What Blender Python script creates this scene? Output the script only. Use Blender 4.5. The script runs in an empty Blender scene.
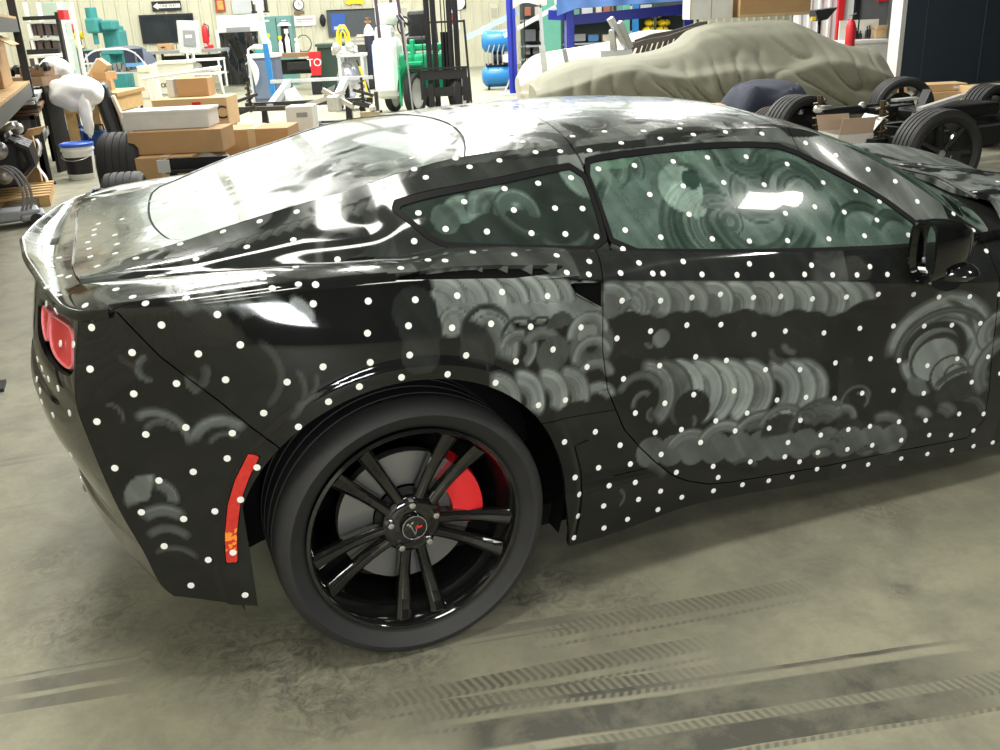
import bpy, bmesh, math, random
import numpy as np
from mathutils import Vector, Matrix, Euler
from mathutils.bvhtree import BVHTree
random.seed(7); np.random.seed(7)
SC = bpy.context.scene
COL = SC.collection
PI = math.pi
R = math.radians

# ---------------------------------------------------------------- camera
CAM = np.array([-.5129, -2.8241, 1.4934]); YAW, PITCH, ROLL, FPX = .3687, .3668, -.0456, 941.69
cF = np.array([math.sin(YAW)*math.cos(PITCH), math.cos(YAW)*math.cos(PITCH), -math.sin(PITCH)])
cR0 = np.array([math.cos(YAW), -math.sin(YAW), 0.]); cU0 = np.cross(cR0, cF)
cR = cR0*math.cos(ROLL)+cU0*math.sin(ROLL); cU = -cR0*math.sin(ROLL)+cU0*math.cos(ROLL)
cd = bpy.data.cameras.new('camera'); cam = bpy.data.objects.new('camera', cd); COL.objects.link(cam)
cam.matrix_world = Matrix(((cR[0], cU[0], -cF[0], CAM[0]), (cR[1], cU[1], -cF[1], CAM[1]), (cR[2], cU[2], -cF[2], CAM[2]), (0, 0, 0, 1)))
cd.sensor_width = 36; cd.lens = 36*FPX/1000; cd.clip_start = .05; cd.clip_end = 200
SC.camera = cam
def ray(u, v): return cF+(u-500)/FPX*cR-(v-375)/FPX*cU
def on(u, v, ax, val):
    d = ray(u, v); t = (val-CAM[ax])/d[ax]; return CAM+t*d
def depth_at(P): return float((np.array(P)-CAM)@cF)

# ---------------------------------------------------------------- world, exposure
w = bpy.data.worlds.new('world'); SC.world = w; w.use_nodes = True
w.node_tree.nodes['Background'].inputs[0].default_value = (.75, .8, .85, 1)
w.node_tree.nodes['Background'].inputs[1].default_value = .12
vs = SC.view_settings; vs.view_transform = 'Standard'; vs.look = 'None'; vs.gamma = 1; vs.use_curve_mapping = False
vs.exposure = 0.5

# ---------------------------------------------------------------- lights
def area(name, loc, size, power, color, target=None, rot=None):
    l = bpy.data.lights.new(name, 'AREA'); l.shape = 'RECTANGLE'; l.size, l.size_y = size
    l.energy = power; l.color = color
    o = bpy.data.objects.new(name, l); COL.objects.link(o); o.location = loc
    if target is not None:
        o.rotation_euler = (Vector(target)-Vector(loc)).to_track_quat('-Z', 'Y').to_euler()
    elif rot: o.rotation_euler = rot
    return o
# ceiling fixtures over the parking area (their diffusers are the light source) and high bays over the work area
for i, (x, y, sx, sy, pw) in enumerate([(-.55, .25, 1.2, .62, 55), (-.42, -2.1, 1.3, .62, 55), (4.65, -2.35, .45, .7, 55), (2.0, -5.2, 1.3, .62, 45), (-1.4, -5.4, 1.3, .62, 45)]):
    area('ceiling_lamp', (x, y, 4.48), (sx, sy), pw, (1, .98, .90), rot=(0, 0, 0))
for i, (x, y, pw) in enumerate([(-.2, 7.5, 130), (.5, 12, 300), (3.5, 10.0, 360), (6, 14, 480), (1, 17.5, 260), (5.5, 19.5, 240), (11, 15, 260), (10, 20, 180), (0, 22.5, 120), (16, 21, 200), (8.5, 7.0, 130)]):
    area('high_bay_lamp', (x, y, 6.1), (1.6, 1.2), pw, (1, .99, .95), rot=(0, 0, 0))
area('daylight_window', (-.75, -8.85, 2.35), (2.1, .85), 190, (.95, .98, 1), rot=(R(90), 0, R(0)))


# ---------------------------------------------------------------- helpers
def tag(o, label=None, cat=None, group=None, kind=None):
    if label: o['label'] = label
    if cat: o['category'] = cat
    if group: o['group'] = group
    if kind: o['kind'] = kind
    return o
def empty(name, loc=(0, 0, 0), rz=0, label=None, cat=None, group=None):
    o = bpy.data.objects.new(name, None); COL.objects.link(o); o.location = loc; o.rotation_euler = (0, 0, rz)
    o.empty_display_size = .1
    return tag(o, label, cat, group)
class MB:
    """collects primitives; build() links them as ONE mesh object"""
    def __init__(s): s.v = []; s.f = []; s.m = []; s.sm = []
    def add(s, vs, fs, M=None, mi=0, smooth=False):
        n = len(s.v)
        if M is not None: vs = [tuple(M @ Vector(p)) for p in vs]
        s.v += [tuple(p) for p in vs]; s.f += [tuple(i+n for i in f) for f in fs]
        s.m += [mi]*len(fs); s.sm += [smooth]*len(fs); return s
    def box(s, c, d, rot=None, bev=0, mi=0, taper=1):
        x, y, z = d[0]/2, d[1]/2, d[2]/2
        M = Matrix.Translation(Vector(c)) @ (Euler(rot).to_matrix().to_4x4() if rot is not None else Matrix())
        if bev <= 0:
            t = taper
            vs = [(-x, -y, -z), (x, -y, -z), (x, y, -z), (-x, y, -z), (-x*t, -y*t, z), (x*t, -y*t, z), (x*t, y*t, z), (-x*t, y*t, z)]
            return s.add(vs, [(0, 3, 2, 1), (4, 5, 6, 7), (0, 1, 5, 4), (1, 2, 6, 5), (2, 3, 7, 6), (3, 0, 4, 7)], M, mi)
        bm = bmesh.new(); bmesh.ops.create_cube(bm, size=1)
        for v in bm.verts: v.co = Vector((v.co.x*2*x, v.co.y*2*y, v.co.z*2*z))
        bmesh.ops.bevel(bm, geom=bm.edges[:], offset=min(bev, x*.9, y*.9, z*.9), segments=2, affect='EDGES', profile=.5)
        bm.verts.index_update()
        s.add([tuple(v.co) for v in bm.verts], [tuple(v.index for v in f.verts) for f in bm.faces], M, mi); bm.free(); return s
    def bar(s, a, b, w, h=None, mi=0, up=(0, 0, 1)):
        a = Vector(a); b = Vector(b); d = b-a; h = h or w
        q = d.to_track_quat('X', 'Z'); M = Matrix.Translation((a+b)/2) @ q.to_matrix().to_4x4()
        x, y, z = d.length/2, w/2, h/2
        vs = [(-x, -y, -z), (x, -y, -z), (x, y, -z), (-x, y, -z), (-x, -y, z), (x, -y, z), (x, y, z), (-x, y, z)]
        return s.add(vs, [(0, 3, 2, 1), (4, 5, 6, 7), (0, 1, 5, 4), (1, 2, 6, 5), (2, 3, 7, 6), (3, 0, 4, 7)], M, mi)
    def tube(s, pts, r, n=8, mi=0, closed=False, caps=True):
        P = [Vector(p) for p in pts]; rs = r if isinstance(r, (list, tuple)) else [r]*len(P)
        vs = []; fs = []; m = len(P); up = None
        for i, p in enumerate(P):
            if closed: t = P[(i+1) % m]-P[i-1]
            else: t = P[min(i+1, m-1)]-P[max(i-1, 0)]
            if t.length < 1e-9: t = Vector((0, 0, 1))
            t.normalize()
            if up is None: up = Vector((0, 0, 1)) if abs(t.z) < .9 else Vector((1, 0, 0))
            a = up-t*up.dot(t)
            if a.length < 1e-6: a = t.orthogonal()
            a.normalize(); up = a; b = t.cross(a)
            for k in range(n):
                th = 2*PI*k/n; vs.append(p+(a*math.cos(th)+b*math.sin(th))*rs[i])
        for i in range(m if closed else m-1):
            j = (i+1) % m
            for k in range(n): fs.append((i*n+k, i*n+(k+1) % n, j*n+(k+1) % n, j*n+k))
        if not closed and caps: fs.append(tuple(range(n-1, -1, -1))); fs.append(tuple((m-1)*n+k for k in range(n)))
        return s.add(vs, fs, None, mi, True)
    def cyl(s, a, b, r, n=16, mi=0, r2=None):
        return s.tube([a, b], [r, r if r2 is None else r2], n, mi)
    def lathe(s, prof, n=24, M=None, mi=0, axis='Z', a0=0, a1=2*PI):
        """prof: (radius, height)"""
        full = abs(a1-a0-2*PI) < 1e-6; k = n if full else n+1; vs = []; fs = []
        for (r, h) in prof:
            for i in range(k):
                t = a0+(a1-a0)*i/n; c, q = math.cos(t)*r, math.sin(t)*r
                vs.append((c, q, h) if axis == 'Z' else ((c, h, q) if axis == 'Y' else (h, c, q)))
        for j in range(len(prof)-1):
            for i in range(n):
                i2 = (i+1) % k; f = (j*k+i, j*k+i2, (j+1)*k+i2, (j+1)*k+i)
                fs.append(f if axis != 'Y' else f[::-1])
        return s.add(vs, fs, M, mi, True)
    def prism(s, outline, h, M=None, mi=0, z0=0):
        n = len(outline); vs = [(x, y, z0) for x, y in outline]+[(x, y, z0+h) for x, y in outline]
        fs = [tuple(range(n-1, -1, -1)), tuple(range(n, 2*n))]+[(i, (i+1) % n, n+(i+1) % n, n+i) for i in range(n)]
        return s.add(vs, fs, M, mi)
    def grid(s, fn, nu, nv, mi=0, M=None):
        vs = [fn(i/nu, j/nv) for i in range(nu+1) for j in range(nv+1)]
        fs = [(i*(nv+1)+j, (i+1)*(nv+1)+j, (i+1)*(nv+1)+j+1, i*(nv+1)+j+1) for i in range(nu) for j in range(nv)]
        return s.add(vs, fs, M, mi, True)
    def blob(s, c, r, n=10, mi=0, sc=(1, 1, 1), noise=0, rot=None, seed=0):
        vs = []; fs = []; rr = random.Random(seed); M = Matrix.Translation(Vector(c)) @ (Euler(rot).to_matrix().to_4x4() if rot is not None else Matrix())
        m = n*2
        for i in range(n+1):
            ph = PI*i/n
            for j in range(m):
                q = r*(1+noise*(rr.random()-.5)) if 0 < i < n else r
                th = 2*PI*j/m; vs.append((q*math.sin(ph)*math.cos(th)*sc[0], q*math.sin(ph)*math.sin(th)*sc[1], q*math.cos(ph)*sc[2]))
        for i in range(n):
            for j in range(m): fs.append((i*m+j, (i+1)*m+j, (i+1)*m+(j+1) % m, i*m+(j+1) % m))
        return s.add(vs, fs, M, mi, True)
    def build(s, name, mats, parent=None, loc=None, rot=None, sharp=40):
        me = bpy.data.meshes.new(name); me.from_pydata(s.v, [], s.f); me.validate()
        if not isinstance(mats, (list, tuple)): mats = [mats]
        for m in mats: me.materials.append(m)
        if len(me.polygons) == len(s.f):
            me.polygons.foreach_set('material_index', s.m); me.polygons.foreach_set('use_smooth', s.sm)
        me.update()
        if any(s.sm):
            bm = bmesh.new(); bm.from_mesh(me); bmesh.ops.remove_doubles(bm, verts=bm.verts, dist=1e-6)
            lim = math.radians(sharp)
            for e in bm.edges:
                if len(e.link_faces) == 2 and e.calc_face_angle(0) > lim: e.smooth = False
            bm.to_mesh(me); bm.free()
        o = bpy.data.objects.new(name, me); COL.objects.link(o)
        if parent: o.parent = parent
        if loc is not None: o.location = loc
        if rot is not None: o.rotation_euler = rot
        return o
def copy_tree(o, parent=None):
    c = o.copy(); COL.objects.link(c); c.parent = parent
    for ch in list(o.children): copy_tree(ch, c)
    return c
def rotm(x=0, y=0, z=0): return Euler((x, y, z)).to_matrix().to_4x4()
def trs(loc, rz=0, rx=0, ry=0): return Matrix.Translation(Vector(loc)) @ Euler((rx, ry, rz)).to_matrix().to_4x4()

# ---------------------------------------------------------------- materials
def nn(nt, t, **k):
    n = nt.nodes.new(t)
    for a, b in k.items(): setattr(n, a, b)
    return n
def math_(nt, op, a, b=None, c=None, clamp=False):
    n = nt.nodes.new('ShaderNodeMath'); n.operation = op; n.use_clamp = clamp
    for i, v in enumerate((a, b, c)):
        if v is None: continue
        if isinstance(v, (int, float)): n.inputs[i].default_value = v
        else: nt.links.new(v, n.inputs[i])
    return n.outputs[0]
def mixc(nt, f, a, b):
    n = nt.nodes.new('ShaderNodeMix'); n.data_type = 'RGBA'
    for s, v in ((n.inputs[0], f), (n.inputs[6], a), (n.inputs[7], b)):
        if isinstance(v, (int, float)): s.default_value = v
        elif isinstance(v, (tuple, list)): s.default_value = (*v[:3], 1)
        else: nt.links.new(v, s)
    return n.outputs[2]
MATS = {}
def mat(name, col, rough=.5, metal=0, noise=.12, scale=8, bump=0, coat=0, emit=0, spec=.5, alpha=1, trans=0):
    """principled material whose colour is broken up by procedural noise"""
    if name in MATS: return MATS[name]
    m = bpy.data.materials.new(name); m.use_nodes = True; nt = m.node_tree; b = nt.nodes['Principled BSDF']
    tc = nn(nt, 'ShaderNodeTexCoord'); nz = nn(nt, 'ShaderNodeTexNoise'); nz.inputs['Scale'].default_value = scale; nz.inputs['Detail'].default_value = 5
    nt.links.new(tc.outputs['Object'], nz.inputs['Vector'])
    c = mixc(nt, nz.outputs['Fac'], tuple(min(1, x*(1+noise)) for x in col), tuple(x*(1-noise) for x in col))
    nt.links.new(c, b.inputs['Base Color'])
    b.inputs['Roughness'].default_value = rough; b.inputs['Metallic'].default_value = metal
    b.inputs['Specular IOR Level'].default_value = spec; b.inputs['Coat Weight'].default_value = coat; b.inputs['Coat Roughness'].default_value = .05
    b.inputs['Transmission Weight'].default_value = trans
    if emit: b.inputs['Emission Color'].default_value = (*col, 1); b.inputs['Emission Strength'].default_value = emit
    if bump:
        bp = nn(nt, 'ShaderNodeBump'); bp.inputs['Strength'].default_value = bump; bp.inputs['Distance'].default_value = .01
        nt.links.new(nz.outputs['Fac'], bp.inputs['Height']); nt.links.new(bp.outputs[0], b.inputs['Normal'])
    MATS[name] = m; return m
M = {}
def make_mats():
    M['black_plastic'] = mat('black_plastic', (.02, .02, .02), .45)
    M['gloss_black'] = mat('gloss_black', (.008, .008, .009), .12, coat=.6)
    M['rim'] = mat('gloss_black_rim', (.006, .006, .006), .10, coat=.6)
    M['seal'] = mat('rubber_seal', (.008, .008, .009), .6, spec=.15)
    M['inner'] = mat('matt_black', (.004, .004, .004), .9, spec=.1)
    M['chrome'] = mat('chrome', (.75, .75, .77), .15, 1)
    M['disc'] = mat('brake_disc_steel', (.24, .24, .23), .45, .85)
    M['dark_metal'] = mat('dark_metal', (.10, .10, .10), .4, .8)
    M['caliper'] = mat('caliper_red', (.75, .015, .02), .35, coat=.3)
    M['red_lens'] = mat('red_lens', (.80, .012, .03), .2, coat=.3, noise=.3, scale=60)
    M['lens_rim'] = mat('lens_rim', (.85, .25, .28), .3)
    M['sticker'] = mat('sticker_white', (.93, .93, .90), .6, noise=0)
    # marker light: red with a small amber patch of reflector
    m = mat('marker_red', (.62, .015, .01), .15, coat=1, noise=.35, scale=90); M['marker'] = m
    nt = m.node_tree; b = nt.nodes['Principled BSDF']; tc = nn(nt, 'ShaderNodeTexCoord'); sx = nn(nt, 'ShaderNodeSeparateXYZ'); nt.links.new(tc.outputs['Object'], sx.inputs[0])
    vo = nn(nt, 'ShaderNodeTexVoronoi'); vo.inputs['Scale'].default_value = 130; nt.links.new(tc.outputs['Object'], vo.inputs['Vector']); ov = math_(nt, 'MULTIPLY', math_(nt, 'MULTIPLY', math_(nt, 'GREATER_THAN', sx.outputs[2], .385), math_(nt, 'LESS_THAN', sx.outputs[2], .45)), math_(nt, 'GREATER_THAN', vo.outputs['Color'], .55))
    src = b.inputs['Base Color'].links[0].from_socket; nt.links.new(mixc(nt, ov, src, (.95, .30, .02)), b.inputs['Base Color'])
    # tyre with cross grooves on the tread
    m = mat('tire_rubber', (.022, .022, .023), .62, noise=.2, scale=20); M['tire'] = m; nt = m.node_tree; b = nt.nodes['Principled BSDF']
    tc = nn(nt, 'ShaderNodeTexCoord'); sx = nn(nt, 'ShaderNodeSeparateXYZ'); nt.links.new(tc.outputs['Object'], sx.inputs[0])
    ang = math_(nt, 'ARCTAN2', sx.outputs[2], sx.outputs[0]); ay = math_(nt, 'ABSOLUTE', sx.outputs[1])
    ph = math_(nt, 'ADD', math_(nt, 'MULTIPLY', ang, 44/PI/2*2), math_(nt, 'MULTIPLY', ay, 9)); fr = math_(nt, 'FRACT', ph)
    gr = math_(nt, 'GREATER_THAN', math_(nt, 'ABSOLUTE', math_(nt, 'SUBTRACT', fr, .5)), .055)
    rad = math_(nt, 'SQRT', math_(nt, 'ADD', math_(nt, 'POWER', sx.outputs[0], 2), math_(nt, 'POWER', sx.outputs[2], 2)))
    out = math_(nt, 'GREATER_THAN', rad, .313); h = math_(nt, 'MAXIMUM', gr, math_(nt, 'SUBTRACT', 1, out))
    bp = nn(nt, 'ShaderNodeBump'); bp.inputs['Strength'].default_value = .8; bp.inputs['Distance'].default_value = .006
    nt.links.new(h, bp.inputs['Height']); nt.links.new(bp.outputs[0], b.inputs['Normal'])
    # ---- paint: gloss black under streaky polish residue (stored per vertex as hand strokes)
    def dusty(name, base, dust, amount, rough0=.05, rough1=.5, haze=.02, glass=False, tint=(.35, .5, .42), tr=.8, coat=.5):
        m = bpy.data.materials.new(name); m.use_nodes = True; nt = m.node_tree; b = nt.nodes['Principled BSDF']; out = nt.nodes['Material Output']
        a1 = nn(nt, 'ShaderNodeAttribute', attribute_name='smear'); a2 = nn(nt, 'ShaderNodeAttribute', attribute_name='streak')
        n1 = nn(nt, 'ShaderNodeTexNoise', noise_dimensions='1D'); n1.inputs['Scale'].default_value = 1; n1.inputs['Detail'].default_value = 3; nt.links.new(a2.outputs['Fac'], n1.inputs['W'])
        tc = nn(nt, 'ShaderNodeTexCoord'); n2 = nn(nt, 'ShaderNodeTexNoise'); n2.inputs['Scale'].default_value = 7; n2.inputs['Detail'].default_value = 6; n2.inputs['Distortion'].default_value = 1.2; nt.links.new(tc.outputs['Object'], n2.inputs['Vector'])
        st = math_(nt, 'MULTIPLY_ADD', n1.outputs['Fac'], 1.0, .5); bl = math_(nt, 'MULTIPLY_ADD', n2.outputs['Fac'], 1.2, .4)
        f = math_(nt, 'MULTIPLY', math_(nt, 'MULTIPLY', a1.outputs['Fac'], st), bl)
        hz = math_(nt, 'MULTIPLY', math_(nt, 'POWER', n2.outputs['Fac'], 2), haze*3)
        f = math_(nt, 'MULTIPLY', math_(nt, 'ADD', f, hz), amount, clamp=True)
        nt.links.new(mixc(nt, f, base, dust), b.inputs['Base Color'])
        nt.links.new(math_(nt, 'MULTIPLY_ADD', f, rough1-rough0, rough0), b.inputs['Roughness'])
        b.inputs['Specular IOR Level'].default_value = .38; b.inputs['Coat Weight'].default_value = coat; b.inputs['Coat Roughness'].default_value = .03
        if glass:
            t = nn(nt, 'ShaderNodeBsdfTransparent'); t.inputs[0].default_value = (*tint, 1); mx = nn(nt, 'ShaderNodeMixShader')
            g = math_(nt, 'MULTIPLY', math_(nt, 'SUBTRACT', 1, f, clamp=True), tr); nt.links.new(g, mx.inputs[0]); nt.links.new(b.outputs[0], mx.inputs[1]); nt.links.new(t.outputs[0], mx.inputs[2]); nt.links.new(mx.outputs[0], out.inputs[0])
        return m
    M['paint'] = dusty('black_paint', (.0035, .0037, .004), (.27, .30, .28), 1.0, haze=.006, coat=.2)
    M['glass'] = dusty('tinted_glass', (.03, .06, .045), (.30, .43, .36), .9, glass=True, tint=(.42, .62, .52), tr=.7)
    M['glass_dark'] = dusty('tinted_glass_dark', (.008, .01, .01), (.25, .36, .30), .9, glass=True, tint=(.2, .3, .25), tr=.35)
    M['glass_hatch'] = dusty('tinted_glass_hatch', (.012, .016, .014), (.5, .55, .5), 1.0, glass=True, tint=(.2, .3, .25), tr=.3)
    M['mirror'] = mat('mirror', (.8, .82, .82), .02, 1, noise=0)
make_mats()
def corrugated(name, col, axis=0, period=.3, rough=.5):
    m = bpy.data.materials.new(name); m.use_nodes = True; nt = m.node_tree; b = nt.nodes['Principled BSDF']
    tc = nn(nt, 'ShaderNodeTexCoord'); sx = nn(nt, 'ShaderNodeSeparateXYZ'); nt.links.new(tc.outputs['Object'], sx.inputs[0])
    nz = nn(nt, 'ShaderNodeTexNoise'); nz.inputs['Scale'].default_value = 1.5; nz.inputs['Detail'].default_value = 6; nt.links.new(tc.outputs['Object'], nz.inputs['Vector'])
    nt.links.new(mixc(nt, nz.outputs['Fac'], tuple(c*1.08 for c in col), tuple(c*.88 for c in col)), b.inputs['Base Color']); b.inputs['Roughness'].default_value = rough
    return m
def concrete():
    m = bpy.data.materials.new('concrete_floor'); m.use_nodes = True; nt = m.node_tree; b = nt.nodes['Principled BSDF']
    g = nn(nt, 'ShaderNodeNewGeometry'); pos = g.outputs['Position']
    def noise(sc, det=6, dist=0, rough=.6, vec=None):
        n = nn(nt, 'ShaderNodeTexNoise'); n.inputs['Scale'].default_value = sc; n.inputs['Detail'].default_value = det; n.inputs['Distortion'].default_value = dist; n.inputs['Roughness'].default_value = rough
        nt.links.new(vec or pos, n.inputs['Vector']); return n.outputs['Fac']
    def ramp(f, a, b_):
        r = nn(nt, 'ShaderNodeMapRange'); r.inputs[1].default_value = a; r.inputs[2].default_value = b_; nt.links.new(f, r.inputs[0]); return r.outputs[0]
    big = noise(.9, 5, .6); med = noise(5, 8, .3, .7); fine = noise(60, 6, 0, .8); pit = noise(22, 8, 1.5, .75)
    c = mixc(nt, ramp(big, .35, .68), (.375, .362, .265), (.29, .28, .20)); c = mixc(nt, ramp(med, .4, .75), c, (.20, .195, .15)); c = mixc(nt, math_(nt, 'MULTIPLY', ramp(pit, .62, .74), .55), c, (.13, .13, .10)); c = mixc(nt, math_(nt, 'MULTIPLY', ramp(fine, .45, .8), .35), c, (.20, .20, .15))
    sx = nn(nt, 'ShaderNodeSeparateXYZ'); nt.links.new(pos, sx.inputs[0])
    # tyre tracks: (start, end, half width, ribs, strength, cross-hatch)
    total = None
    for (A, B, hw, ribs, stg, hat) in TRACKS:
        d = (B[0]-A[0], B[1]-A[1]); L = math.hypot(*d); d = (d[0]/L, d[1]/L)
        dx = math_(nt, 'SUBTRACT', sx.outputs[0], A[0]); dy = math_(nt, 'SUBTRACT', sx.outputs[1], A[1])
        al = math_(nt, 'ADD', math_(nt, 'MULTIPLY', dx, d[0]), math_(nt, 'MULTIPLY', dy, d[1]))
        wob = math_(nt, 'MULTIPLY_ADD', big, .05, -.025)
        ac = math_(nt, 'ADD', math_(nt, 'ADD', math_(nt, 'MULTIPLY', dx, -d[1]), math_(nt, 'MULTIPLY', dy, d[0])), wob)
        inb = math_(nt, 'MULTIPLY', math_(nt, 'LESS_THAN', math_(nt, 'ABSOLUTE', ac), hw), math_(nt, 'MULTIPLY', ramp(al, 0, .12), ramp(al, L, L-.25)))
        rb = ramp(math_(nt, 'SINE', math_(nt, 'MULTIPLY', ac, PI*ribs/hw)), -.85, -.55)
        k = math_(nt, 'MULTIPLY', inb, rb)
        if hat:
            h = ramp(math_(nt, 'SINE', math_(nt, 'ADD', math_(nt, 'MULTIPLY', al, 300), math_(nt, 'MULTIPLY', math_(nt, 'ABSOLUTE', ac), 120))), -.3, .3); k = math_(nt, 'MULTIPLY', k, math_(nt, 'MULTIPLY_ADD', h, .6, .4))
        k = math_(nt, 'MULTIPLY', k, math_(nt, 'MULTIPLY', ramp(med, .72, .42), stg)); total = k if total is None else math_(nt, 'MAXIMUM', total, k)
    # rubbed-in dark scuff patches: (x, y, radius, strength)
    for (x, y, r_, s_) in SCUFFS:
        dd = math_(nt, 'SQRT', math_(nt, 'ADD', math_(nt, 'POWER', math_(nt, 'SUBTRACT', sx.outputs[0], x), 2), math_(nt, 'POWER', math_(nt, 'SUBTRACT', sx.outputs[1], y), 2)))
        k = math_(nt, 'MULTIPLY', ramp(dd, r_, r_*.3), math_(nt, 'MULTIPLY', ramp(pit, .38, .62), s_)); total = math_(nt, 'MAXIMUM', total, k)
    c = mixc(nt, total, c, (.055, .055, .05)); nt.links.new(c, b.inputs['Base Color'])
    nt.links.new(math_(nt, 'MULTIPLY_ADD', med, .3, .38), b.inputs['Roughness'])
    bp = nn(nt, 'ShaderNodeBump'); bp.inputs['Strength'].default_value = .25; bp.inputs['Distance'].default_value = .004; nt.links.new(pit, bp.inputs['Height']); nt.links.new(bp.outputs[0], b.inputs['Normal'])
    return m
def f2(u, v): p = on(u, v, 2, 0); return (float(p[0]), float(p[1]))
TRACKS = [(f2(430, 752), f2(1010, 668), .12, 2, .85, False), (f2(560, 762), f2(1150, 668), .06, 1, .6, True), (f2(395, 722), f2(768, 672), .055, 1, .8, True), (f2(350, 712), f2(740, 640), .045, 1, .75, True), (f2(520, 640), f2(830, 585), .05, 1, .55, True),
          (f2(-20, 700), f2(165, 668), .075, 2, .7, False), (f2(-20, 465), f2(60, 452), .05, 2, .6, False), (f2(-10, 512), f2(70, 497), .012, 1, .4, False), (f2(440, 640), f2(640, 610), .03, 1, .6, False), (f2(20, 380), f2(60, 240), .012, 1, .0, False)]
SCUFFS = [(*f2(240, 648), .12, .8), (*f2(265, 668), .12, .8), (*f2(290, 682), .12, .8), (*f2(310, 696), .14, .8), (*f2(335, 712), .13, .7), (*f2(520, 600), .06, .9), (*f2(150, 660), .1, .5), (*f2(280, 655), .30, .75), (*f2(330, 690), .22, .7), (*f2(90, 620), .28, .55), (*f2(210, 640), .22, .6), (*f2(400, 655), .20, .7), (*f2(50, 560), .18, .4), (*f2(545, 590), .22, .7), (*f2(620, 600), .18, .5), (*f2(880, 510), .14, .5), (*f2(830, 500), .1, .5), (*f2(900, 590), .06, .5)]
fl_mat = concrete()
def plane(name, pts, m, label=None):
    mb = MB(); mb.add(pts, [(0, 1, 2, 3)]); o = mb.build(name, m); tag(o, kind='structure'); return o
plane('floor', [(-2.6, -9, 0), (34, -9, 0), (34, 25.5, 0), (-2.6, 25.5, 0)], fl_mat)
WX0, WX1, WY0, WY1, WZ = -2.6, 34, -9, 25.5, 6.4
def ribbed(name, a, b, z1, col, period=.30, dep=.035, rib=.05, m=None, z0=0):
    """sheet-metal wall with real vertical ribs, normal to the left of a->b"""
    a = np.array(a, float); b = np.array(b, float); L = np.hypot(*(b-a)); d = (b-a)/L; nrm = np.array([-d[1], d[0]]); pts = []
    n = int(L/period)
    for i in range(n):
        s0 = i*period
        for ds, o in ((0, 0), (period-rib*2, 0), (period-rib*1.5, dep), (period-rib*.5, dep)): pts.append(a+d*(s0+ds)+nrm*o)
    pts.append(b); V = [(p[0], p[1], z0) for p in pts]+[(p[0], p[1], z1) for p in pts]; k = len(pts)
    mb = MB(); mb.add(V, [(i, i+1, k+i+1, k+i) for i in range(k-1)]); return tag(mb.build(name, m or corrugated(name+'_metal', col)), kind='structure')
cream = corrugated('cream_sheet_metal', (.62, .60, .46))
ribbed('wall_back', (WX1, WY1), (WX0, WY1), WZ, None, m=cream)
ribbed('wall_left', (WX0, WY1), (WX0, WY0), WZ, None, m=cream)
mb = MB(); mb.box(((WX0+WX1)/2, WY0-.1, WZ/2), (WX1-WX0, .2, WZ)); tag(mb.build('wall_front', mat('dark_block', (.09, .09, .085), .8)), kind='structure')
mb = MB(); mb.box((WX1+.1, (WY0+WY1)/2, WZ/2), (.2, WY1-WY0, WZ)); tag(mb.build('wall_right', cream), kind='structure')
mb = MB(); mb.box(((WX0+WX1)/2, (WY0+WY1)/2, WZ+.1), (WX1-WX0, WY1-WY0, .2)); tag(mb.build('ceiling', mat('ceiling_dark', (.16, .16, .15), .8)), kind='structure')
# added glowing panels, unseen in back wall and roof, to whiten the hatch reflection
ADDED_GLOW = bpy.data.materials.new('added_glow_panel'); ADDED_GLOW.use_nodes = True; _b = ADDED_GLOW.node_tree.nodes['Principled BSDF']; _n = nn(ADDED_GLOW.node_tree, 'ShaderNodeTexNoise'); _n.inputs['Scale'].default_value = .6
ADDED_GLOW.node_tree.links.new(mixc(ADDED_GLOW.node_tree, _n.outputs['Fac'], (.95, 1, .96), (.8, .9, .85)), _b.inputs['Emission Color']); _b.inputs['Emission Strength'].default_value = 1.7; _b.inputs['Base Color'].default_value = (.8, .85, .82, 1)
k = 0
for x in np.arange(-1.2, 24, 2.6):
    k += 1; mb = MB(); mb.box((x, WY1-.06, 5.1), (2.3, .03, 2.2)); tag(mb.build('window_%d' % k, ADDED_GLOW), kind='structure')
for x in np.arange(0, 22, 4.4):
    k += 1; mb = MB(); mb.box((x, 20, WZ-.02), (1.4, 9, .03)); tag(mb.build('window_%d' % k, ADDED_GLOW), kind='structure')

mb = MB(); [mb.box(c, d) for c, d in (((-.75, -8.93, 2.83), (2.3, .1, .09)), ((-.75, -8.93, 1.87), (2.3, .1, .09)), ((-1.86, -8.93, 2.35), (.09, .1, .96)), ((.36, -8.93, 2.35), (.09, .1, .96)))]
tag(mb.build('window_%d' % (k+1), mat('window_frame_white', (.7, .7, .68), .5)), kind='structure')
# ================================================================ CAR
# car frame = world frame: x forward, y away from the camera (near side is y<0), rear axle at x=0
def pchip(xk, yk):
    xk = np.array(xk, float); yk = np.array(yk, float); h = np.diff(xk); d = np.diff(yk)/h
    m = np.zeros_like(yk); m[0] = d[0]; m[-1] = d[-1]
    for i in range(1, len(xk)-1):
        if d[i-1]*d[i] > 0:
            w1 = 2*h[i]+h[i-1]; w2 = h[i]+2*h[i-1]; m[i] = (w1+w2)/(w1/d[i-1]+w2/d[i])
    def f(x):
        x = np.clip(np.asarray(x, float), xk[0], xk[-1]); i = np.clip(np.searchsorted(xk, x)-1, 0, len(h)-1)
        t = (x-xk[i])/h[i]; t2 = t*t; t3 = t2*t
        return (2*t3-3*t2+1)*yk[i]+(t3-2*t2+t)*h[i]*m[i]+(-2*t3+3*t2)*yk[i+1]+(t3-t2)*h[i]*m[i+1]
    return f
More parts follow.
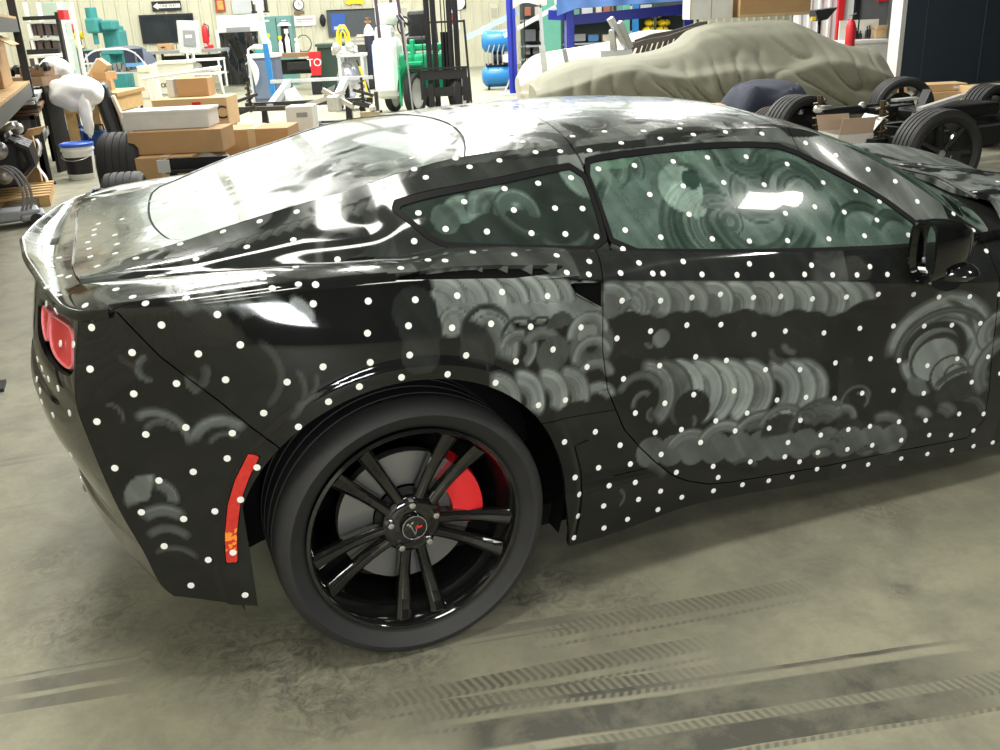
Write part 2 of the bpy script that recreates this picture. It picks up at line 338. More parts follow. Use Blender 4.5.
def smoothed(xk, yk, it=2, n=200, w=3):
    f = pchip(xk, yk); xs = np.linspace(xk[0], xk[-1], n); ys = f(xs)
    for _ in range(it*w): ys[1:-1] = .25*ys[:-2]+.5*ys[1:-1]+.25*ys[2:]
    return lambda x: np.interp(x, xs, ys)
XK = [-.75, -.6, -.4, -.2, 0, .25, .5, .8, 1.1, 1.45, 1.8, 2.2, 2.7, 3.1, 3.4, 3.6]
S0y = smoothed(XK, [.80, .83, .872, .885, .89, .882, .878, .87, .865, .865, .875, .88, .87, .82, .68, .5])
S0z = smoothed(XK, [.31, .295, .235, .20, .18, .175, .178, .202, .18, .160, .148, .15, .16, .17, .18, .2])
S1y = smoothed(XK, [.805, .838, .882, .90, .905, .90, .89, .88, .877, .877, .888, .89, .88, .83, .69, .51])
S1z = smoothed(XK, [.38, .37, .34, .32, .31, .31, .34, .31, .28, .26, .25, .26, .27, .29, .29, .29])
S2y = smoothed(XK, [.80, .842, .885, .915, .922, .912, .886, .872, .869, .87, .885, .895, .905, .87, .74, .55])
S2z = smoothed(XK, [.49, .49, .48, .48, .48, .47, .47, .46, .44, .42, .40, .40, .42, .42, .40, .38])
S3y = smoothed(XK, [.795, .845, .897, .933, .945, .928, .885, .862, .86, .865, .885, .905, .92, .885, .75, .56])
S4y = smoothed(XK, [.785, .837, .903, .938, .945, .928, .885, .860, .858, .868, .893, .91, .92, .885, .74, .55])
SHy = smoothed([-.75, -.635, -.575, -.408, -.211, .004, .24, .511, .794, 1.106, 1.443, 1.8, 2.2, 2.7, 3.1, 3.4, 3.6],
               [.74, .79, .835, .888, .908, .908, .897, .886, .87, .868, .88, .90, .915, .925, .88, .74, .55], 1)
SHz = smoothed([-.75, -.635, -.575, -.408, -.211, .004, .24, .511, .794, 1.106, 1.443, 1.8, 2.2, 2.7, 3.1, 3.4, 3.6],
               [.94, .956, .970, .980, .984, .975, .94, .882, .836, .791, .742, .708, .70, .70, .66, .60, .50], 1)
Vx = [-.75, -.641, -.562, -.478, -.324, -.209, -.081, .055, .16, .341, .57, .821, 1.128, 1.504, 1.68, 1.86, 2.2, 2.7, 3.1, 3.4, 3.6]
Vy = smoothed(Vx, [.55, .58, .60, .62, .66, .69, .72, .742, .755, .785, .81, .825, .835, .838, .832, .80, .76, .72, .70, .62, .45], 1)
Vz = smoothed(Vx, [.97, .975, .977, .977, .981, .982, .975, .974, .985, .970, .938, .903, .865, .831, .82, .812, .835, .85, .78, .64, .52], 1)
Hx = [-.75, -.639, -.557, -.488, -.408, -.294, -.14, .017, .118, .273, .418, .587, .784, .975, 1.172, 1.285, 1.489, 1.649, 1.8, 1.863, 1.9]
Hy = smoothed(Hx, [.54, .53, .51, .48, .47, .495, .54, .57, .578, .584, .585, .588, .582, .577, .574, .578, .66, .73, .78, .796, .80], 1)
Hz = smoothed(Hx, [.965, .979, .992, 1.002, 1.014, 1.044, 1.083, 1.115, 1.14, 1.165, 1.17, 1.171, 1.174, 1.17, 1.161, 1.152, 1.061, .954, .845, .812, .81], 1)
Gx = [-.75, .0, .081, .189, .347, .557, .75, .94, 1.138, 1.219, 1.348, 1.483, 1.564, 1.62, 1.9]
Gy = pchip(Gx, [.56, .655, .67, .665, .661, .652, .641, .632, .625, .632, .67, .73, .785, .82, .81])
Gz = pchip(Gx, [.97, 1.04, 1.074, 1.10, 1.118, 1.134, 1.14, 1.136, 1.122, 1.107, 1.039, .949, .878, .835, .815])
Zc = smoothed([-.75, -.66, -.55, -.42, -.19, .05, .29, .42, .6, .83, 1.04, 1.285], [.945, .955, .975, 1.007, 1.067, 1.127, 1.185, 1.205, 1.218, 1.221, 1.215, 1.196], 1)
CEz = [.20, .275, .315, .413, .531, .669, .774, .864, .959, 1.0]
CEx = smoothed(CEz, [-.52, -.557, -.585, -.609, -.642, -.667, -.680, -.664, -.640, -.63], 1)
def xspoil(y): return pchip([0, .31, .5, .643, .76, .835, .9], [-.662, -.662, -.650, -.63, -.605, -.576, -.53])(np.abs(y))
AC = (-.015, .34); AR = .408; AC2 = (2.70, .345); AR2 = .385

def crom(P, n):
    """centripetal-ish catmull rom through stacked control points P (k, N, 2) -> (sum n, N, 2); n = samples per span"""
    k = len(P); E0 = 2*P[0]-P[1]; E1 = 2*P[-1]-P[-2]; Q = [E0]+list(P)+[E1]; out = []
    for i in range(k-1):
        p0, p1, p2, p3 = Q[i:i+4]
        for t in np.linspace(0, 1, n[i], endpoint=False):
            out.append(.5*((2*p1)+(-p0+p2)*t+(2*p0-5*p1+4*p2-p3)*t*t+(-p0+3*p1-3*p2+p3)*t**3))
    out.append(P[-1]); return np.array(out)
class Surf:
    """quad grid surface: V (n,3), Q list of faces, N normals"""
    def __init__(s, G, flip=False):           # G (nu, nv, 3)
        nu, nv = G.shape[:2]; s.V = G.reshape(-1, 3)
        du = np.gradient(G, axis=0); dv = np.gradient(G, axis=1); n = np.cross(du, dv); n /= np.maximum(np.linalg.norm(n, axis=2, keepdims=True), 1e-12)
        if flip: n = -n
        s.N = n.reshape(-1, 3)
        i, j = np.meshgrid(np.arange(nu-1), np.arange(nv-1), indexing='ij'); a = (i*nv+j).ravel()
        q = np.stack([a, a+nv, a+nv+1, a+1], 1)
        s.Q = q[:, ::-1] if flip else q
        s.P = []
    def copy(s):
        o = Surf.__new__(Surf); o.V = s.V.copy(); o.N = s.N.copy(); o.Q = s.Q.copy(); o.P = list(s.P); return o
    def clip(s, g):
        """keep the side where g > 0 (g: function of points or an array)"""
        gv = np.asarray(g(s.V) if callable(g) else g, float); gv = np.where(np.abs(gv) < 1e-7, 1e-7, gv); ins = gv > 0
        o = Surf.__new__(Surf); c = ins[s.Q].sum(1) if len(s.Q) else np.zeros(0, int); o.Q = s.Q[c == 4]
        V = []; N = []; n0 = len(s.V); cache = {}
        def cut(i, j):
            k = (i, j) if i < j else (j, i)
            if k not in cache:
                t = gv[k[0]]/(gv[k[0]]-gv[k[1]]); V.append(s.V[k[0]]*(1-t)+s.V[k[1]]*t); N.append(s.N[k[0]]*(1-t)+s.N[k[1]]*t); cache[k] = n0+len(V)-1
            return cache[k]
        P = []
        for f in list(map(tuple, s.Q[(c > 0) & (c < 4)]))+list(s.P):
            r = []; m = len(f)
            for a in range(m):
                i, j = int(f[a]), int(f[(a+1) % m])
                if ins[i]: r.append(i)
                if ins[i] != ins[j]: r.append(cut(i, j))
            if len(r) >= 3: P.append(tuple(r))
        o.V = np.vstack([s.V, np.array(V)]) if V else s.V; o.N = np.vstack([s.N, np.array(N)]) if N else s.N
        o.P = P; return o.compact()
    def compact(s):
        used = np.zeros(len(s.V), bool)
        if len(s.Q): used[s.Q.ravel()] = True
        for p in s.P: used[list(p)] = True
        idx = np.cumsum(used)-1; s.V = s.V[used]; s.N = s.N[used]
        s.Q = idx[s.Q] if len(s.Q) else s.Q; s.P = [tuple(int(idx[i]) for i in p) for p in s.P]; return s
    def offset(s, d): o = s.copy(); o.V = o.V+o.N*d; return o
    def mirror(s):
        o = s.copy(); o.V = o.V*np.array([1, -1, 1]); o.N = o.N*np.array([1, -1, 1]); o.Q = o.Q[:, ::-1]; o.P = [p[::-1] for p in o.P]; return o
def join(*ss):
    o = Surf.__new__(Surf); o.V = np.vstack([s.V for s in ss]); o.N = np.vstack([s.N for s in ss]); q = []; p = []; n = 0
    for s in ss:
        q.append(s.Q+n if len(s.Q) else s.Q.reshape(0, 4)); p += [tuple(i+n for i in f) for f in s.P]; n += len(s.V)
    o.Q = np.vstack(q).astype(int); o.P = p
    # weld
    key = np.round(o.V/2e-5).astype(np.int64); _, first, inv = np.unique(key, axis=0, return_index=True, return_inverse=True); inv = inv.ravel()
    o.V = o.V[first]; o.N = o.N[first]; o.Q = inv[o.Q]; o.P = [tuple(dict.fromkeys(int(inv[i]) for i in f)) for f in o.P]; o.P = [f for f in o.P if len(f) > 2]
    return o
def poly_sdf(poly, ax=(0, 2), rounding=0):
    P = np.array(poly, float)
    def g(V):
        X = V[:, list(ax)]; d = np.full(len(X), 1e9); ins = np.zeros(len(X), bool); n = len(P)
        for i in range(n):
            a, b = P[i], P[(i+1) % n]; e = b-a; w = X-a; t = np.clip((w@e)/max(e@e, 1e-12), 0, 1); q = w-t[:, None]*e
            d = np.minimum(d, (q**2).sum(1))
            c = ((a[1] > X[:, 1]) != (b[1] > X[:, 1]))
            if abs(b[1]-a[1]) > 1e-12: ins ^= c & (X[:, 0] < (b[0]-a[0])*(X[:, 1]-a[1])/(b[1]-a[1])+a[0])
        return np.where(ins, 1, -1)*np.sqrt(d)+rounding
    return g
def line_sdf(pts, ax=(0, 2)):
    """signed distance to an open polyline extended at both ends; >0 on its left"""
    P = np.array(pts, float); P = np.vstack([P[0]+(P[0]-P[1])*200, P, P[-1]+(P[-1]-P[-2])*200])
    def g(V):
        X = V[:, list(ax)]; best = np.full(len(X), 1e18); sg = np.zeros(len(X))
        for i in range(len(P)-1):
            a, b = P[i], P[i+1]; e = b-a; w = X-a; t = np.clip((w@e)/max(e@e, 1e-12), 0, 1); q = w-t[:, None]*e; dd = (q**2).sum(1)
            cr = e[0]*w[:, 1]-e[1]*w[:, 0]; m = dd < best-1e-12; best = np.where(m, dd, best); sg = np.where(m, np.sign(cr), sg)
        return sg*np.sqrt(best)
    return g
def rnd(poly, it=2):
    """chaikin corner rounding of a closed polygon"""
    P = [np.array(p, float) for p in poly]
    for _ in range(it):
        Q = []
        for i in range(len(P)):
            a, b = P[i], P[(i+1) % len(P)]; Q += [a*.75+b*.25, a*.25+b*.75]
        P = Q
    return [tuple(p) for p in P]
def MIN(*a): return np.minimum.reduce(a)
ATTR = {}
def surf_obj(name, s, m, parent=None, flange=.012, attrs=True, thick=0):
    """link a Surf as a mesh; free borders get a flange turned inwards so a panel reads as having thickness"""
    V = s.V; F = [tuple(map(int, f)) for f in s.Q]+list(s.P); NV = len(V); allV = [V]; N = s.N/np.maximum(np.linalg.norm(s.N, axis=1, keepdims=True), 1e-9)
    nF = len(F)
    if flange:
        cnt = {}
        for f in F:
            for a in range(len(f)):
                i, j = f[a], f[(a+1) % len(f)]; k = (i, j) if i < j else (j, i); cnt.setdefault(k, []).append((i, j))
        mp = {}; top = []; bot = []
        for k, l in cnt.items():
            if len(l) == 1:
                for i in k:
                    if i not in mp: mp[i] = len(top); top.append(V[i]); bot.append(V[i]-N[i]*flange)
        T = NV; B = NV+len(top)
        for k, l in cnt.items():
            if len(l) == 1:
                i, j = l[0]; F.append((T+mp[j], T+mp[i], B+mp[i], B+mp[j]))
        if top: allV += [np.array(top), np.array(bot)]
    if thick:
        o = NV+sum(len(a) for a in allV[1:]); allV.append(V-N*thick); F += [tuple(i+o for i in f[::-1]) for f in F[:nF]]
    VV = np.vstack(allV); me = bpy.data.meshes.new(name); me.from_pydata(VV.tolist(), [], F); me.materials.append(m)
    me.polygons.foreach_set('use_smooth', [True]*len(me.polygons))
    if attrs and ATTR.get('fn'):
        a, b = ATTR['fn'](VV)
        for nm, arr in (('smear', a), ('streak', b)):
            at = me.attributes.new(nm, 'FLOAT', 'POINT'); at.data.foreach_set('value', arr.astype(np.float32))
    me.update(); o = bpy.data.objects.new(name, me); COL.objects.link(o)
    if parent: o.parent = parent
    return o

def side_grid(xs, n=(18, 30, 26, 24, 20), nsh=32, smooth=9):
    S = [np.stack([f(xs), g(xs)], 1) for f, g in ((S0y, S0z), (S1y, S1z), (S2y, S2z))]
    s2z, shz = S2z(xs), SHz(xs); S.append(np.stack([S3y(xs), s2z+(shz-s2z)*.40], 1)); S.append(np.stack([S4y(xs), s2z+(shz-s2z)*.74], 1))
    SH = np.stack([SHy(xs), shz], 1); S.append(SH); low = crom(S, n)          # (k, N, 2)
    V_ = np.stack([Vy(xs), Vz(xs)], 1); t = np.linspace(0, 1, nsh+1)[1:, None, None]
    bul = np.interp(xs, [-.7, 0, .5, 1.6, 2.2, 2.7, 3.2], [.010, .014, .012, .006, .035, .05, .03])
    shelf = SH[None]*(1-t)+V_[None]*t; shelf[:, :, 1] += (4*t*(1-t))[:, :, 0]*bul[None]
    A = np.concatenate([low, shelf]); k0 = len(low)-1
    w = 1.0
    for _ in range(smooth):
        B = A.copy(); B[1:-1] = .25*A[:-2]+.5*A[1:-1]+.25*A[2:]; A = B
    for c, r_ in ((AC, AR), (AC2, AR2)):                                       # flared wheel-arch lip
        r = np.hypot(xs[None]-c[0], A[:, :, 1]-c[1]); t = np.clip((r_+.052-r)/.02, 0, 1); t = t*t*(3-2*t)
        A[:, :, 0] += t*.007*(A[:, :, 1] < shz[None]-.02)
    G = np.stack([np.broadcast_to(xs[:, None], A.shape[1::-1]), -A[:, :, 0].T, A[:, :, 1].T], 2)
    return G, k0
def upper_grid(xs, n1=40, n2=20):
    V_ = np.stack([Vy(xs), Vz(xs)], 1); G_ = np.stack([Gy(xs), Gz(xs)], 1); H_ = np.stack([Hy(xs), Hz(xs)], 1)
    # behind the quarter glass the surface runs V -> H directly
    t = np.clip((.10-xs)/.25, 0, 1)[:, None]; mid = V_*.45+H_*.55+np.array([.012, .006]); G_ = G_*(1-t)+mid*t
    A = crom([V_, V_*.5+G_*.5+np.array([.010, .004]), G_, H_], (n1//2, n1//2, n2))
    for _ in range(14): A[1:-1] = .25*A[:-2]+.5*A[1:-1]+.25*A[2:]
    return np.stack([np.broadcast_to(xs[:, None], A.shape[1::-1]), -A[:, :, 0].T, A[:, :, 1].T], 2)
def roof_grid(xs, n=60):
    s = np.linspace(-1, 1, n+1); y = s[None]*Hy(xs)[:, None]; zc = Zc(xs)[:, None]; zh = Hz(xs)[:, None]
    z = zc+(zh-zc)*np.abs(s[None])**2.6
    return np.stack([np.broadcast_to(xs[:, None], y.shape), y, z], 2)

_g = [on(u, v, 1, -.895) for u, v in ((575, 446), (590, 440.5), (600, 452), (614, 477), (648, 470), (660, 478), (669, 487), (671, 499), (664, 506), (577, 545), (581, 520), (582.5, 492), (581, 470))]
GUARD = [(float(p[0]), float(p[2])) for p in _g]
def make_car():
    car = empty('car', (0, 0, 0), 0, 'low black sports coupe covered in white round marker stickers and dusty polish swirls', 'car')
    PT, GL, BK, SEAL = M['paint'], M['glass'], M['black_plastic'], M['seal']
    gap = .0018
    door_poly = [(.56, 1.2), (.535, .96), (.511, .885), (.511, .825), (.510, .71), (.524, .602), (.573, .481), (.62, .42), (.667, .367), (.72, .316), (.77, .286), (.84, .258), (.92, .245), (1.21, .222), (1.55, .208), (1.78, .20), (1.835, .25), (1.84, .35), (1.825, .55), (1.80, .70), (1.79, .80), (1.79, 1.2)]
    door = poly_sdf(door_poly)
    fascia = line_sdf([(-.575, .973), (-.502, .866), (-.402, .757), (-.342, .684), (-.302, .643), (-.2, .5)])   # >0 right/above
    rock = line_sdf([(.2, .585), (.326, .563), (.538, .542)])
    marker = poly_sdf([(-.362, .630), (-.337, .624), (-.364, .577), (-.390, .520), (-.409, .44), (-.418, .362), (-.444, .364), (-.438, .43), (-.421, .51), (-.398, .57)])
    intake = poly_sdf([(.42, .893), (.5115, .8805), (.5115, .818), (.482, .836), (.436, .868)])
    vent = poly_sdf([(-.02, .969), (.06, .974), (.143, .969), (.246, .957), (.369, .938), (.425, .929), (.40, .925), (.376, .921), (.273, .928), (.183, .941), (.085, .955)])
    def arch(V):
        x, z = V[:, 0], V[:, 2]; up_ = np.maximum(np.hypot(x-AC[0], z-AC[1])-AR, -(x+.390)); lo_ = np.maximum(-(x+.390), x-(.393+.12*(AC[1]-z)))
        return np.where(z > AC[1], up_, lo_)
    arch2 = lambda V: np.hypot(V[:, 0]-AC2[0], V[:, 2]-AC2[1])-AR2
    qg = poly_sdf(rnd([(.070, 1.077), (.098, 1.05), (.119, 1.026), (.142, 1.005), (.176, .990), (.274, .979), (.413, .962), (.562, .943), (.565, 1.03), (.563, 1.126), (.455, 1.120), (.368, 1.111), (.267, 1.103), (.199, 1.098), (.13, 1.090)], 1))
    dg = poly_sdf(rnd([(.577, 1.130), (.642, 1.137), (.837, 1.138), (1.02, 1.132), (1.15, 1.120), (1.219, 1.108), (1.334, 1.048), (1.48, .963), (1.58, .874), (1.60, .835), (1.511, .833), (1.065, .876), (.821, .906), (.587, .936), (.58, 1.03)], 1))
    upseam = line_sdf([(-.70, -.80), (-.574, -.825), (-.52, -.835), (-.2, -.842), (-.06, -.82), (.04, -.80), (.12, -.77), (.165, -.75), (.2, -.70)], (0, 1))  # >0 inboard
    res = {}
    for near in (True, False):
        dx = .0052 if near else .02; xs = np.arange(-.72, 3.6001, dx)
        G, k0 = side_grid(xs) if near else side_grid(xs, (5, 8, 7, 6, 5), 9, 1)
        low = Surf(G[:, :k0+1]); shelf = Surf(G[:, k0:])
        low = low.clip(lambda V: MIN(V[:, 0]-CEx(V[:, 2])-.001, arch(V), arch2(V)))
        shelf = shelf.clip(lambda V: V[:, 0]-xspoil(V[:, 1])-gap)
        full = join(low, shelf)
        xu = np.arange(-.70, 1.885, dx); up = Surf(upper_grid(xu)).clip(lambda V: V[:, 0]-xspoil(V[:, 1])-gap)
        fa = low.clip(lambda V: MIN(-fascia(V)*1.0-gap, -V[:, 0])).clip(lambda V: -marker(V)-.001)
        mk = low.clip(lambda V: marker(V)-.001) 
        isr = lambda V: np.maximum(MIN(rock(V)*-1, V[:, 0]-.0), -1)
        # right of fascia seam, left of door, above rocker line
        qp_all = full.clip(lambda V: MIN(np.where((V[:, 0] > -.25) | (V[:, 2] > SHz(V[:, 0])-.004), 1, fascia(V)-gap), -door(V)-gap, 1.2-V[:, 0], np.where(V[:, 1] > -9, -intake(V), 1), -vent(V)))
        qp = qp_all.clip(lambda V: np.where(V[:, 2] > SHz(V[:, 0])-.012, -upseam(V)-gap, 1.)).clip(lambda V: np.where((V[:, 0] > 0), rock(V)-gap*.6, 1))
        uq_shelf = full.clip(lambda V: MIN(upseam(V), V[:, 2]-SHz(V[:, 0])+.012, .3-V[:, 0], -vent(V)))
        dr = full.clip(lambda V: door(V)-gap)
        rk = full.clip(lambda V: MIN(-rock(V)-gap*.6, V[:, 0]-.1, 2.32-V[:, 0])).clip(lambda V: -door(V)-gap).clip(lambda V: np.maximum(.9-V[:, 0], .29-V[:, 2]))
        ff = full.clip(lambda V: MIN(-door(V)-gap, V[:, 0]-1.2, np.maximum(V[:, 0]-2.32, V[:, 2]-.29)))
        # greenhouse
        uq = join(up.clip(lambda V: MIN(.573-V[:, 0], -qg(V)-.010)), uq_shelf) if False else up.clip(lambda V: MIN(.570-V[:, 0], -qg(V)-.010))
        uq = join(uq, uq_shelf.clip(lambda V: V[:, 0]*0+1))
        qseal = up.clip(lambda V: MIN(qg(V)+.0085, .572-V[:, 0])).clip(lambda V: -qg(V)+.004)
        qglass = up.clip(lambda V: qg(V)-.0005).offset(-.004)
        rail = up.clip(lambda V: MIN(V[:, 0]-.576, 1.262-V[:, 0], -dg(V)-.010, V[:, 2]-1.05))
        pil = up.clip(lambda V: MIN(V[:, 0]-1.268, -dg(V)-.010))
        dseal = up.clip(lambda V: MIN(dg(V)+.0085, V[:, 0]-.574)).clip(lambda V: -dg(V)+.004)
        dglass = up.clip(lambda V: dg(V)-.0005).offset(-.004)
        sub = up.clip(lambda V: MIN(V[:, 0]-.576, -dg(V)-.010, 1.05-V[:, 2], 1.262-V[:, 0]))
        guard = poly_sdf(GUARD); gd = full.clip(lambda V: guard(V)).offset(.0035)
        inner = full.offset(-.014).clip(lambda V: MIN(arch(V)-.012, arch2(V)-.012, V[:, 2]-S0z(V[:, 0])-.03))
        inner_u = up.clip(lambda V: MIN(-qg(V), -dg(V))).offset(-.014)
        parts = [('guard', gd), ('fascia_side', fa), ('marker', mk), ('quarter_panel', qp), ('upper_quarter_panel', uq), ('door', join(dr, sub) if len(sub.V) > 3 else dr), ('rocker_panel', rk), ('front_fender', ff),
                 ('qseal', qseal), ('qglass', qglass), ('rail', rail), ('a_pillar', pil), ('dseal', dseal), ('dglass', dglass), ('inner', inner), ('inner_u', inner_u)]
        for k, s in parts:
            res[(k, near)] = s if near else s.mirror()
        if near: res['low'] = low; res['full'] = full; res['up'] = up
    # ---- roof, hatch
    xs = np.arange(-.70, 1.2851, .01); rf = Surf(roof_grid(xs, 100)).clip(lambda V: V[:, 0]-xspoil(V[:, 1])-gap)
    res['roof'] = rf
    def bow(x0): return lambda y: x0-.17*(np.abs(y)/.585)**2.4
    b1 = lambda y: .40-.115*(np.abs(y)/.585)**2.2; b2 = lambda y: .625-.05*(np.abs(y)/.585)**2.2
    hg = lambda V: MIN(b1(V[:, 1])-V[:, 0]-.004, V[:, 0]-(-.455+.03*(V[:, 1]/.4)**2+.25*np.maximum(np.abs(V[:, 1])-.38, 0)), np.interp(V[:, 0], xs, Hy(xs))-.016-np.abs(V[:, 1]))
    hatch = rf.clip(lambda V: MIN(b1(V[:, 1])-V[:, 0]-gap, -hg(V)-.006)); hglass = rf.clip(lambda V: hg(V)).offset(-.002); hseal = rf.clip(lambda V: hg(V)+.008).clip(lambda V: -hg(V)+.002).offset(-.003)
    bowp = rf.clip(lambda V: MIN(V[:, 0]-b1(V[:, 1])-gap, b2(V[:, 1])-V[:, 0]-gap))
    top = rf.clip(lambda V: MIN(V[:, 0]-b2(V[:, 1])-gap, 1.262-.02*(V[:, 1]/.5)**2-V[:, 0]))
    header = rf.clip(lambda V: V[:, 0]-1.268+.02*(V[:, 1]/.5)**2)
    # ---- windshield and hood
    nt_, ns_ = 50, 60; t = np.linspace(0, 1, nt_+1)[:, None]; s = np.linspace(-1, 1, ns_+1)[None]; xe = 1.285+(1.868-1.285)*t
    xe2 = xe; ye = Hy(xe2)-.006; ze = Hz(xe2)-.002; xc = 1.288+(2.13-1.288)*t; zc = np.interp(xc.ravel(), [1.288, 1.51, 1.73, 1.95, 2.13], [1.195, 1.138, 1.062, .962, .872])[:, None]
    a = np.abs(s)**2.3; WS = np.stack([xc+(xe-xc)*a, ye*s, zc+(ze-zc)*a], 2); wsh = Surf(WS)
    t = np.linspace(0, 1, 61)[:, None]; s = np.linspace(-1, 1, 81)[None]
    x0 = 2.20-.26*np.abs(s)**2.5; x1 = 3.72-.5*np.abs(s)**2.2; X = x0+(x1-x0)*t; Y = s*(Vy(np.clip(X, 1.86, 3.6))+.0)
    zc = pchip([1.8, 2.2, 2.5, 2.8, 3.1, 3.4, 3.75], [.90, .885, .855, .80, .71, .60, .45])(X); ze = Vz(np.clip(X, 1.86, 3.6))
    b = np.abs(s); Z = zc*(1-b**2)+ze*b**2+.028*np.exp(-((b-.80)/.14)**2)*np.clip((3.5-X)/.8, 0, 1)-.015*np.exp(-((b-.45)/.16)**2)
    hood = Surf(np.stack([X, Y, Z], 2)).clip(lambda V: MIN(V[:, 0]*0+1, Vy(np.clip(V[:, 0], 1.86, 3.6))-np.abs(V[:, 1])-.002))
    return car, res, dict(hatch=hatch, hglass=hglass, hseal=hseal, bow=bowp, top=top, header=header, wsh=wsh, hood=hood)
def bvh_of(*ss):
    V = []; F = []; n = 0
    for s in ss:
        V += [Vector(v) for v in s.V]; F += [tuple(int(i)+n for i in f) for f in s.Q]+[tuple(i+n for i in f) for f in s.P]; n += len(s.V)
    return BVHTree.FromPolygons(V, F)
def hit(bvh, u, v):
    d = Vector(ray(u, v)).normalized(); return bvh.ray_cast(Vector(CAM), d, 60)
def sideY(x, z):
    G, k0 = side_grid(np.array([x-.001, x]), (6, 8, 8, 6, 5), 8, 2); a = G[1, :k0+1]; return -np.interp(z, a[:, 2], a[:, 1])

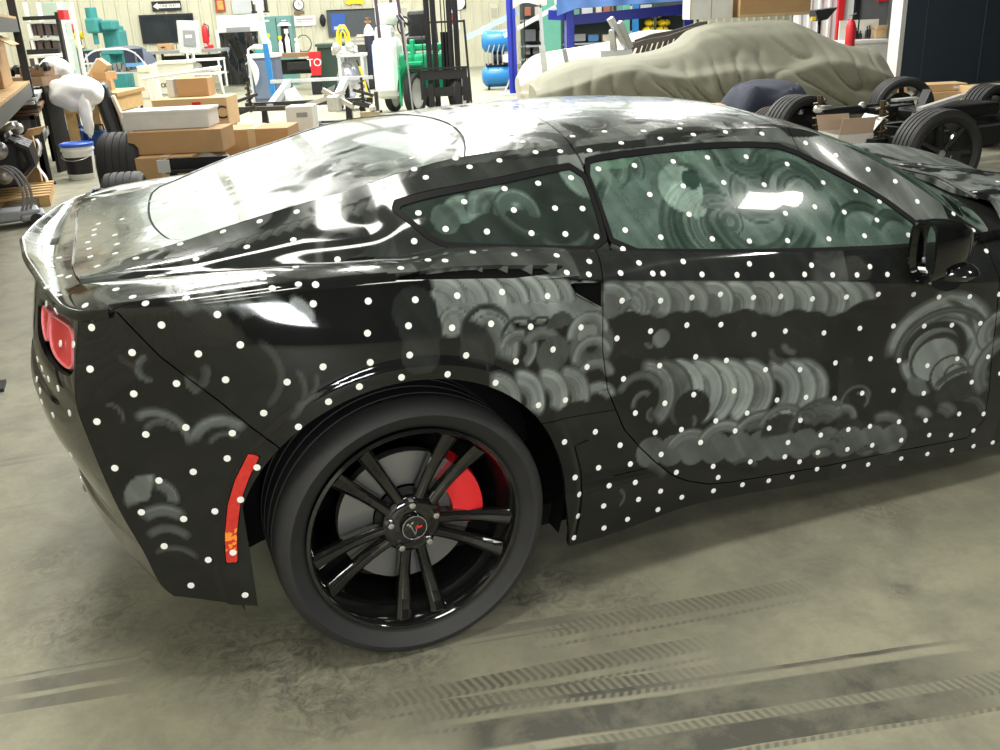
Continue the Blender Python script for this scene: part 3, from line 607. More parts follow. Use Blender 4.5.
DOTS = [(622.8, 249.2), (556.6, 255.6), (589.2, 261.6), (566.7, 272.7), (638.9, 263), (683.1, 261.6), (749.3, 263.9), (811.4, 265.3), (869.8, 266.7), (588.8, 274.5), (620.5, 273.1), (652.7, 273.6), (701.9, 274.5), (736.9, 275), (771.8, 275), (804.5, 274.5), (832.5, 275), (856.9, 275), (887.3, 274.5), (972.4, 273.1), (986.2, 251), (547.4, 296.1), (621.9, 300.7), (660.5, 300.7), (691.8, 297.5), (720.3, 294.3), (753.4, 297.5), (780.6, 296.6), (812.3, 298.9), (846.3, 297), (878.1, 294.3), (913.5, 294.3), (938.8, 297), (969.6, 296.6), (999.1, 294.3), (580.9, 327.4), (650.4, 331.1), (686.7, 325.1), (720.8, 324.6), (753.9, 334.3), (785.2, 331.1), (823.8, 332.9), (859.7, 328.3), (893.3, 326), (924.1, 326), (951.7, 325.1), (980.2, 323.3), (552.9, 349.5), (616.8, 338.4), (586.9, 367), (623.3, 378.9), (659.6, 365.6), (695.5, 356.8), (726.3, 360.5), (765.4, 369.7), (799.9, 369.7), (835.3, 362.8), (870.3, 358.7), (898.8, 360.5), (927.3, 365.6), (957.2, 358.7), (988, 356.8), (1000, 373.4), (565.3, 400.1), (635.2, 413), (664.7, 403.3), (693.6, 394.6), (734.1, 390.9), (776.9, 400.1), (805.9, 397.3), (834.4, 398.2), (862, 393.2), (893.3, 390.4), (923.6, 393.2), (971.5, 382.1), (655, 432.3), (681.2, 429.5), (715.7, 420.8), (747, 413), (735, 430.9), (769.1, 428.1), (800.3, 420.3), (820.6, 435), (848.2, 429.5), (869.8, 426.3), (898.8, 421.7), (925.5, 420.3), (959, 413.9), (983.4, 413.9), (700.5, 442.4), (787.9, 442.4), (661, 454.4), (817.8, 452.5), (847.3, 449.3), (872.1, 445.2), (901.1, 440.1), (929.1, 435), (950.8, 435), (973.3, 430.4), (750.2, 461.7), (784.7, 456.7), (713, 466.3), (676.2, 472.3), (718, 477.4), (799.4, 461.7), (816.9, 469.1), (843.6, 466.3), (868, 464.5), (901.1, 458.5), (927.3, 453.9), (951.7, 450.2), (973.3, 446.1), (992.6, 442.4), (595.2, 431.8), (564.4, 441.9), (620, 445.2), (630.2, 464), (598.4, 467.7), (575, 477.4), (635.2, 482.4), (609, 485.6), (660.5, 491.1), (579.1, 494.4), (638.4, 499.4), (603.5, 505.9), (577.7, 516), (627.4, 519.2), (657.8, 509.5), (603.9, 527.9), (574, 537.6), (681.7, 497.1), (713.4, 490.7), (742.4, 484.7), (768.6, 480.6), (792.1, 476.9), (598.3, 169.1), (634.4, 165.6), (673.1, 161.6), (707.4, 157.6), (746.1, 156.8), (787, 164.2), (823.1, 182.7), (855.6, 191.1), (879.4, 201.6), (683.2, 186.2), (723.7, 182.7), (764.1, 184.9), (649.7, 194.6), (688.9, 214.4), (785.3, 213.5), (814.7, 206.9), (844.2, 212.2), (876.8, 220.1), (625.1, 230.2), (660.7, 237.3), (712.2, 239), (749.2, 241.2), (787.5, 240.8), (828.8, 239), (864.4, 235.9), (908.4, 235.1), (571, 177.9), (582.4, 208.7), (565.3, 234.2), (596.5, 236.8), (589.5, 150.6), (621.2, 143.1), (660.3, 138.7), (693.3, 134.8), (725.4, 132.1), (761.9, 133.9), (604.4, 131.7), (643.6, 131.2), (679.7, 128.6), (805.5, 143.1), (835.8, 155.4), (868, 169.5), (895.2, 181.4), (917.2, 201.6), (953.3, 213.9), (973.1, 230.2), (425.8, 177.6), (469.6, 167), (499.4, 160.6), (384.2, 186.2), (414.2, 169.3), (455.5, 158.4), (492.3, 151), (535.5, 152.3), (560.2, 151.4), (680.8, 123.8), (418.4, 213.1), (464.2, 201.9), (504.5, 188.8), (538.1, 183.4), (445.6, 229.1), (486.9, 231.7), (531.4, 233.3), (513.8, 210.2), (555, 208.3), (414.2, 241.3), (472.8, 252.2), (514.4, 254.7), (526.2, 275.2), (472.2, 276.8), (424.2, 279), (445, 260.8), (428, 260.2), (400.8, 268.2), (662.9, 273.6), (415.2, 299.8), (457.1, 295.7), (501.9, 292.2), (338.9, 200), (296.7, 211.9), (259.7, 221.4), (223.2, 231.7), (180.3, 244.3), (334.7, 224), (293.4, 239.9), (246.9, 247.1), (196.1, 259.4), (337.6, 259.7), (295.8, 267.2), (150.3, 276.2), (207.1, 275.1), (159.8, 282.3), (192.8, 282.8), (263.2, 279), (272.2, 288.5), (298.4, 284.3), (315.6, 284.8), (186.2, 298.2), (145.5, 303.5), (217.4, 314.5), (273.6, 311.6), (313.2, 303.9), (164.6, 202.5), (196.5, 191), (227.6, 180), (91.8, 327.5), (132.2, 352.5), (161.6, 325), (240.3, 344.8), (198.4, 353.8), (225.6, 379.7), (176.6, 383.5), (90.2, 369.1), (133.8, 393.8), (73.6, 344.5), (97, 421.6), (145.9, 434.4), (185.9, 427.4), (232.3, 433.1), (263.7, 413), (114.9, 468), (159, 480.5), (193.3, 471.8), (227.2, 458.4), (257, 467.4), (141.4, 512.2), (183.7, 518.9), (215, 511.2), (240.6, 499.7), (164.2, 546.1), (208.3, 559.8), (233, 552.5), (191, 585.4), (245.1, 595), (287.1, 382), (359.4, 386.6), (328.5, 401.7), (298.4, 426.8), (401.5, 377.3), (447.5, 374.3), (495.5, 382.8), (538.4, 405.2), (368.2, 301.2), (452, 327.8), (491, 323.8), (408.4, 325.8), (367.4, 333.2), (323, 366.8), (370.2, 362.4), (409.6, 355), (466, 355.4), (530.6, 326.8), (515.8, 361.4), (46.4, 303.7), (56, 311.2), (60.5, 343.5), (37.6, 359.2), (41.9, 368.5), (48.5, 378.9), (36.8, 379.2), (40, 390.7), (58.1, 388.3), (47.2, 287.2), (58.4, 295.2), (85.3, 305.6), (41.8, 401.8), (69.6, 413), (53, 415.2), (57.4, 442.4), (71.2, 454.9), (72.2, 484), (82.4, 492.6), (87.8, 514.4), (99, 521.1), (106.4, 195.2), (93.6, 199.5), (152, 201.1), (122.1, 219.2), (98.4, 224), (94.4, 229.9), (93.9, 235.2), (114.7, 235.2), (88, 242.4), (89.1, 248.8), (90.4, 256.8), (116.8, 244.3), (97.1, 266.4), (115.2, 253.6), (145.6, 249.9), (136, 258.4), (104, 284), (116, 289.6), (132.8, 297.1), (68.8, 276.8), (60, 276), (51.2, 266.7), (58.9, 257.9), (42.4, 241.6), (43.2, 234.4), (572.5, 136.4), (745.5, 123.4), (483, 141.4), (450.6, 148), (412, 158), (512, 134.4), (522.6, 142), (919.6, 164.3), (901.6, 164.3), (974.8, 191.9), (995.9, 202), (997.6, 181.6)]
# polish residue: hand strokes left on the panels, (u, v, radius, inner fraction, start deg, end deg, strength)
# 0 deg points right, 90 up; a later stroke wipes over the earlier ones
ST = []
def scal(xs, y, r, f, a0, a1, s):
    for i, x in enumerate(xs): ST.append((x-r, y, r, f, a0, a1, s*(.8+.4*((i*37) % 10)/10)))
for x in range(612, 860, 20): ST.append((x, 306, 26, 0, 0, 360, .30))
scal([880, 868, 852, 836, 820, 801, 786, 762, 740, 715, 697, 676, 655, 636], 311, 31, .35, -25, 100, .80)
for x in range(610, 905, 17): ST.append((x, 338-(x-610)*.004+4*math.sin(x), 23, 0, 0, 360, .03))
for i, (x, y, r) in enumerate([(870, 330, 30), (893, 296, 10), (885, 360, 28), (880, 395, 28)]): ST.append((x, y, r, 0, 0, 360, .02))
scal([833, 822, 806, 779, 760, 743, 728, 709], 397, 37, .40, -70, 88, .95)
scal([697, 680], 400, 40, .5, -60, 88, .5)
ST += [(694, 410, 19, 0, 0, 360, .03), (640, 398, 27, .62, 10, 160, .35), (644, 404, 13, .5, 40, 200, .35), (654, 415, 8, .3, 90, 270, .25), (691, 423, 8, .4, -60, 60, .3),
       (664, 340, 9, 0, 0, 360, .42), (654, 342, 8, .3, 180, 290, .3), (630, 312, 12, .2, 0, 180, .4), (645, 300, 14, 0, 0, 360, .45)]
ST += [(795, 346, 22, .7, 180, 260, .3), (803, 340, 18, .6, 190, 270, .4)]
for x in range(650, 900, 22): ST.append((x, 452-(x-650)*.05, 15, 0, 0, 360, .26))
ST += [(688, 456, 27, .5, 40, 150, .62), (722, 450, 30, .55, 30, 150, .6), (760, 445, 34, .66, 30, 140, .6), (755, 447, 25, .6, 20, 120, .3), (783, 432, 27, .72, 20, 160, .6), (782, 436, 21, 0, 0, 180, .06), (820, 432, 33, .8, 20, 170, .45), (822, 430, 26, .2, 20, 150, .30), (843, 421, 16, .5, -10, 120, .45), (806, 424, 14, .4, 10, 120, .3), (858, 402, 16, .75, 0, 200, .35), (862, 402, 10, .6, -60, 120, .35), (832, 446, 12, .4, 0, 120, .3),
       (910, 430, 24, .55, 20, 80, .5), (930, 428, 28, .5, 20, 80, .45), (880, 440, 28, .6, 30, 110, .35), (955, 424, 30, .7, 10, 90, .28)]
ST += [(932, 348, 58, .5, -65, 95, .80), (926, 344, 46, .86, -50, 88, .5), (945, 345, 54, .5, 88, 185, .75), (943, 350, 44, .80, 20, 190, .35), (940, 354, 36, .55, 10, 230, .70), (936, 352, 31, .72, -30, 200, .06), (937, 360, 21, 0, 0, 360, .62), (937, 360, 24, .85, -20, 230, .25),
       (926, 380, 16, 0, 150, 300, .3), (950, 373, 18, 0, 0, 360, .66), (950, 374, 19, .86, 0, 360, .15), (955, 374, 11, .75, 20, 280, .4), (960, 400, 34, .80, 35, 150, .45), (960, 400, 27, 0, 0, 180, .08), (992, 415, 14, .8, -60, 60, .4),
       (1000, 330, 24, .3, 90, 260, .6), (1012, 365, 40, .6, 110, 220, .5)]
# quarter panel
for x in range(440, 600, 16): ST.append((x, 300, 20, 0, 0, 360, .60))
scal([575, 560, 545, 528, 505, 486, 465], 302, 34, .3, -10, 100, .9)
ST += [(445, 306, 24, 0, 0, 360, .5), (446, 318, 17, .6, 20, 220, .75), (590, 345, 26, .2, 0, 360, .3), (478, 325, 27, .75, 10, 200, .14), (470, 345, 44, .3, -30, 75, .55), (480, 330, 22, .5, -60, 180, .62), (512, 332, 21, .80, 20, 180, .12), (510, 345, 22, .4, -70, 150, .5), (534, 330, 18, .78, 20, 180, .12), (534, 345, 24, .4, -60, 150, .42), (556, 325, 16, 0, 0, 180, .12), (548, 350, 18, 0, 0, 360, .18),
       (450, 350, 38, 0, -30, 85, .07), (448, 362, 32, .9, -20, 70, .4), (586, 333, 24, .45, -10, 190, .72), (586, 333, 11, 0, 0, 360, .55), (590, 356, 23, .48, 0, 190, .66), (592, 380, 24, .5, 0, 180, .55), (594, 404, 24, .45, 10, 170, .72)]
scal([590, 567, 541, 515], 398, 36, .35, -35, 88, .85)
ST += [(572, 424, 26, 0, 0, 180, .02), (604, 426, 16, 0, 0, 180, .02), (413, 322, 22, 0, 0, 360, .05), (408, 305, 23, 0, 0, 360, .05), (412, 345, 20, 0, 0, 360, .06), (605, 385, 10, .3, 200, 330, .55)]
scal([298, 268, 240, 212], 330, 48, .5, 20, 80, .36)
ST += [(285, 318, 28, .55, 0, 80, .7), (238, 372, 44, .8, -60, 60, .16), (268, 385, 36, .8, -70, 40, .18), (285, 372, 30, .8, -90, 10, .18), (190, 372, 20, .5, -90, 30, .16), (200, 378, 16, .2, 150, 260, .2)]
# bumper corner
ST += [(157, 449, 40, .72, -5, 120, .6), (162, 441, 22, .6, 20, 150, .28), (222, 447, 37, .62, 35, 160, .58), (226, 449, 22, .7, 40, 150, .35), (150, 505, 26, .0, 60, 200, .42), (158, 506, 24, .4, -20, 90, .4), (166, 545, 38, .6, 40, 130, .5), (170, 562, 34, .68, 30, 130, .42), (176, 585, 36, .8, 30, 120, .3), (110, 425, 16, .7, -30, 100, .3), (150, 372, 16, .5, 90, 230, .3), (148, 376, 10, .2, 200, 300, .2), (140, 345, 30, .8, 200, 260, .1)]
ST += [(640, 492, 30, .7, 20, 80, .2), (612, 498, 12, .75, -60, 60, .4), (740, 478, 20, .7, 20, 120, .2), (820, 462, 18, .7, 20, 140, .2), (868, 459, 14, .6, 20, 150, .25)]
GLS = [(600, 175, 26, 0, 0, 360, .55), (622, 168, 26, .2, -80, 90, .5), (640, 168, 22, .4, -60, 80, .5), (700, 225, 46, .72, 60, 260, .5), (705, 222, 38, .70, 50, 270, .38), (712, 222, 30, .66, 40, 280, .5), (716, 222, 22, .6, 0, 300, .38), (724, 220, 13, .3, 0, 360, .45), (760, 205, 58, .72, 180, 330, .36), (752, 212, 40, .7, 200, 340, .4), (760, 196, 26, .3, 120, 300, .42), (700, 175, 40, .8, -10, 60, .35),
       (700, 178, 12, 0, 0, 360, .25), (688, 190, 22, 0, 0, 360, .82), (702, 182, 9, 0, 0, 360, .1), (695, 204, 13, 0, 200, 340, .7), (800, 190, 44, .76, 10, 150, .5), (800, 196, 33, .74, 0, 170, .42), (806, 196, 24, .6, 0, 180, .36), (795, 215, 44, .8, -40, 20, .35), (640, 215, 46, .8, 120, 240, .38), (850, 235, 34, .7, 40, 160, .3), (770, 152, 30, .5, 200, 340, .35), (880, 235, 26, .6, 30, 150, .3),
       (470, 225, 26, 0, 20, 180, .5), (500, 215, 30, .2, 0, 180, .6), (520, 215, 24, .4, -20, 180, .5), (545, 190, 50, .85, 180, 260, .6), (560, 215, 34, .75, 220, 330, .4), (450, 222, 14, 0, 0, 360, .35)]


def build_car():
    car, res, top = make_car()
    PT, GL, BK, SEAL = M['paint'], M['glass'], M['black_plastic'], M['seal']
    # ---- rear fascia face
    zs = np.concatenate([np.linspace(.235, .43, 26), np.linspace(.436, .957, 66)]); s = np.linspace(-1, 1, 141)
    bul = pchip([.20, .27, .34, .405, .43, .46, .52, .62, .68, .72, .75, .93, .96], [.10, .12, .145, .155, .15, .125, .135, .155, .152, .138, .118, .112, .11])(zs)
    xe = CEx(zs); ye = np.array([sideY(xe[i], zs[i]) for i in range(len(zs))])
    a = 1-np.abs(s)**2.5
    lowlift = np.clip((.30-zs)/.1, 0, 1)
    G = np.stack([xe[:, None]-bul[:, None]*a[None], ye[:, None]*s[None], np.broadcast_to(zs[:, None], (len(zs), len(s)))], 2)
    rear = Surf(G, flip=True)
    if rear.N[len(rear.N)//2][0] > 0: rear.N *= -1; rear.Q = rear.Q[:, ::-1]
    rb = bvh_of(rear)
    def pts(L):
        o = []
        for u, v in L:
            h = hit(rb, u, v)[0]
            if h is not None: o.append((h[1], h[2]))
        return o
    outer = pts([(50, 313), (60, 320), (71.3, 327.5), (72, 350), (71, 371), (62, 366), (54, 357), (49, 345), (48, 328)])
    inner_ = pts([(41.5, 303), (47, 310), (48.6, 314), (46.8, 328), (46, 343), (43, 337), (40.5, 322)])
    house = pts([(39.5, 296), (55, 310), (74, 324), (74.6, 350), (73.5, 378), (60, 373), (48, 360), (42, 348), (37.5, 334), (37.5, 312)])
    mir = lambda L: [(-y, z) for y, z in L]
    lo = poly_sdf(rnd(outer, 1), (1, 2)); li = poly_sdf(rnd(inner_, 1), (1, 2)); lh = poly_sdf(rnd(house, 1), (1, 2))
    lo2 = poly_sdf(rnd(mir(outer), 1), (1, 2)); li2 = poly_sdf(rnd(mir(inner_), 1), (1, 2)); lh2 = poly_sdf(rnd(mir(house), 1), (1, 2))
    HO = lambda V: np.maximum(lh(V), lh2(V)); LO = lambda V: np.maximum(lo(V), lo2(V)); LI = lambda V: np.maximum(li(V), li2(V))
    face = rear.clip(lambda V: MIN(-HO(V), V[:, 2]-.435))
    diff = rear.clip(lambda V: MIN(.4345-V[:, 2], V[:, 2]-.285))
    fascia = surf_obj('rear_fascia', join(face, res[('fascia_side', True)], res[('fascia_side', False)]), PT, car)
    diffuser = surf_obj('rear_diffuser', diff, M['gloss_black'], car, flange=.006, attrs=False)
    surf_obj('tail_light_housing', rear.clip(lambda V: HO(V)-.001).offset(-.022), BK, car, flange=.0, attrs=False)
    for sg, L, nm in ((1, lo, 'outer'), (1, li, 'inner'), (-1, lo2, 'outer'), (-1, li2, 'inner')):
        ln = surf_obj('tail_light', rear.clip(lambda V: L(V)-.004).offset(-.004), M['red_lens'], car, flange=.02, attrs=False)
        ring = rear.clip(lambda V: L(V)).clip(lambda V: -L(V)+.004).offset(-.001); surf_obj('bezel', ring, M['lens_rim'], ln, flange=.02, attrs=False)
    surf_obj('fascia_underlay', rear.clip(lambda V: V[:, 2]-.33).offset(-.03), M['inner'], car, 0, False)
    # exhaust cluster in the middle
    mb = MB()
    for k in (-1.5, -.5, .5, 1.5): mb.lathe([(.046, 0), (.046, -.1), (.042, -.1), (.042, -.01), (.038, 0)], 24, trs((-.66, k*.105, .325)) @ rotm(0, PI/2, 0))
    mb.build('exhaust_tips', M['chrome'], car)
    # ---- spoiler
    ys = np.linspace(-1, 1, 161)*.838; ayy = np.abs(ys)
    ix = xspoil(ayy); iz = np.interp(ayy, [0, .45, .58, .66, .75, .81, .838], [.958, .968, .975, .984, .985, .978, .969])
    ox = smoothed([0, .22, .40, .60, .70, .76, .80, .838], [-.789, -.768, -.738, -.702, -.682, -.662, -.634, -.583])(ayy)
    oz = pchip([0, .4, .6, .72, .79, .838], [.972, .968, .962, .956, .955, .965])(ayy)
    rows = []
    for t in np.linspace(0, 1, 22):
        rows.append(np.stack([ix+(ox-ix)*t, ys*(1-.0*t), iz+(oz-iz)*t+.010*t**4-.014*np.sin(PI*t)*np.clip(1-ayy/.8, 0, 1)], 1))
    for k in range(1, 9):
        a_ = k/8*PI/2*1.5; r_ = .009; rr = rows[21].copy(); kk = np.clip((.838-ayy)/.12, .15, 1); rr[:, 0] -= r_*math.sin(a_)*kk; rr[:, 2] -= r_*(1-math.cos(a_))*1.4; rows.append(rr)
    for k in range(1, 6):
        rr = rows[29].copy(); kk = np.clip((.838-ayy)/.2, 0, 1); rr[:, 0] += .030*kk*k/5; rr[:, 2] -= (.014*kk+.001)*k/5; rows.append(rr)
    SG = np.stack(rows); sp = Surf(SG); mid = sp.N.reshape(SG.shape)[10, 80]
    if mid[2] < 0: sp.N *= -1; sp.Q = sp.Q[:, ::-1]
    surf_obj('rear_spoiler', sp, PT, car, flange=.005)
    # ---- panels
    for near in (True, False):
        sfx = near
        surf_obj('quarter_panel', res[('quarter_panel', near)], PT, car)
        surf_obj('upper_quarter_panel', res[('upper_quarter_panel', near)], PT, car)
        d = surf_obj('door', res[('door', near)], PT, car)
        surf_obj('rocker_panel', res[('rocker_panel', near)], PT, car)
        surf_obj('front_fender', res[('front_fender', near)], PT, car)
        surf_obj('side_marker_light', res[('marker', near)], M['marker'], car, attrs=False)
        surf_obj('quarter_window_seal', res[('qseal', near)], SEAL, car, .006, False)
        surf_obj('quarter_window', res[('qglass', near)], M['glass_dark'], car, 0)
        surf_obj('door_window_seal', res[('dseal', near)], SEAL, car, .006, False)
        surf_obj('door_window', res[('dglass', near)], GL, car, 0)
        surf_obj('windshield_pillar', res[('a_pillar', near)], PT, car)
        surf_obj('body_shell', join(res[('inner', near)], res[('inner_u', near)]), M['inner'], car, 0, False)
        sg = -1 if near else 1
        surf_obj('splash_guard', res[('guard', near)], PT, car, .004)
        # wheel liners
        for c, r_, rt in ((AC, AR, 'rear'), (AC2, AR2, 'front')):
            mb = MB(); mb.lathe([(r_+.014, sg*.60), (r_+.014, sg*.865)], 48, trs((c[0], 0, c[1])), axis='Y', a0=-.30, a1=PI+.30)
            mb.lathe([(.05, sg*.60), (r_+.014, sg*.60)], 48, trs((c[0], 0, c[1])), axis='Y', a0=-.30, a1=PI+.30)
            mb.build('wheel_well', M['inner'], car)
        # side intake scoop
        mb = MB(); y = sg*.905
        mb.add([(.425, y, .895), (.512, y*.975, .882), (.512, y*.975, .815), (.48, y, .834), (.43, y, .866), (.47, sg*.80, .88), (.53, sg*.80, .87), (.53, sg*.80, .82), (.50, sg*.80, .83), (.475, sg*.80, .85)],
               [(0, 1, 6, 5), (1, 2, 7, 6), (2, 3, 8, 7), (3, 4, 9, 8), (4, 0, 5, 9), (5, 6, 7, 8, 9)])
        mb.build('side_intake', M['inner'], car)
        # quarter vent: recess and fins
        mb = MB(); mb.add([(-.05, sg*.90, .95), (.45, sg*.89, .905), (.45, sg*.77, .905), (-.05, sg*.77, .95)], [(0, 1, 2, 3)]); v = mb.build('quarter_vent', M['inner'], car)
        mb = MB()
        for k in range(6):
            x = .02+k*.062; z = .966-.10*max(0, x-.05); mb.box((x+.028, sg*(.842), z-.008), (.095, .010, .024), rot=(0, .1, sg*.55))
        mb.build('vent_fins', mat('fin_grey', (.10, .11, .105), .35), v)
    surf_obj('roof_panel', join(top['top'], res[('rail', True)], res[('rail', False)]), PT, car)
    surf_obj('roof_bow', top['bow'], PT, car)
    surf_obj('windshield_header', top['header'], PT, car)
    surf_obj('hatch', top['hatch'], PT, car)
    surf_obj('hatch_glass', top['hglass'], M['glass_hatch'], car, 0)
    surf_obj('hatch_glass_seal', top['hseal'], SEAL, car, 0, False)
    surf_obj('windshield', top['wsh'], GL, car, 0)
    surf_obj('hood', top['hood'], PT, car, .02)
    # roof lining so the cabin is closed from above
    xs = np.arange(.44, 1.25, .03); surf_obj('headliner', Surf(roof_grid(xs, 30)).offset(-.02), M['inner'], car, 0, False)
    xs = np.arange(-.66, -.44, .03); surf_obj('hatch_lining', Surf(roof_grid(xs, 30)).offset(-.02), M['inner'], car, 0, False)
    # cowl
    mb = MB(); mb.grid(lambda u, v: (2.02-.24*abs(2*v-1)**2.5+.24*u, (2*v-1)*.79, .845-.03*abs(2*v-1)**2-.0*u), 4, 24); cw = mb.build('cowl', M['inner'], car)
    for y0, y1, x0, x1 in ((-.62, -.05, 1.98, 2.17), (.02, .60, 2.16, 2.0)):
        mb = MB(); mb.tube([(x0, y0, .885), ((x0+x1)/2+.03, (y0+y1)/2, .902), (x1, y1, .895)], .006, 8); mb.build('wiper', M['black_plastic'], car)
    return car, res, top, rear, sp
def make_wheel(cx, cy, sg, r=.338, wid=.28, name='wheel', parent=None, detail=True):
    """road wheel, axis along y, outer face towards sg*y; built round its own hub"""
    t = empty(name, (cx, cy, r)); t.parent = parent
    k = r/.338; R0 = .262*k
    prof = [(R0, -.10), (R0+.012, -.118), (R0+.035, -.132), (R0+.037, -.135), (r-.034, -.139), (r-.031, -.141), (r-.024, -.138), (r-.010, -.128), (r-.002, -.112)]
    for g in (-.075, -.028, .028, .075): prof += [(r, g-.006), (r-.008, g-.005), (r-.008, g+.005), (r, g+.006)]
    prof += [(r-.002, .112), (r-.010, .128), (r-.024, .138), (r-.031, .141), (r-.034, .139), (R0+.037, .135), (R0+.035, .132), (R0+.012, .118), (R0, .10)]
    prof = [(a, sg*b*wid/.28) for a, b in prof]
    mb = MB(); mb.lathe(prof, 96, axis='Y'); mb.build('tire', M['tire'], t, sharp=35)
    f = sg*.105*wid/.28                                 # outer lip plane
    mb = MB(); mb.lathe([(R0+.004, f+sg*.012), (R0+.004, f+sg*.018), (R0-.004, f+sg*.020), (R0-.010, f+sg*.012), (R0-.014, f-sg*.01), (R0-.026, f-sg*.03), (R0-.030, f-sg*.19), (R0-.002, f-sg*.20)], 72, axis='Y'); mb.build('rim', M['rim'], t)
    # spokes, five pairs
    for i in range(5):
        a0 = -PI/2+i*2*PI/5+.0; mb = MB()
        for sd in (-1, 1):
            vs = []; n = 9
            for j in range(n):
                u = j/(n-1); rad = .045*k+(R0-.016-.045*k)*u; lat = sd*(.0145+.031*u)*k; w = (.0150+.0075*u-.003*math.sin(PI*u))*k; dep = .03-.006*u
                yf = f-sg*(.020-.026*u*u+.012*math.sin(PI*u)*.6)
                for dx, dy in ((-w, -dep), (-w, -.008), (-w*.45, 0), (w*.45, 0), (w, -.008), (w, -dep)):
                    vs.append((rad, lat+dx, yf+sg*dy))
            c, q = math.cos(a0), math.sin(a0); V = [(x*c-y*q, z, x*q+y*c) for x, y, z in vs]
            fs = [(j*6+m, j*6+(m+1) % 6, (j+1)*6+(m+1) % 6, (j+1)*6+m) for j in range(n-1) for m in range(6)]+[tuple(range(6)), tuple((n-1)*6+m for m in range(5, -1, -1))]
            mb.add(V, fs)
        o = mb.build('spoke_pair', M['rim'], t)
        bv = o.modifiers.new('b', 'BEVEL'); bv.width = .003; bv.segments = 2; bv.limit_method = 'ANGLE'
    mb = MB(); mb.lathe([(.001, f-sg*.02), (.052*k, f-sg*.018), (.070*k, f-sg*.022), (.078*k, f-sg*.032), (.078*k, f-sg*.07), (.001, f-sg*.07)], 40, axis='Y'); mb.build('hub', M['rim'], t)
    if not detail: return t
    for i in range(5):
        a = PI/2+i*2*PI/5; x, z = .060*math.cos(a), .060*math.sin(a)
        mb = MB(); mb.lathe([(.0, f-sg*.002), (.008, f-sg*.003), (.0105, f-sg*.008), (.0115, f-sg*.03)], 6, trs((x, 0, z)), axis='Y'); mb.lathe([(.0135, f-sg*.02), (.0135, f-sg*.022)], 12, trs((x, 0, z)), axis='Y'); mb.build('lug_nut', M['chrome'], t)
    mb = MB(); mb.lathe([(.0005, f-sg*.004), (.030, f-sg*.006), (.033, f-sg*.012), (.034, f-sg*.03)], 32, axis='Y'); cap = mb.build('center_cap', M['gloss_black'], t)
    mb = MB(); mb.tube([(.0305*math.cos(q*PI/16), f-sg*.004, .0305*math.sin(q*PI/16)) for q in range(32)], .0016, 6, closed=True); mb.build('ring', M['chrome'], cap)
    # crossed flags emblem: checkered one and a red one over a V
    mb = MB(); y = f-sg*.0025
    def quad(p, mi): mb.add([(a, y, b) for a, b in p]+[(a, y-sg*.001, b) for a, b in p], [(0, 1, 2, 3), (7, 6, 5, 4), (0, 4, 5, 1), (1, 5, 6, 2), (2, 6, 7, 3), (3, 7, 4, 0)], None, mi)
    for a in range(3):
        for b in range(2):
            x0, z0 = -.019+a*.0055, .004+b*.0055+a*.001; quad([(x0, z0), (x0+.0055, z0+.001), (x0+.0055, z0+.0065), (x0, z0+.0055)], (a+b) % 2)
    quad([(.001, -.004), (.019, -.001), (.019, .004), (.003, .002)], 2); quad([(-.010, .006), (-.008, .007), (.002, -.020), (.000, -.020)], 1); quad([(.009, .006), (.007, .007), (-.002, -.020), (.001, -.020)], 1)
    mb.build('flag_emblem', [M['gloss_black'], M['chrome'], M['caliper']], cap)
    # brake disc and caliper
    mb = MB(); fy = f-sg*.075; mb.lathe([(.085, fy), (.172, fy), (.172, fy-sg*.028), (.085, fy-sg*.028)], 120, axis='Y'); mb.lathe([(.03, fy+sg*.03), (.075, fy+sg*.03), (.085, fy+sg*.012)], 30, axis='Y', mi=1); mb.build('brake_disc', [M['disc'], M['dark_metal']], t)
    mb = MB(); vs = []
    A0, A1 = R(-14), R(46); n = 12; fs = []
    for i in range(n+1):
        a = A0+(A1-A0)*i/n; e = 1-abs(2*i/n-1)**4
        for rad, dy in ((.118-.004*e, .030), (.118, -.03), (.190, -.03), (.196, .01), (.190-.01*(1-e), .034+.006*e), (.150, .040+.006*e)):
            vs.append((rad*math.cos(a), fy+sg*dy, rad*math.sin(a)))
    for i in range(n):
        for m in range(6): fs.append((i*6+m, i*6+(m+1) % 6, (i+1)*6+(m+1) % 6, (i+1)*6+m))
    fs += [tuple(range(5, -1, -1)), tuple(n*6+m for m in range(6))]; mb.add(vs, fs, None, 0, True); mb.build('brake_caliper', M['caliper'], t, sharp=35)
    return t
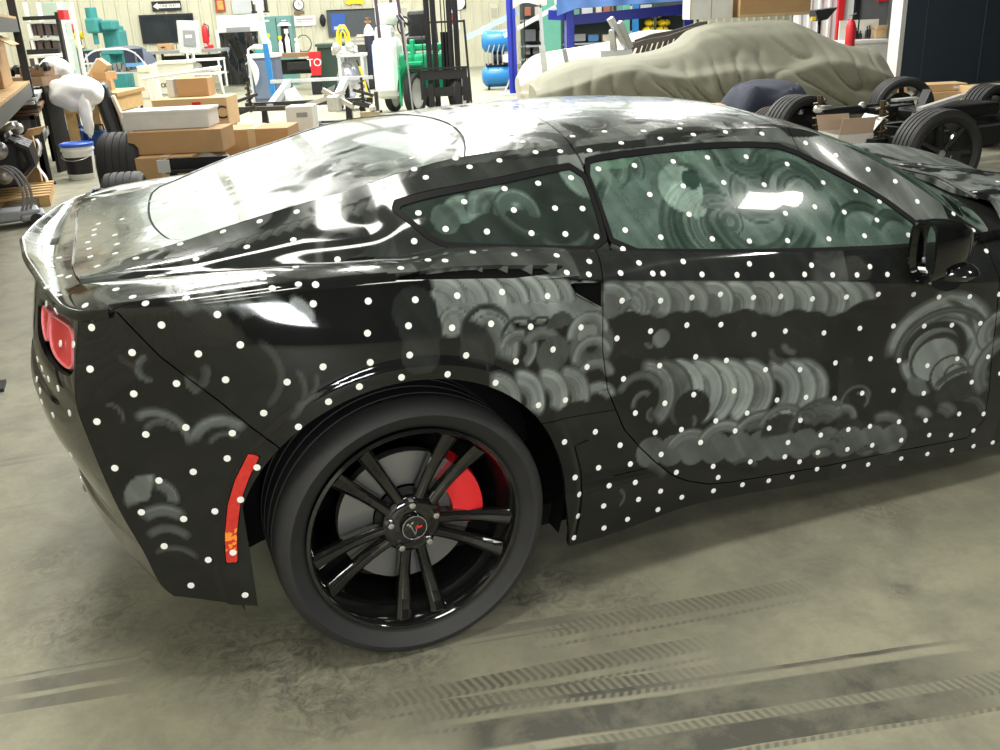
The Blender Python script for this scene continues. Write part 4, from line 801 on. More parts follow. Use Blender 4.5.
def setup_strokes(bv):
    """turn the strokes into surface positions and give every panel a smear and a streak value per vertex"""
    L = []
    for dom, S in (('s', ST), ('g', GLS)):
        for (u, v, r, f, a0, a1, s) in S:
            p = on(u, v, 1, -.88 if dom == 's' else -.75); px = on(u+r, v, 1, p[1]); pz = on(u, v-r, 1, p[1])
            L.append((dom, p[0], p[2], abs(px[0]-p[0]), abs(pz[2]-p[2]), f, a0, a1, s))
    rg = np.random.RandomState(11); T = []
    for _ in range(330):
        T.append(('t', rg.uniform(-.8, 2.6), rg.uniform(-.85, .85), rg.uniform(.05, .17), rg.uniform(.05, .15), rg.uniform(.2, .8), rg.uniform(0, 360), 0, rg.uniform(.15, 1)*.55))
    T = [t[:7]+(t[6]+rg.uniform(90, 220),)+t[8:] for t in T]
    for i in range(26):   # fish-scale wiping along the rear pillar
        x = -.60+.032*i; T.append(('t', x, -.60-.07*(i/26), .035, .05, .4, 20, 150, .34))
    def fn(V):
        x, y, z = V[:, 0], V[:, 1], V[:, 2]; n = len(V); sm = np.zeros(n); sk = np.zeros(n)
        topm = z > np.where(np.abs(y) > .72, SHz(x)+.004, np.where(x > 1.9, .5, .9)); pil = (x > 1.27) & (x < 1.9) & (np.abs(y) > Hy(x)-.006); gl = (y < -.60) & (z > Vz(x)) & (z < 1.15)
        sm[:] = .010; sm[topm] = np.where(np.abs(y[topm]) < .60, .42, .06); sm[topm & (x < .42) & (x > -.45) & (np.abs(y) < .6)] = .30; sm[topm & (x > 1.29) & (np.abs(y) < Hy(x)-.008)] = .55; sm[topm & (x > 1.95)] = .75; sm[pil] = .04; sm[topm & (x < .45) & (x > -.6) & (np.abs(y) > .72)] = .17; sk[:] = x*16+z*9
        sm[gl & (x > .1) & (x < 1.7)] = .42; sm[gl & (x < .575) & (x > .0)] = .10
        for (dom, cx, cz, rx, rz, f, a0, a1, s) in T+L:
            if dom == 't': m0 = topm & ~(gl & (x > .05)) & ~pil; q = -(y-cz)/rz if False else (y-cz)/rz
            elif dom == 's': m0 = (y < -.5) & ~topm; q = (z-cz)/rz
            else: m0 = gl; q = (z-cz)/rz
            p = (x-cx)/rx; m = m0 & (np.abs(p) < 1) & (np.abs(q) < 1)
            if not m.any(): continue
            idx = np.nonzero(m)[0]; P = p[idx]; Q = q[idx]; d = np.hypot(P, Q); ang = np.degrees(np.arctan2(Q, P)) % 360
            span = (a1-a0) if a1-a0 < 360 else 360; rel = (ang-a0) % 360
            if span >= 360: wv = np.ones(len(idx))
            else: wv = np.clip(np.minimum(rel, span-rel)/14, 0, 1)*(rel <= span)
            t = (d-f)/(1-f+1e-6) if f > 0 else np.ones(len(idx))*.8
            edge = np.clip((1-d)/.06, 0, 1)*np.clip(t*8 if f > 0 else 1, 0, 1)
            val = s*np.clip(.35+.75*t, 0, 1) if f > 0 else s*np.ones(len(idx))
            if s > .2 and f > 0: val = val*(1-.70*np.clip((d-.86)/.08, 0, 1))     # wiped dark rim of the stroke
            k = edge*wv
            sm[idx] = sm[idx]*(1-k)+val*k; own = (k > .5) & (f > 0); sk[idx[own]] = (d[own]*max(rx, rz)*75+cx*37)
        return sm, sk
    ATTR['fn'] = fn
setup_strokes(None)
car, res, top, rear, spo = build_car()
for sg in (-1, 1): make_wheel(0, sg*.775, sg, name='rear_wheel', parent=car, detail=sg < 0)
for sg in (-1, 1): make_wheel(2.71, sg*.785, sg, r=.33, wid=.245, name='front_wheel', parent=car, detail=False)

def make_mirror():
    m = empty('side_mirror'); m.parent = car
    # housing: bulged shell, open towards the rear, axis along x
    C = np.array([1.475, -.985, .862]); mb = MB(); n, k = 14, 28
    def rr(th, e): c, s = math.cos(th), math.sin(th); return np.sign(c)*abs(c)**e, np.sign(s)*abs(s)**e
    V = []; F = []
    for i in range(n+1):
        u = i/n; sc = math.sqrt(max(0, 1-u**2.4)); x = -.075+.185*u
        for j in range(k):
            c, s = rr(2*PI*j/k, .62); V.append((C[0]+x+.018*c, C[1]+.066*c*(sc*.92+.08*(1-u))+.004*u, C[2]+.083*s*(sc*.96+.04*(1-u))-.004*c))
    for i in range(n):
        for j in range(k): F.append((i*k+j, (i+1)*k+j, (i+1)*k+(j+1) % k, i*k+(j+1) % k))
    mb.add(V, F, None, 0, True); rim = len(mb.v)
    V2 = []
    for i, (x, sc) in enumerate([(-.075, 1), (-.075, .88), (-.045, .84)]):
        for j in range(k):
            c, s = rr(2*PI*j/k, .62); V2.append((C[0]+x+.018*c, C[1]+.066*c*sc, C[2]+.083*s*sc-.004*c))
    F2 = [(i*k+j, i*k+(j+1) % k, (i+1)*k+(j+1) % k, (i+1)*k+j) for i in range(2) for j in range(k)]; mb.add(V2, F2, None, 0, False)
    mb.build('housing', M['paint'], m, sharp=50)
    mb = MB(); V3 = [(C[0]-.053+.018*rr(2*PI*j/k, .62)[0], C[1]+.066*rr(2*PI*j/k, .62)[0]*.84, C[2]+.083*rr(2*PI*j/k, .62)[1]*.84) for j in range(k)]
    mb.add(V3, [tuple(range(k-1, -1, -1))]); mb.build('mirror_glass', M['mirror'], m)
    mb = MB(); mb.tube([(1.48, -1.0, .797), (1.50, -.95, .782), (1.52, -.90, .785), (1.53, -.86, .80)], [.05, .042, .036, .04], 14); mb.blob((1.50, -.985, .80), 1, 8, sc=(.07, .085, .028)); mb.build('foot', M['gloss_black'], m)
make_mirror()

def add_markers():
    ss = [res[(k, True)] for k in ('guard', 'fascia_side', 'marker', 'quarter_panel', 'upper_quarter_panel', 'door', 'rocker_panel', 'front_fender', 'qglass', 'dglass', 'rail', 'a_pillar')]
    ss += [top[k] for k in ('hatch', 'hglass', 'bow', 'top', 'header', 'wsh', 'hood')]+[rear, spo]
    bv = bvh_of(*ss); me0 = None; n = 0; L = []
    for (u, v) in DOTS:
        h, nrm, idx, dist = hit(bv, u, v)
        if h is None: continue
        if nrm.dot(Vector(ray(u, v))) > 0: nrm = -nrm
        L.append((dist, h, nrm))
    L.sort(key=lambda a: a[0])
    def disc(mb, h, nrm, r=.0077):
        q = nrm.to_track_quat('Z', 'Y').to_matrix().to_4x4(); mb.lathe([(.0001, .0016), (r*.93, .0016), (r, .0010), (r, -.001)], 14, Matrix.Translation(h) @ q)
    base = MB(); disc(base, Vector((0, 0, 0)), Vector((0, 0, 1))); o0 = base.build('marker_sticker', M['sticker'], car); first = True
    for dist, h, nrm in L[:100]:
        o = o0 if first else o0.copy()
        if not first: COL.objects.link(o); o.parent = car
        first = False; o.location = h; o.rotation_euler = nrm.to_track_quat('Z', 'Y').to_euler()
    mb = MB()
    for dist, h, nrm in L[100:]: disc(mb, h, nrm)
    o = mb.build('marker_stickers', M['sticker'], car); o['kind'] = 'stuff'
add_markers()
# ================================================================ THE WORKSHOP BEHIND THE CAR
def Mt(n, c, r=.5, m=0, **k): return mat(n, c, r, m, **k)
CB = Mt('cardboard', (.50, .31, .15), .8, noise=.14, scale=5); CB2 = Mt('cardboard_pale', (.62, .42, .22), .8, noise=.1, scale=5); TAPE = Mt('packing_tape', (.62, .46, .27), .35)
WH = Mt('white_paint', (.80, .80, .78), .4); WOOD = Mt('pine_wood', (.58, .38, .16), .65, noise=.25, scale=14); WOOD2 = Mt('dark_wood', (.22, .13, .07), .6, noise=.3, scale=12)
BLK = Mt('black_metal', (.018, .018, .02), .45, .3); GRY = Mt('grey_metal', (.33, .34, .36), .45, .4); STEEL = Mt('steel', (.55, .56, .58), .35, .8); LGRY = Mt('light_grey_metal', (.55, .57, .58), .45)
BLU = Mt('blue_paint', (.02, .10, .62), .35); SKY = Mt('sky_blue_paint', (.02, .19, .48), .35); NAVY = Mt('navy_cloth', (.035, .04, .07), .85, bump=.3); GRN = Mt('green_paint', (.01, .38, .17), .35); TEAL = Mt('teal_paint', (.05, .30, .30), .4)
YEL = Mt('yellow_paint', (.85, .62, .03), .45); RED = Mt('red_paint', (.65, .02, .03), .4); ALU = Mt('cast_aluminium', (.62, .62, .60), .42, .7, noise=.25, scale=30); PLS = Mt('white_plastic_film', (.86, .87, .88), .35, noise=.08)
DGR = Mt('dark_green_plastic', (.02, .05, .035), .5); SLATE = Mt('slate_blue_metal', (.10, .13, .19), .45); CRM = Mt('cream_enamel', (.66, .64, .52), .45); LGN = Mt('pale_green_enamel', (.42, .52, .46), .45)
GLASSY = Mt('dark_window_glass', (.025, .03, .035), .1, noise=.5, scale=3); PUR = Mt('dark_purple_steel', (.07, .045, .07), .6); SKIN_ = Mt('beige_plastic', (.62, .52, .42), .5)
def flo(u, d, z=0.):
    a = CAM[2]-z+d*(cF[2]+(u-500)/FPX*cR[2]); v = 375+a*FPX/(d*cU[2]); p = CAM+ray(u, v)*d; return p
class Fr:
    """a thing standing in the workshop; local x = to the right, y = away, z = up; sizes are read at depth d"""
    def __init__(s, name, label, cat, u, d, group=None, base=0., turn=0.):
        s.d = d; s.o = flo(u, d, base); s.o[2] = base; s.turn = turn; s.root = empty(name, tuple(s.o), -YAW+turn, label, cat, group); s.s = d/FPX
    def L(s, u, v, off=0):
        r_ = ray(u, v); Fh = np.array([math.sin(YAW), math.cos(YAW), 0.]); k = ((s.o-CAM)@Fh+off)/(r_@Fh); p = CAM+r_*k; q = p-s.o; x = q@cR0; return float(x), float(q[2])
    def box(s, part, m, u0, v0, u1, v1, dep, off=0, bev=0, parent=None, rot=None):
        x0, z1 = s.L(u0, v0); x1, _ = s.L(u1, v0); _, z0 = s.L(u0, v1); z1b = s.L(u1, v0)[1]; z0b = s.L(u1, v1)[1]; z1 = (z1+z1b)/2; z0 = max((z0+z0b)/2, -s.o[2] if s.o[2] else 0)
        mb = MB(); mb.box(((x0+x1)/2, off+dep/2, (z0+z1)/2), (abs(x1-x0), dep, max(abs(z1-z0), .005)), rot=rot, bev=bev); return mb.build(part, m, parent or s.root)
    def mb(s, part, m, fn, parent=None): b = MB(); fn(b); return b.build(part, m, parent or s.root)
    def P(s, u, v, off=0): x, z = s.L(u, v, off); return (x, off, z)
def text(name, body, parent, loc, size, m, depth=.004, rot=(PI/2, 0, 0), sx=1, align='CENTER'):
    c = bpy.data.curves.new(name, 'FONT'); c.body = body; c.size = size; c.extrude = depth; c.align_x = align; c.align_y = 'CENTER'; c.materials.append(m)
    o = bpy.data.objects.new(name, c); COL.objects.link(o); bpy.context.view_layer.update()
    me = bpy.data.meshes.new_from_object(o); bpy.data.objects.remove(o); bpy.data.curves.remove(c)
    o = bpy.data.objects.new(name, me); COL.objects.link(o); o.parent = parent; o.location = loc; o.rotation_euler = rot; o.scale = (sx, 1, 1); return o
def carton(label, u, d, w, dp, h, base=0, turn=0, m=None, group=None, tape=True, name='cardboard_box', seam='front'):
    s = Fr(name, label, 'box', u, d, group, base, turn); m = m or CB
    s.mb('carton', m, lambda b: b.box((0, dp/2, h/2), (w, dp, h), bev=.006))
    if tape:
        s.mb('tape', TAPE, lambda b: (b.box((0, -.0015, h*.5), (.07, .003, h*.98)), b.box((0, dp/2, h+.0015), (.07, dp, .003))))
    return s

# ---- wall furniture -------------------------------------------------------------------------
DW = None
def wall_depth(u, v):   # depth at which the ray meets the back wall's ribs
    dd = ray(u, v); return (WY1-.045-CAM[1])/dd[1]
class Wl:
    """something hung flat on the back wall"""
    def __init__(s, name, label, cat, u0, v0, u1, v1, group=None, th=.03):
        p0 = CAM+ray(u0, v0)*wall_depth(u0, v0); p1 = CAM+ray(u1, v1)*wall_depth(u1, v1)
        pa = CAM+ray(u1, v0)*wall_depth(u1, v0)
        s.w = p1[0]-p0[0]; zt = (p0[2]+pa[2])/2; s.h = abs(s.w)*0+abs(p0[2]-(CAM+ray(u0, v1)*wall_depth(u0, v1))[2]); s.c = ((p0[0]+p1[0])/2, WY1-.045, zt-s.h/2)
        s.root = empty(name, s.c, 0, label, cat, group); s.th = th
    def panel(s, part, m, x0=0, z0=0, x1=1, z1=1, th=None, off=0):
        th = th or s.th; mb = MB(); mb.box(((x0+x1)/2*s.w-s.w/2, -off-th/2, (z0+z1)/2*s.h-s.h/2), (abs(x1-x0)*s.w, th, abs(z1-z0)*s.h)); return mb.build(part, m, s.root)
w_ = Wl('one_way_sign', 'black one way road sign with white arrow pointing left, on the back wall', 'sign', 151, 1, 182, 11); w_.panel('plate', BLK)
mb = MB(); mb.prism([(-.47*w_.w, 0), (-.30*w_.w, .36*w_.h), (-.30*w_.w, .2*w_.h), (.46*w_.w, .2*w_.h), (.46*w_.w, -.2*w_.h), (-.30*w_.w, -.2*w_.h), (-.30*w_.w, -.36*w_.h)], .008, rotm(PI/2)); o = mb.build('arrow', WH, w_.root, loc=(0, -.03, 0))
text('lettering', 'ONE WAY', w_.root, (.06*w_.w, -.041, 0), w_.h*.38, BLK, .002)
w_ = Wl('dark_window', 'wide dark window with two panes above the parts bench on the left wall half', 'window', 138, 14, 197, 43); w_.panel('frame', BLK); w_.panel('pane', GLASSY, .03, .06, .49, .94, .01, .03); w_.panel('pane', GLASSY, .51, .06, .97, .94, .01, .03)
w_ = Wl('poster', 'small orange and red framed poster beside the grey wall panel', 'poster', 214, -4, 226, 12); w_.panel('backing', mat('poster_red', (.38, .06, .03), .5, noise=.6, scale=9)); w_.panel('picture', mat('poster_orange', (.8, .35, .08), .5, noise=.7, scale=12), .2, .15, .8, .7, .005, .03)
w_ = Wl('wall_panel', 'plain grey square panel high on the wall above the curtained booth', 'panel', 230, -6, 252, 14); w_.panel('sheet', LGRY)
w_ = Wl('wall_clock', 'round white wall clock with black rim and brown base plate', 'clock', 292, -1, 305, 14); mb = MB(); mb.lathe([(0, 0), (.48*w_.w, 0), (.48*w_.w, -.05), (.42*w_.w, -.06)], 28, trs((0, -.0, .12*w_.h)), axis='Y'); mb.build('rim', BLK, w_.root)
mb = MB(); mb.lathe([(.0001, -.055), (.41*w_.w, -.055), (.41*w_.w, -.03)], 28, trs((0, 0, .12*w_.h)), axis='Y'); mb.build('dial', WH, w_.root); mb = MB(); mb.bar((0, -.06, .12*w_.h), (.0, -.06, .30*w_.h), .012); mb.bar((0, -.06, .12*w_.h), (.08, -.06, .08*w_.h), .014); mb.build('hands', BLK, w_.root); w_.panel('base_plate', WOOD2, .05, 0, .95, .2)
w_ = Wl('banner', 'white banner with a blue square and faded red lines under the wall clock', 'banner', 289, 16, 316, 26, th=.01); w_.panel('cloth', WH, th=.012); w_.panel('emblem', BLU, .03, .25, .15, .85, .006, .012)
w_.panel('red_line', mat('faded_red', (.75, .30, .28), .5), .27, .60, .92, .74, .003, .012); w_.panel('short_red_line', mat('faded_red', (.75, .30, .28), .5), .27, .38, .46, .50, .003, .012); w_.panel('grey_line', LGRY, .50, .38, .92, .50, .003, .012)
w_ = Wl('hanging_helmet', 'small black oval welding mask hung on the wall', 'mask', 318, 14, 326, 27); mb = MB(); mb.blob((0, -.1, 0), 1, 10, sc=(.45*w_.w, .10, .5*w_.h)); mb.build('shell', BLK, w_.root); mb = MB(); mb.box((0, -.20, .05), (.35*w_.w, .02, .12*w_.h)); mb.build('visor', GLASSY, w_.root)
w_ = Wl('notice_board', 'large dark notice board with a blue poster on its left side', 'board', 326, 9, 380, 36); w_.panel('board', mat('board_grey', (.07, .08, .09), .5)); w_.panel('frame', BLK, 0, .95, 1, 1, .04); p = w_.panel('poster', mat('poster_blue', (.03, .10, .40), .5), .07, .15, .34, .85, .006, .03); w_.panel('white_band', LGRY, .11, .26, .33, .38, .004, .036)
w_ = Wl('yellow_sign', 'cut-out yellow sign at the top edge above the notice board', 'sign', 345, -6, 364, 5); mb = MB(); W, H = w_.w, w_.h; mb.prism([(-.5*W, -.35*H), (-.35*W, -.5*H), (-.2*W, -.4*H), (.2*W, -.4*H), (.36*W, -.5*H), (.5*W, -.3*H), (.42*W, .4*H), (-.42*W, .4*H)], .03, rotm(PI/2)); mb.build('plate', YEL, w_.root)
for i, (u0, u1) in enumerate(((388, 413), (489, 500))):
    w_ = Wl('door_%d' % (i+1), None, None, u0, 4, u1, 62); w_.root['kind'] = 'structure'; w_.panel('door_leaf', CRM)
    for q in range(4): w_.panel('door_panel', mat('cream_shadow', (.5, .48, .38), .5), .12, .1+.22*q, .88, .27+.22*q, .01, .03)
w_ = Wl('round_sign', 'round white sign in a black square between the forklift masts', 'sign', 450, -4, 466, 9); w_.panel('backing', BLK); mb = MB(); mb.lathe([(.0001, -.05), (.42*w_.w, -.05), (.42*w_.w, -.02)], 28, axis='Y'); mb.build('disc', WH, w_.root)
w_ = Wl('framed_notice', 'white framed notice with dark red picture behind the forklift mast', 'frame', 447, 11, 460, 30); w_.panel('frame', WH); w_.panel('picture', mat('notice_red', (.35, .03, .04), .5), .12, .3, .8, .9, .006, .03)
s = Fr('steel_column', 'dark purple steel column in the far left corner by the milling machine', 'column', 82, 27.0); s.mb('shaft', PUR, lambda b: (b.box((0, 0, 3.1), (.10, .26, 6.2)), b.box((0, -.13, 3.1), (.28, .03, 6.2)), b.box((0, .13, 3.1), (.28, .03, 6.2))))
# ---- left side ------------------------------------------------------------------------------
# storage rack: long axis runs away from the camera at x = -1.23
rk = empty('storage_rack', (-1.23, 8.34, 0), 0, 'black steel pallet rack with wooden decks along the left edge, loaded with parts', 'rack')
for (x, y) in ((0, 0), (-1.0, 0), (0, -6.6), (-1.0, -6.6)):
    mb = MB(); mb.box((x, y, 1.3), (.075, .075, 2.6)); mb.box((x, y, .008), (.13, .13, .016)); mb.build('post', BLK, rk)
for z in (.97, 1.58):
    for x in (0, -1.0): mb = MB(); mb.box((x, -3.3, z), (.05, 6.6, .12)); mb.build('beam', mat('rack_beam', (.05, .055, .06), .45, .4), rk)
    mb = MB()
    for i in range(23): mb.box((-.5, -6.4+i*.285, z+.072), (1.04, .25, .022))
    mb.build('deck', WOOD, rk)
for z in (.36,):
    mb = MB(); mb.box((-.5, -.25, z), (1.0, .5, .04)); mb.build('deck', GRY, rk)
mb = MB(); mb.bar((0, .0, .9), (-1.0, 0, .45), .03); mb.bar((0, 0, 2.3), (-1, 0, 1.7), .03); mb.build('brace', BLK, rk)
def onrack(name, label, cat, y, z, fn, m, group=None, x=-1.23):
    o = empty(name, (x, y, z), 0, label, cat, group); 
    for part, mm, f in fn: b = MB(); f(b); b.build(part, mm, o)
    return o
onrack('cardboard_box', 'large open-grained brown carton on the middle shelf of the left rack', 'box', 7.35, 1.054, [('carton', CB, lambda b: b.box((-.50, 0, .22), (.8, 1.0, .44), bev=.01)), ('flap', CB2, lambda b: b.bar((-.08, -.5, .44), (.06, -.5, .36), .9, .008))], CB)
for i, (y, z, w) in enumerate([(6.6, 1.664, .3), (7.0, 1.664, .35)]):
    onrack('wooden_crate', 'slatted pine crate on the top shelf of the left rack, '+('nearer one', 'farther one')[i], 'crate', y+.5, z, [('slats', WOOD, lambda b: [b.box((-.4, 0, .03+k*.14), (.6, .34, .09)) for k in range(3)]), ('corner_post', WOOD, lambda b: [b.box((-.4+sx*.28, sy*.15, .19), (.05, .05, .40)) for sx in (-1, 1) for sy in (-1, 1)])], WOOD, 'crates on the top shelf')
# engine parts under the rack
o = onrack('engine_block', 'black engine block with pulleys on a pallet below the left rack', 'engine', 7.3, .105, [
    ('block', BLK, lambda b: (b.box((-.30, 0, .28), (.5, .62, .42), bev=.03), b.box((-.30, .0, .50), (.34, .5, .10), bev=.03))),
    ('manifold', mat('cast_black', (.04, .04, .045), .35, .4), lambda b: [b.tube([(-.05, -.25+k*.16, .18), (.04, -.25+k*.16, .26), (.02, -.25+k*.16, .40), (-.12, -.25+k*.16, .48)], .045, 8) for k in range(4)]),
    ('pulley', STEEL, lambda b: [b.lathe([(.001, .02), (.08, .02), (.06, -.01), (.08, -.04), (.001, -.04)], 20, trs((-.2, -.36, z_)), axis='Y') for z_ in (.2, .42)]),
    ('bright_fitting', ALU, lambda b: (b.blob((-.05, .12, .56), .06, 8), b.cyl((-.2, -.1, .55), (-.05, -.2, .62), .03)))], BLK, x=-1.30)
def pallet(label, x, y, w=1.0, l=1.1, z=0, turn=0):
    o = empty('wooden_pallet', (x, y, z), turn, label, 'pallet', None)
    for k in range(6): mb = MB(); mb.box((0, -l/2+.06+k*(l-.12)/5, .09), (w, .10, .02)); mb.build('slat', WOOD, o)
    for k in (-1, 0, 1): mb = MB(); mb.box((k*(w/2-.05), 0, .04), (.09, l, .08)); mb.build('stringer', WOOD, o)
    return o
pallet('pine pallet under the black engine block beside the rack post', -1.63, 7.35, .95, 1.0)
onrack('cardboard_box', 'upright tan carton standing behind the engine block under the rack', 'box', 8.05, .0, [('carton', CB2, lambda b: b.box((-.22, 0, .27), (.36, .22, .54), bev=.008)), ('lid_flap', CB, lambda b: b.bar((-.05, -.1, .54), (.02, -.14, .62), .3, .006))], CB)
onrack('oily_sheet', 'crumpled white plastic sheet hanging beside the tan carton under the rack', 'sheet', 7.86, 0, [('film', PLS, lambda b: b.grid(lambda u, v: (-.02+.03*math.sin(9*v)+.02*math.sin(5*u), -.08+.16*u, .02+.5*v), 8, 14))], PLS)
# long flat stock lying on the rack's lower deck and beyond
for i, (z, m, l, lab) in enumerate([(.40, STEEL, 2.6, 'long bright aluminium tray on the lowest rack deck'), (.74, WOOD2, 2.2, 'stack of dark brown planks sticking out behind the rack post'), (.86, LGRY, 2.3, 'pale grey sheet panels lying on the brown planks')]):
    o = empty(('metal_tray', 'plank_stack', 'sheet_panels')[i], (-1.30, 9.3, z-.02), 0, lab, ('tray', 'planks', 'panels')[i])
    mb = MB()
    if i == 0: mb.box((-.2, 0, 0), (.55, l, .02)); mb.box((.07, 0, .03), (.02, l, .06)); mb.box((-.47, 0, .03), (.02, l, .06))
    else:
        for k in range(3): mb.box((-.2+.02*k, .03*k, k*.034), (.6, l-.1*k, .028))
    mb.build(('pan', 'planks', 'sheets')[i], m, o)
o = empty('steel_support', (-1.5, 9.3, 0), 0, 'dark steel frame that carries the trays and planks behind the rack post', 'frame')
mb = MB(); [mb.box((x, y, z), d) for x, y, z, d in [(.25, -1.1, .17, (.05, .05, .34)), (.25, 1.1, .17, (.05, .05, .34)), (-.3, -1.1, .36, (.05, .05, .72)), (-.3, 1.1, .36, (.05, .05, .72)), (-.03, -1.1, .36, (.6, .05, .04)), (-.03, 1.1, .36, (.6, .05, .04)), (.25, -1.1, .36, (.05, .05, .72)), (.25, 1.1, .36, (.05, .05, .72)), (-.03, -1.1, .70, (.6, .05, .04)), (-.03, 1.1, .70, (.6, .05, .04))]]; mb.build('frame', BLK, o)
# floor jack and coiled hose at the far left edge
s = Fr('floor_jack', 'grey floor jack with a black handle and yellow grip at the left edge', 'jack', 8, 7.9, turn=.5)
s.mb('chassis', GRY, lambda b: (b.box((-.05, 0, .09), (.62, .26, .09), bev=.02), b.box((.2, 0, .07), (.2, .3, .06), bev=.02)))
for sx in (-.3, .22):
    for sy in (-.14, .14): s.mb('caster', BLK, lambda b: b.lathe([(.001, -.02), (.05, -.02), (.05, .02), (.001, .02)], 16, trs((sx, sy, .05)), axis='Y'))
s.mb('handle', BLK, lambda b: b.tube([(-.1, 0, .14), (-.22, 0, .5), (-.30, .05, .82)], .022, 10)); s.mb('grip', YEL, lambda b: b.tube([(-.27, .03, .66), (-.32, .06, .84)], .035, 10))
s = Fr('cable_coil', 'grey and black cable coils hanging from the jack at the left edge', 'cable', 4, 7.75)
s.mb('cable', mat('grey_cable', (.25, .25, .25), .5), lambda b: [b.tube([(.16*math.cos(t*PI/12)+.02*k, .03*k+.12, .27+.22*math.sin(t*PI/12)) for t in range(24)], .012, 6, closed=True) for k in range(3)])
s = Fr('paint_bucket', 'white plastic bucket with blue lid and black label on the floor by the table', 'bucket', 83, 10.3)
s.mb('pail', mat('bucket_white', (.78, .78, .76), .4), lambda b: b.lathe([(.001, .0), (.135, .0), (.14, .01), (.160, .30), (.172, .305), (.172, .325), (.163, .33), (.166, .365), (.001, .365)], 32))
s.mb('lid', mat('lid_blue', (.02, .10, .50), .4), lambda b: b.lathe([(.166, .345), (.176, .35), (.176, .375), (.16, .385), (.15, .372), (.001, .372)], 32))
s.mb('label', BLK, lambda b: b.lathe([(.1435, .06), (.1585, .24)], 30, None, axis='Z', a0=-PI*.93, a1=-PI*.07)); s.mb('bail', STEEL, lambda b: b.tube([(.165*math.cos(t), .165*math.sin(t)-.01, .27-.06*math.sin(-t)) for t in [-PI*i/14 for i in range(15)]], .003, 6))
# wooden work table
s = Fr('work_table', 'pine work table with thick plywood apron behind the bucket', 'table', 92, 11.6, turn=-.0)
s.box('apron', WOOD, 60, 97, 116, 113, .9, 0); s.box('tabletop', mat('plywood', (.45, .27, .10), .55, noise=.2, scale=10), 58, 94, 118, 98, 1.0, -.05)
for u in (64, 104):
    for off in (.02, .82): s.box('leg', WOOD, u, 113, u+8, 152, .09, off)
tz = s.L(90, 94)[1]
for i, (u, h_, w_b, tn, lab) in enumerate([(99, .12, .32, .2, 'small brown carton on the pine table'), (100, .10, .18, -.2, 'tiny brown carton on top of the small one on the pine table')]):
    c = carton(lab, u, 11.8, w_b, .25, h_, tz+(.122 if i else 0.002), tn, tape=False)
c = Fr('cardboard_tube_box', 'long narrow carton leaning upright over the pine table', 'box', 92, 11.7, base=tz); c.mb('carton', CB2, lambda b: b.bar((-.15, .25, .0), (.13, .25, .34), .14, .14)); c.mb('white_side', WH, lambda b: b.bar((-.225, .25, .035), (.06, .25, .375), .13, .02))
for i, u in enumerate((78, 99)):
    c = Fr('blue_canister', ('square blue canister under the pine table, left of the green-capped one', 'blue canister with a green cap under the pine table')[i], 'canister', u, 12.0); c.mb('body', mat('canister_blue', (.015, .09, .42), .4), lambda b: b.box((0, .15, .17), (.25-.03*i, .3, .34-.04*i), bev=.04)); c.mb('cap', DGR if i else BLU, lambda b: b.cyl((0, .1, .33-.04*i), (0, .1, .39), .035)); c.mb('handle', BLK if i else BLU, lambda b: b.tube([(-.06, .15, .33-.04*i), (-.05, .15, .38), (.06, .15, .38), (.08, .15, .33-.04*i)], .012, 6))
# plastic bags
rg = random.Random(4)
def bag(label, u, v, d, r, sc, seed):
    p = CAM+ray(u, v)*d; o = empty('plastic_bag', tuple(p), 0, label, 'bag'); V = MB(); n = 16; q = random.Random(seed); ph = [(q.uniform(2, 7), q.uniform(2, 7), q.uniform(0, 6)) for _ in range(6)]
    def f(a, b): 
        th = 2*PI*a; fi = PI*b; w = 1+sum(.055*math.sin(round(k1)*th+p3)*math.sin(round(k2)*fi) for k1, k2, p3 in ph); return (r*w*sc[0]*math.sin(fi)*math.cos(th), r*w*sc[1]*math.sin(fi)*math.sin(th), r*w*sc[2]*math.cos(fi))
    V.grid(f, 40, 24); V.build('film', PLS, o); return o
bag('rounded white plastic bag on top of the rack goods, farther back', 55, 72, 11.2, .22, (.9, .8, .75), 1)
bag('large white plastic bag spilling over the edge of the rack goods', 76, 93, 10.6, .24, (1.2, .9, .8), 2)
bag('loose hanging end of clear plastic wrap below the large bag', 86, 114, 10.55, .11, (.6, .6, 2.2), 3)
s = Fr('parts_pile', 'pile of small dark machined parts and brown cartons under the white bags', 'parts', 50, 10.9, base=.0); s.mb('box', WOOD2, lambda b: (b.box((-.02, .1, 1.00), (.42, .5, .10)), b.box((.05, .1, 1.10), (.26, .3, .09)))); s.mb('castings', BLK, lambda b: [b.blob((-.2+.08*k, 0, 1.11+.02*(k % 3)), .05, 6, noise=.4, seed=k) for k in range(6)]); s.mb('stand', BLK, lambda b: (b.box((-.18, .1, .475), (.04, .4, .95)), b.box((.15, .1, .475), (.04, .4, .95))))
# leaning black seat and panels
s = Fr('car_seat', 'black padded car seat leaning beside the pine table', 'seat', 124, 11.2, turn=.3)
s.mb('cushion', mat('black_vinyl', (.02, .02, .022), .4), lambda b: b.box((-.02, .25, .23), (.24, .5, .2), rot=(0, -.2, 0), bev=.05)); s.mb('base_rail', BLK, lambda b: b.box((-.02, .25, .06), (.2, .44, .12))); s.mb('backrest', mat('black_vinyl', (.02, .02, .022), .4), lambda b: b.box((-.07, .25, .58), (.18, .5, .70), rot=(0, -.16, 0), bev=.06)); s.mb('trim_panel', SKIN_, lambda b: b.box((.10, .1, .42), (.03, .3, .75), rot=(0, -.25, 0)))
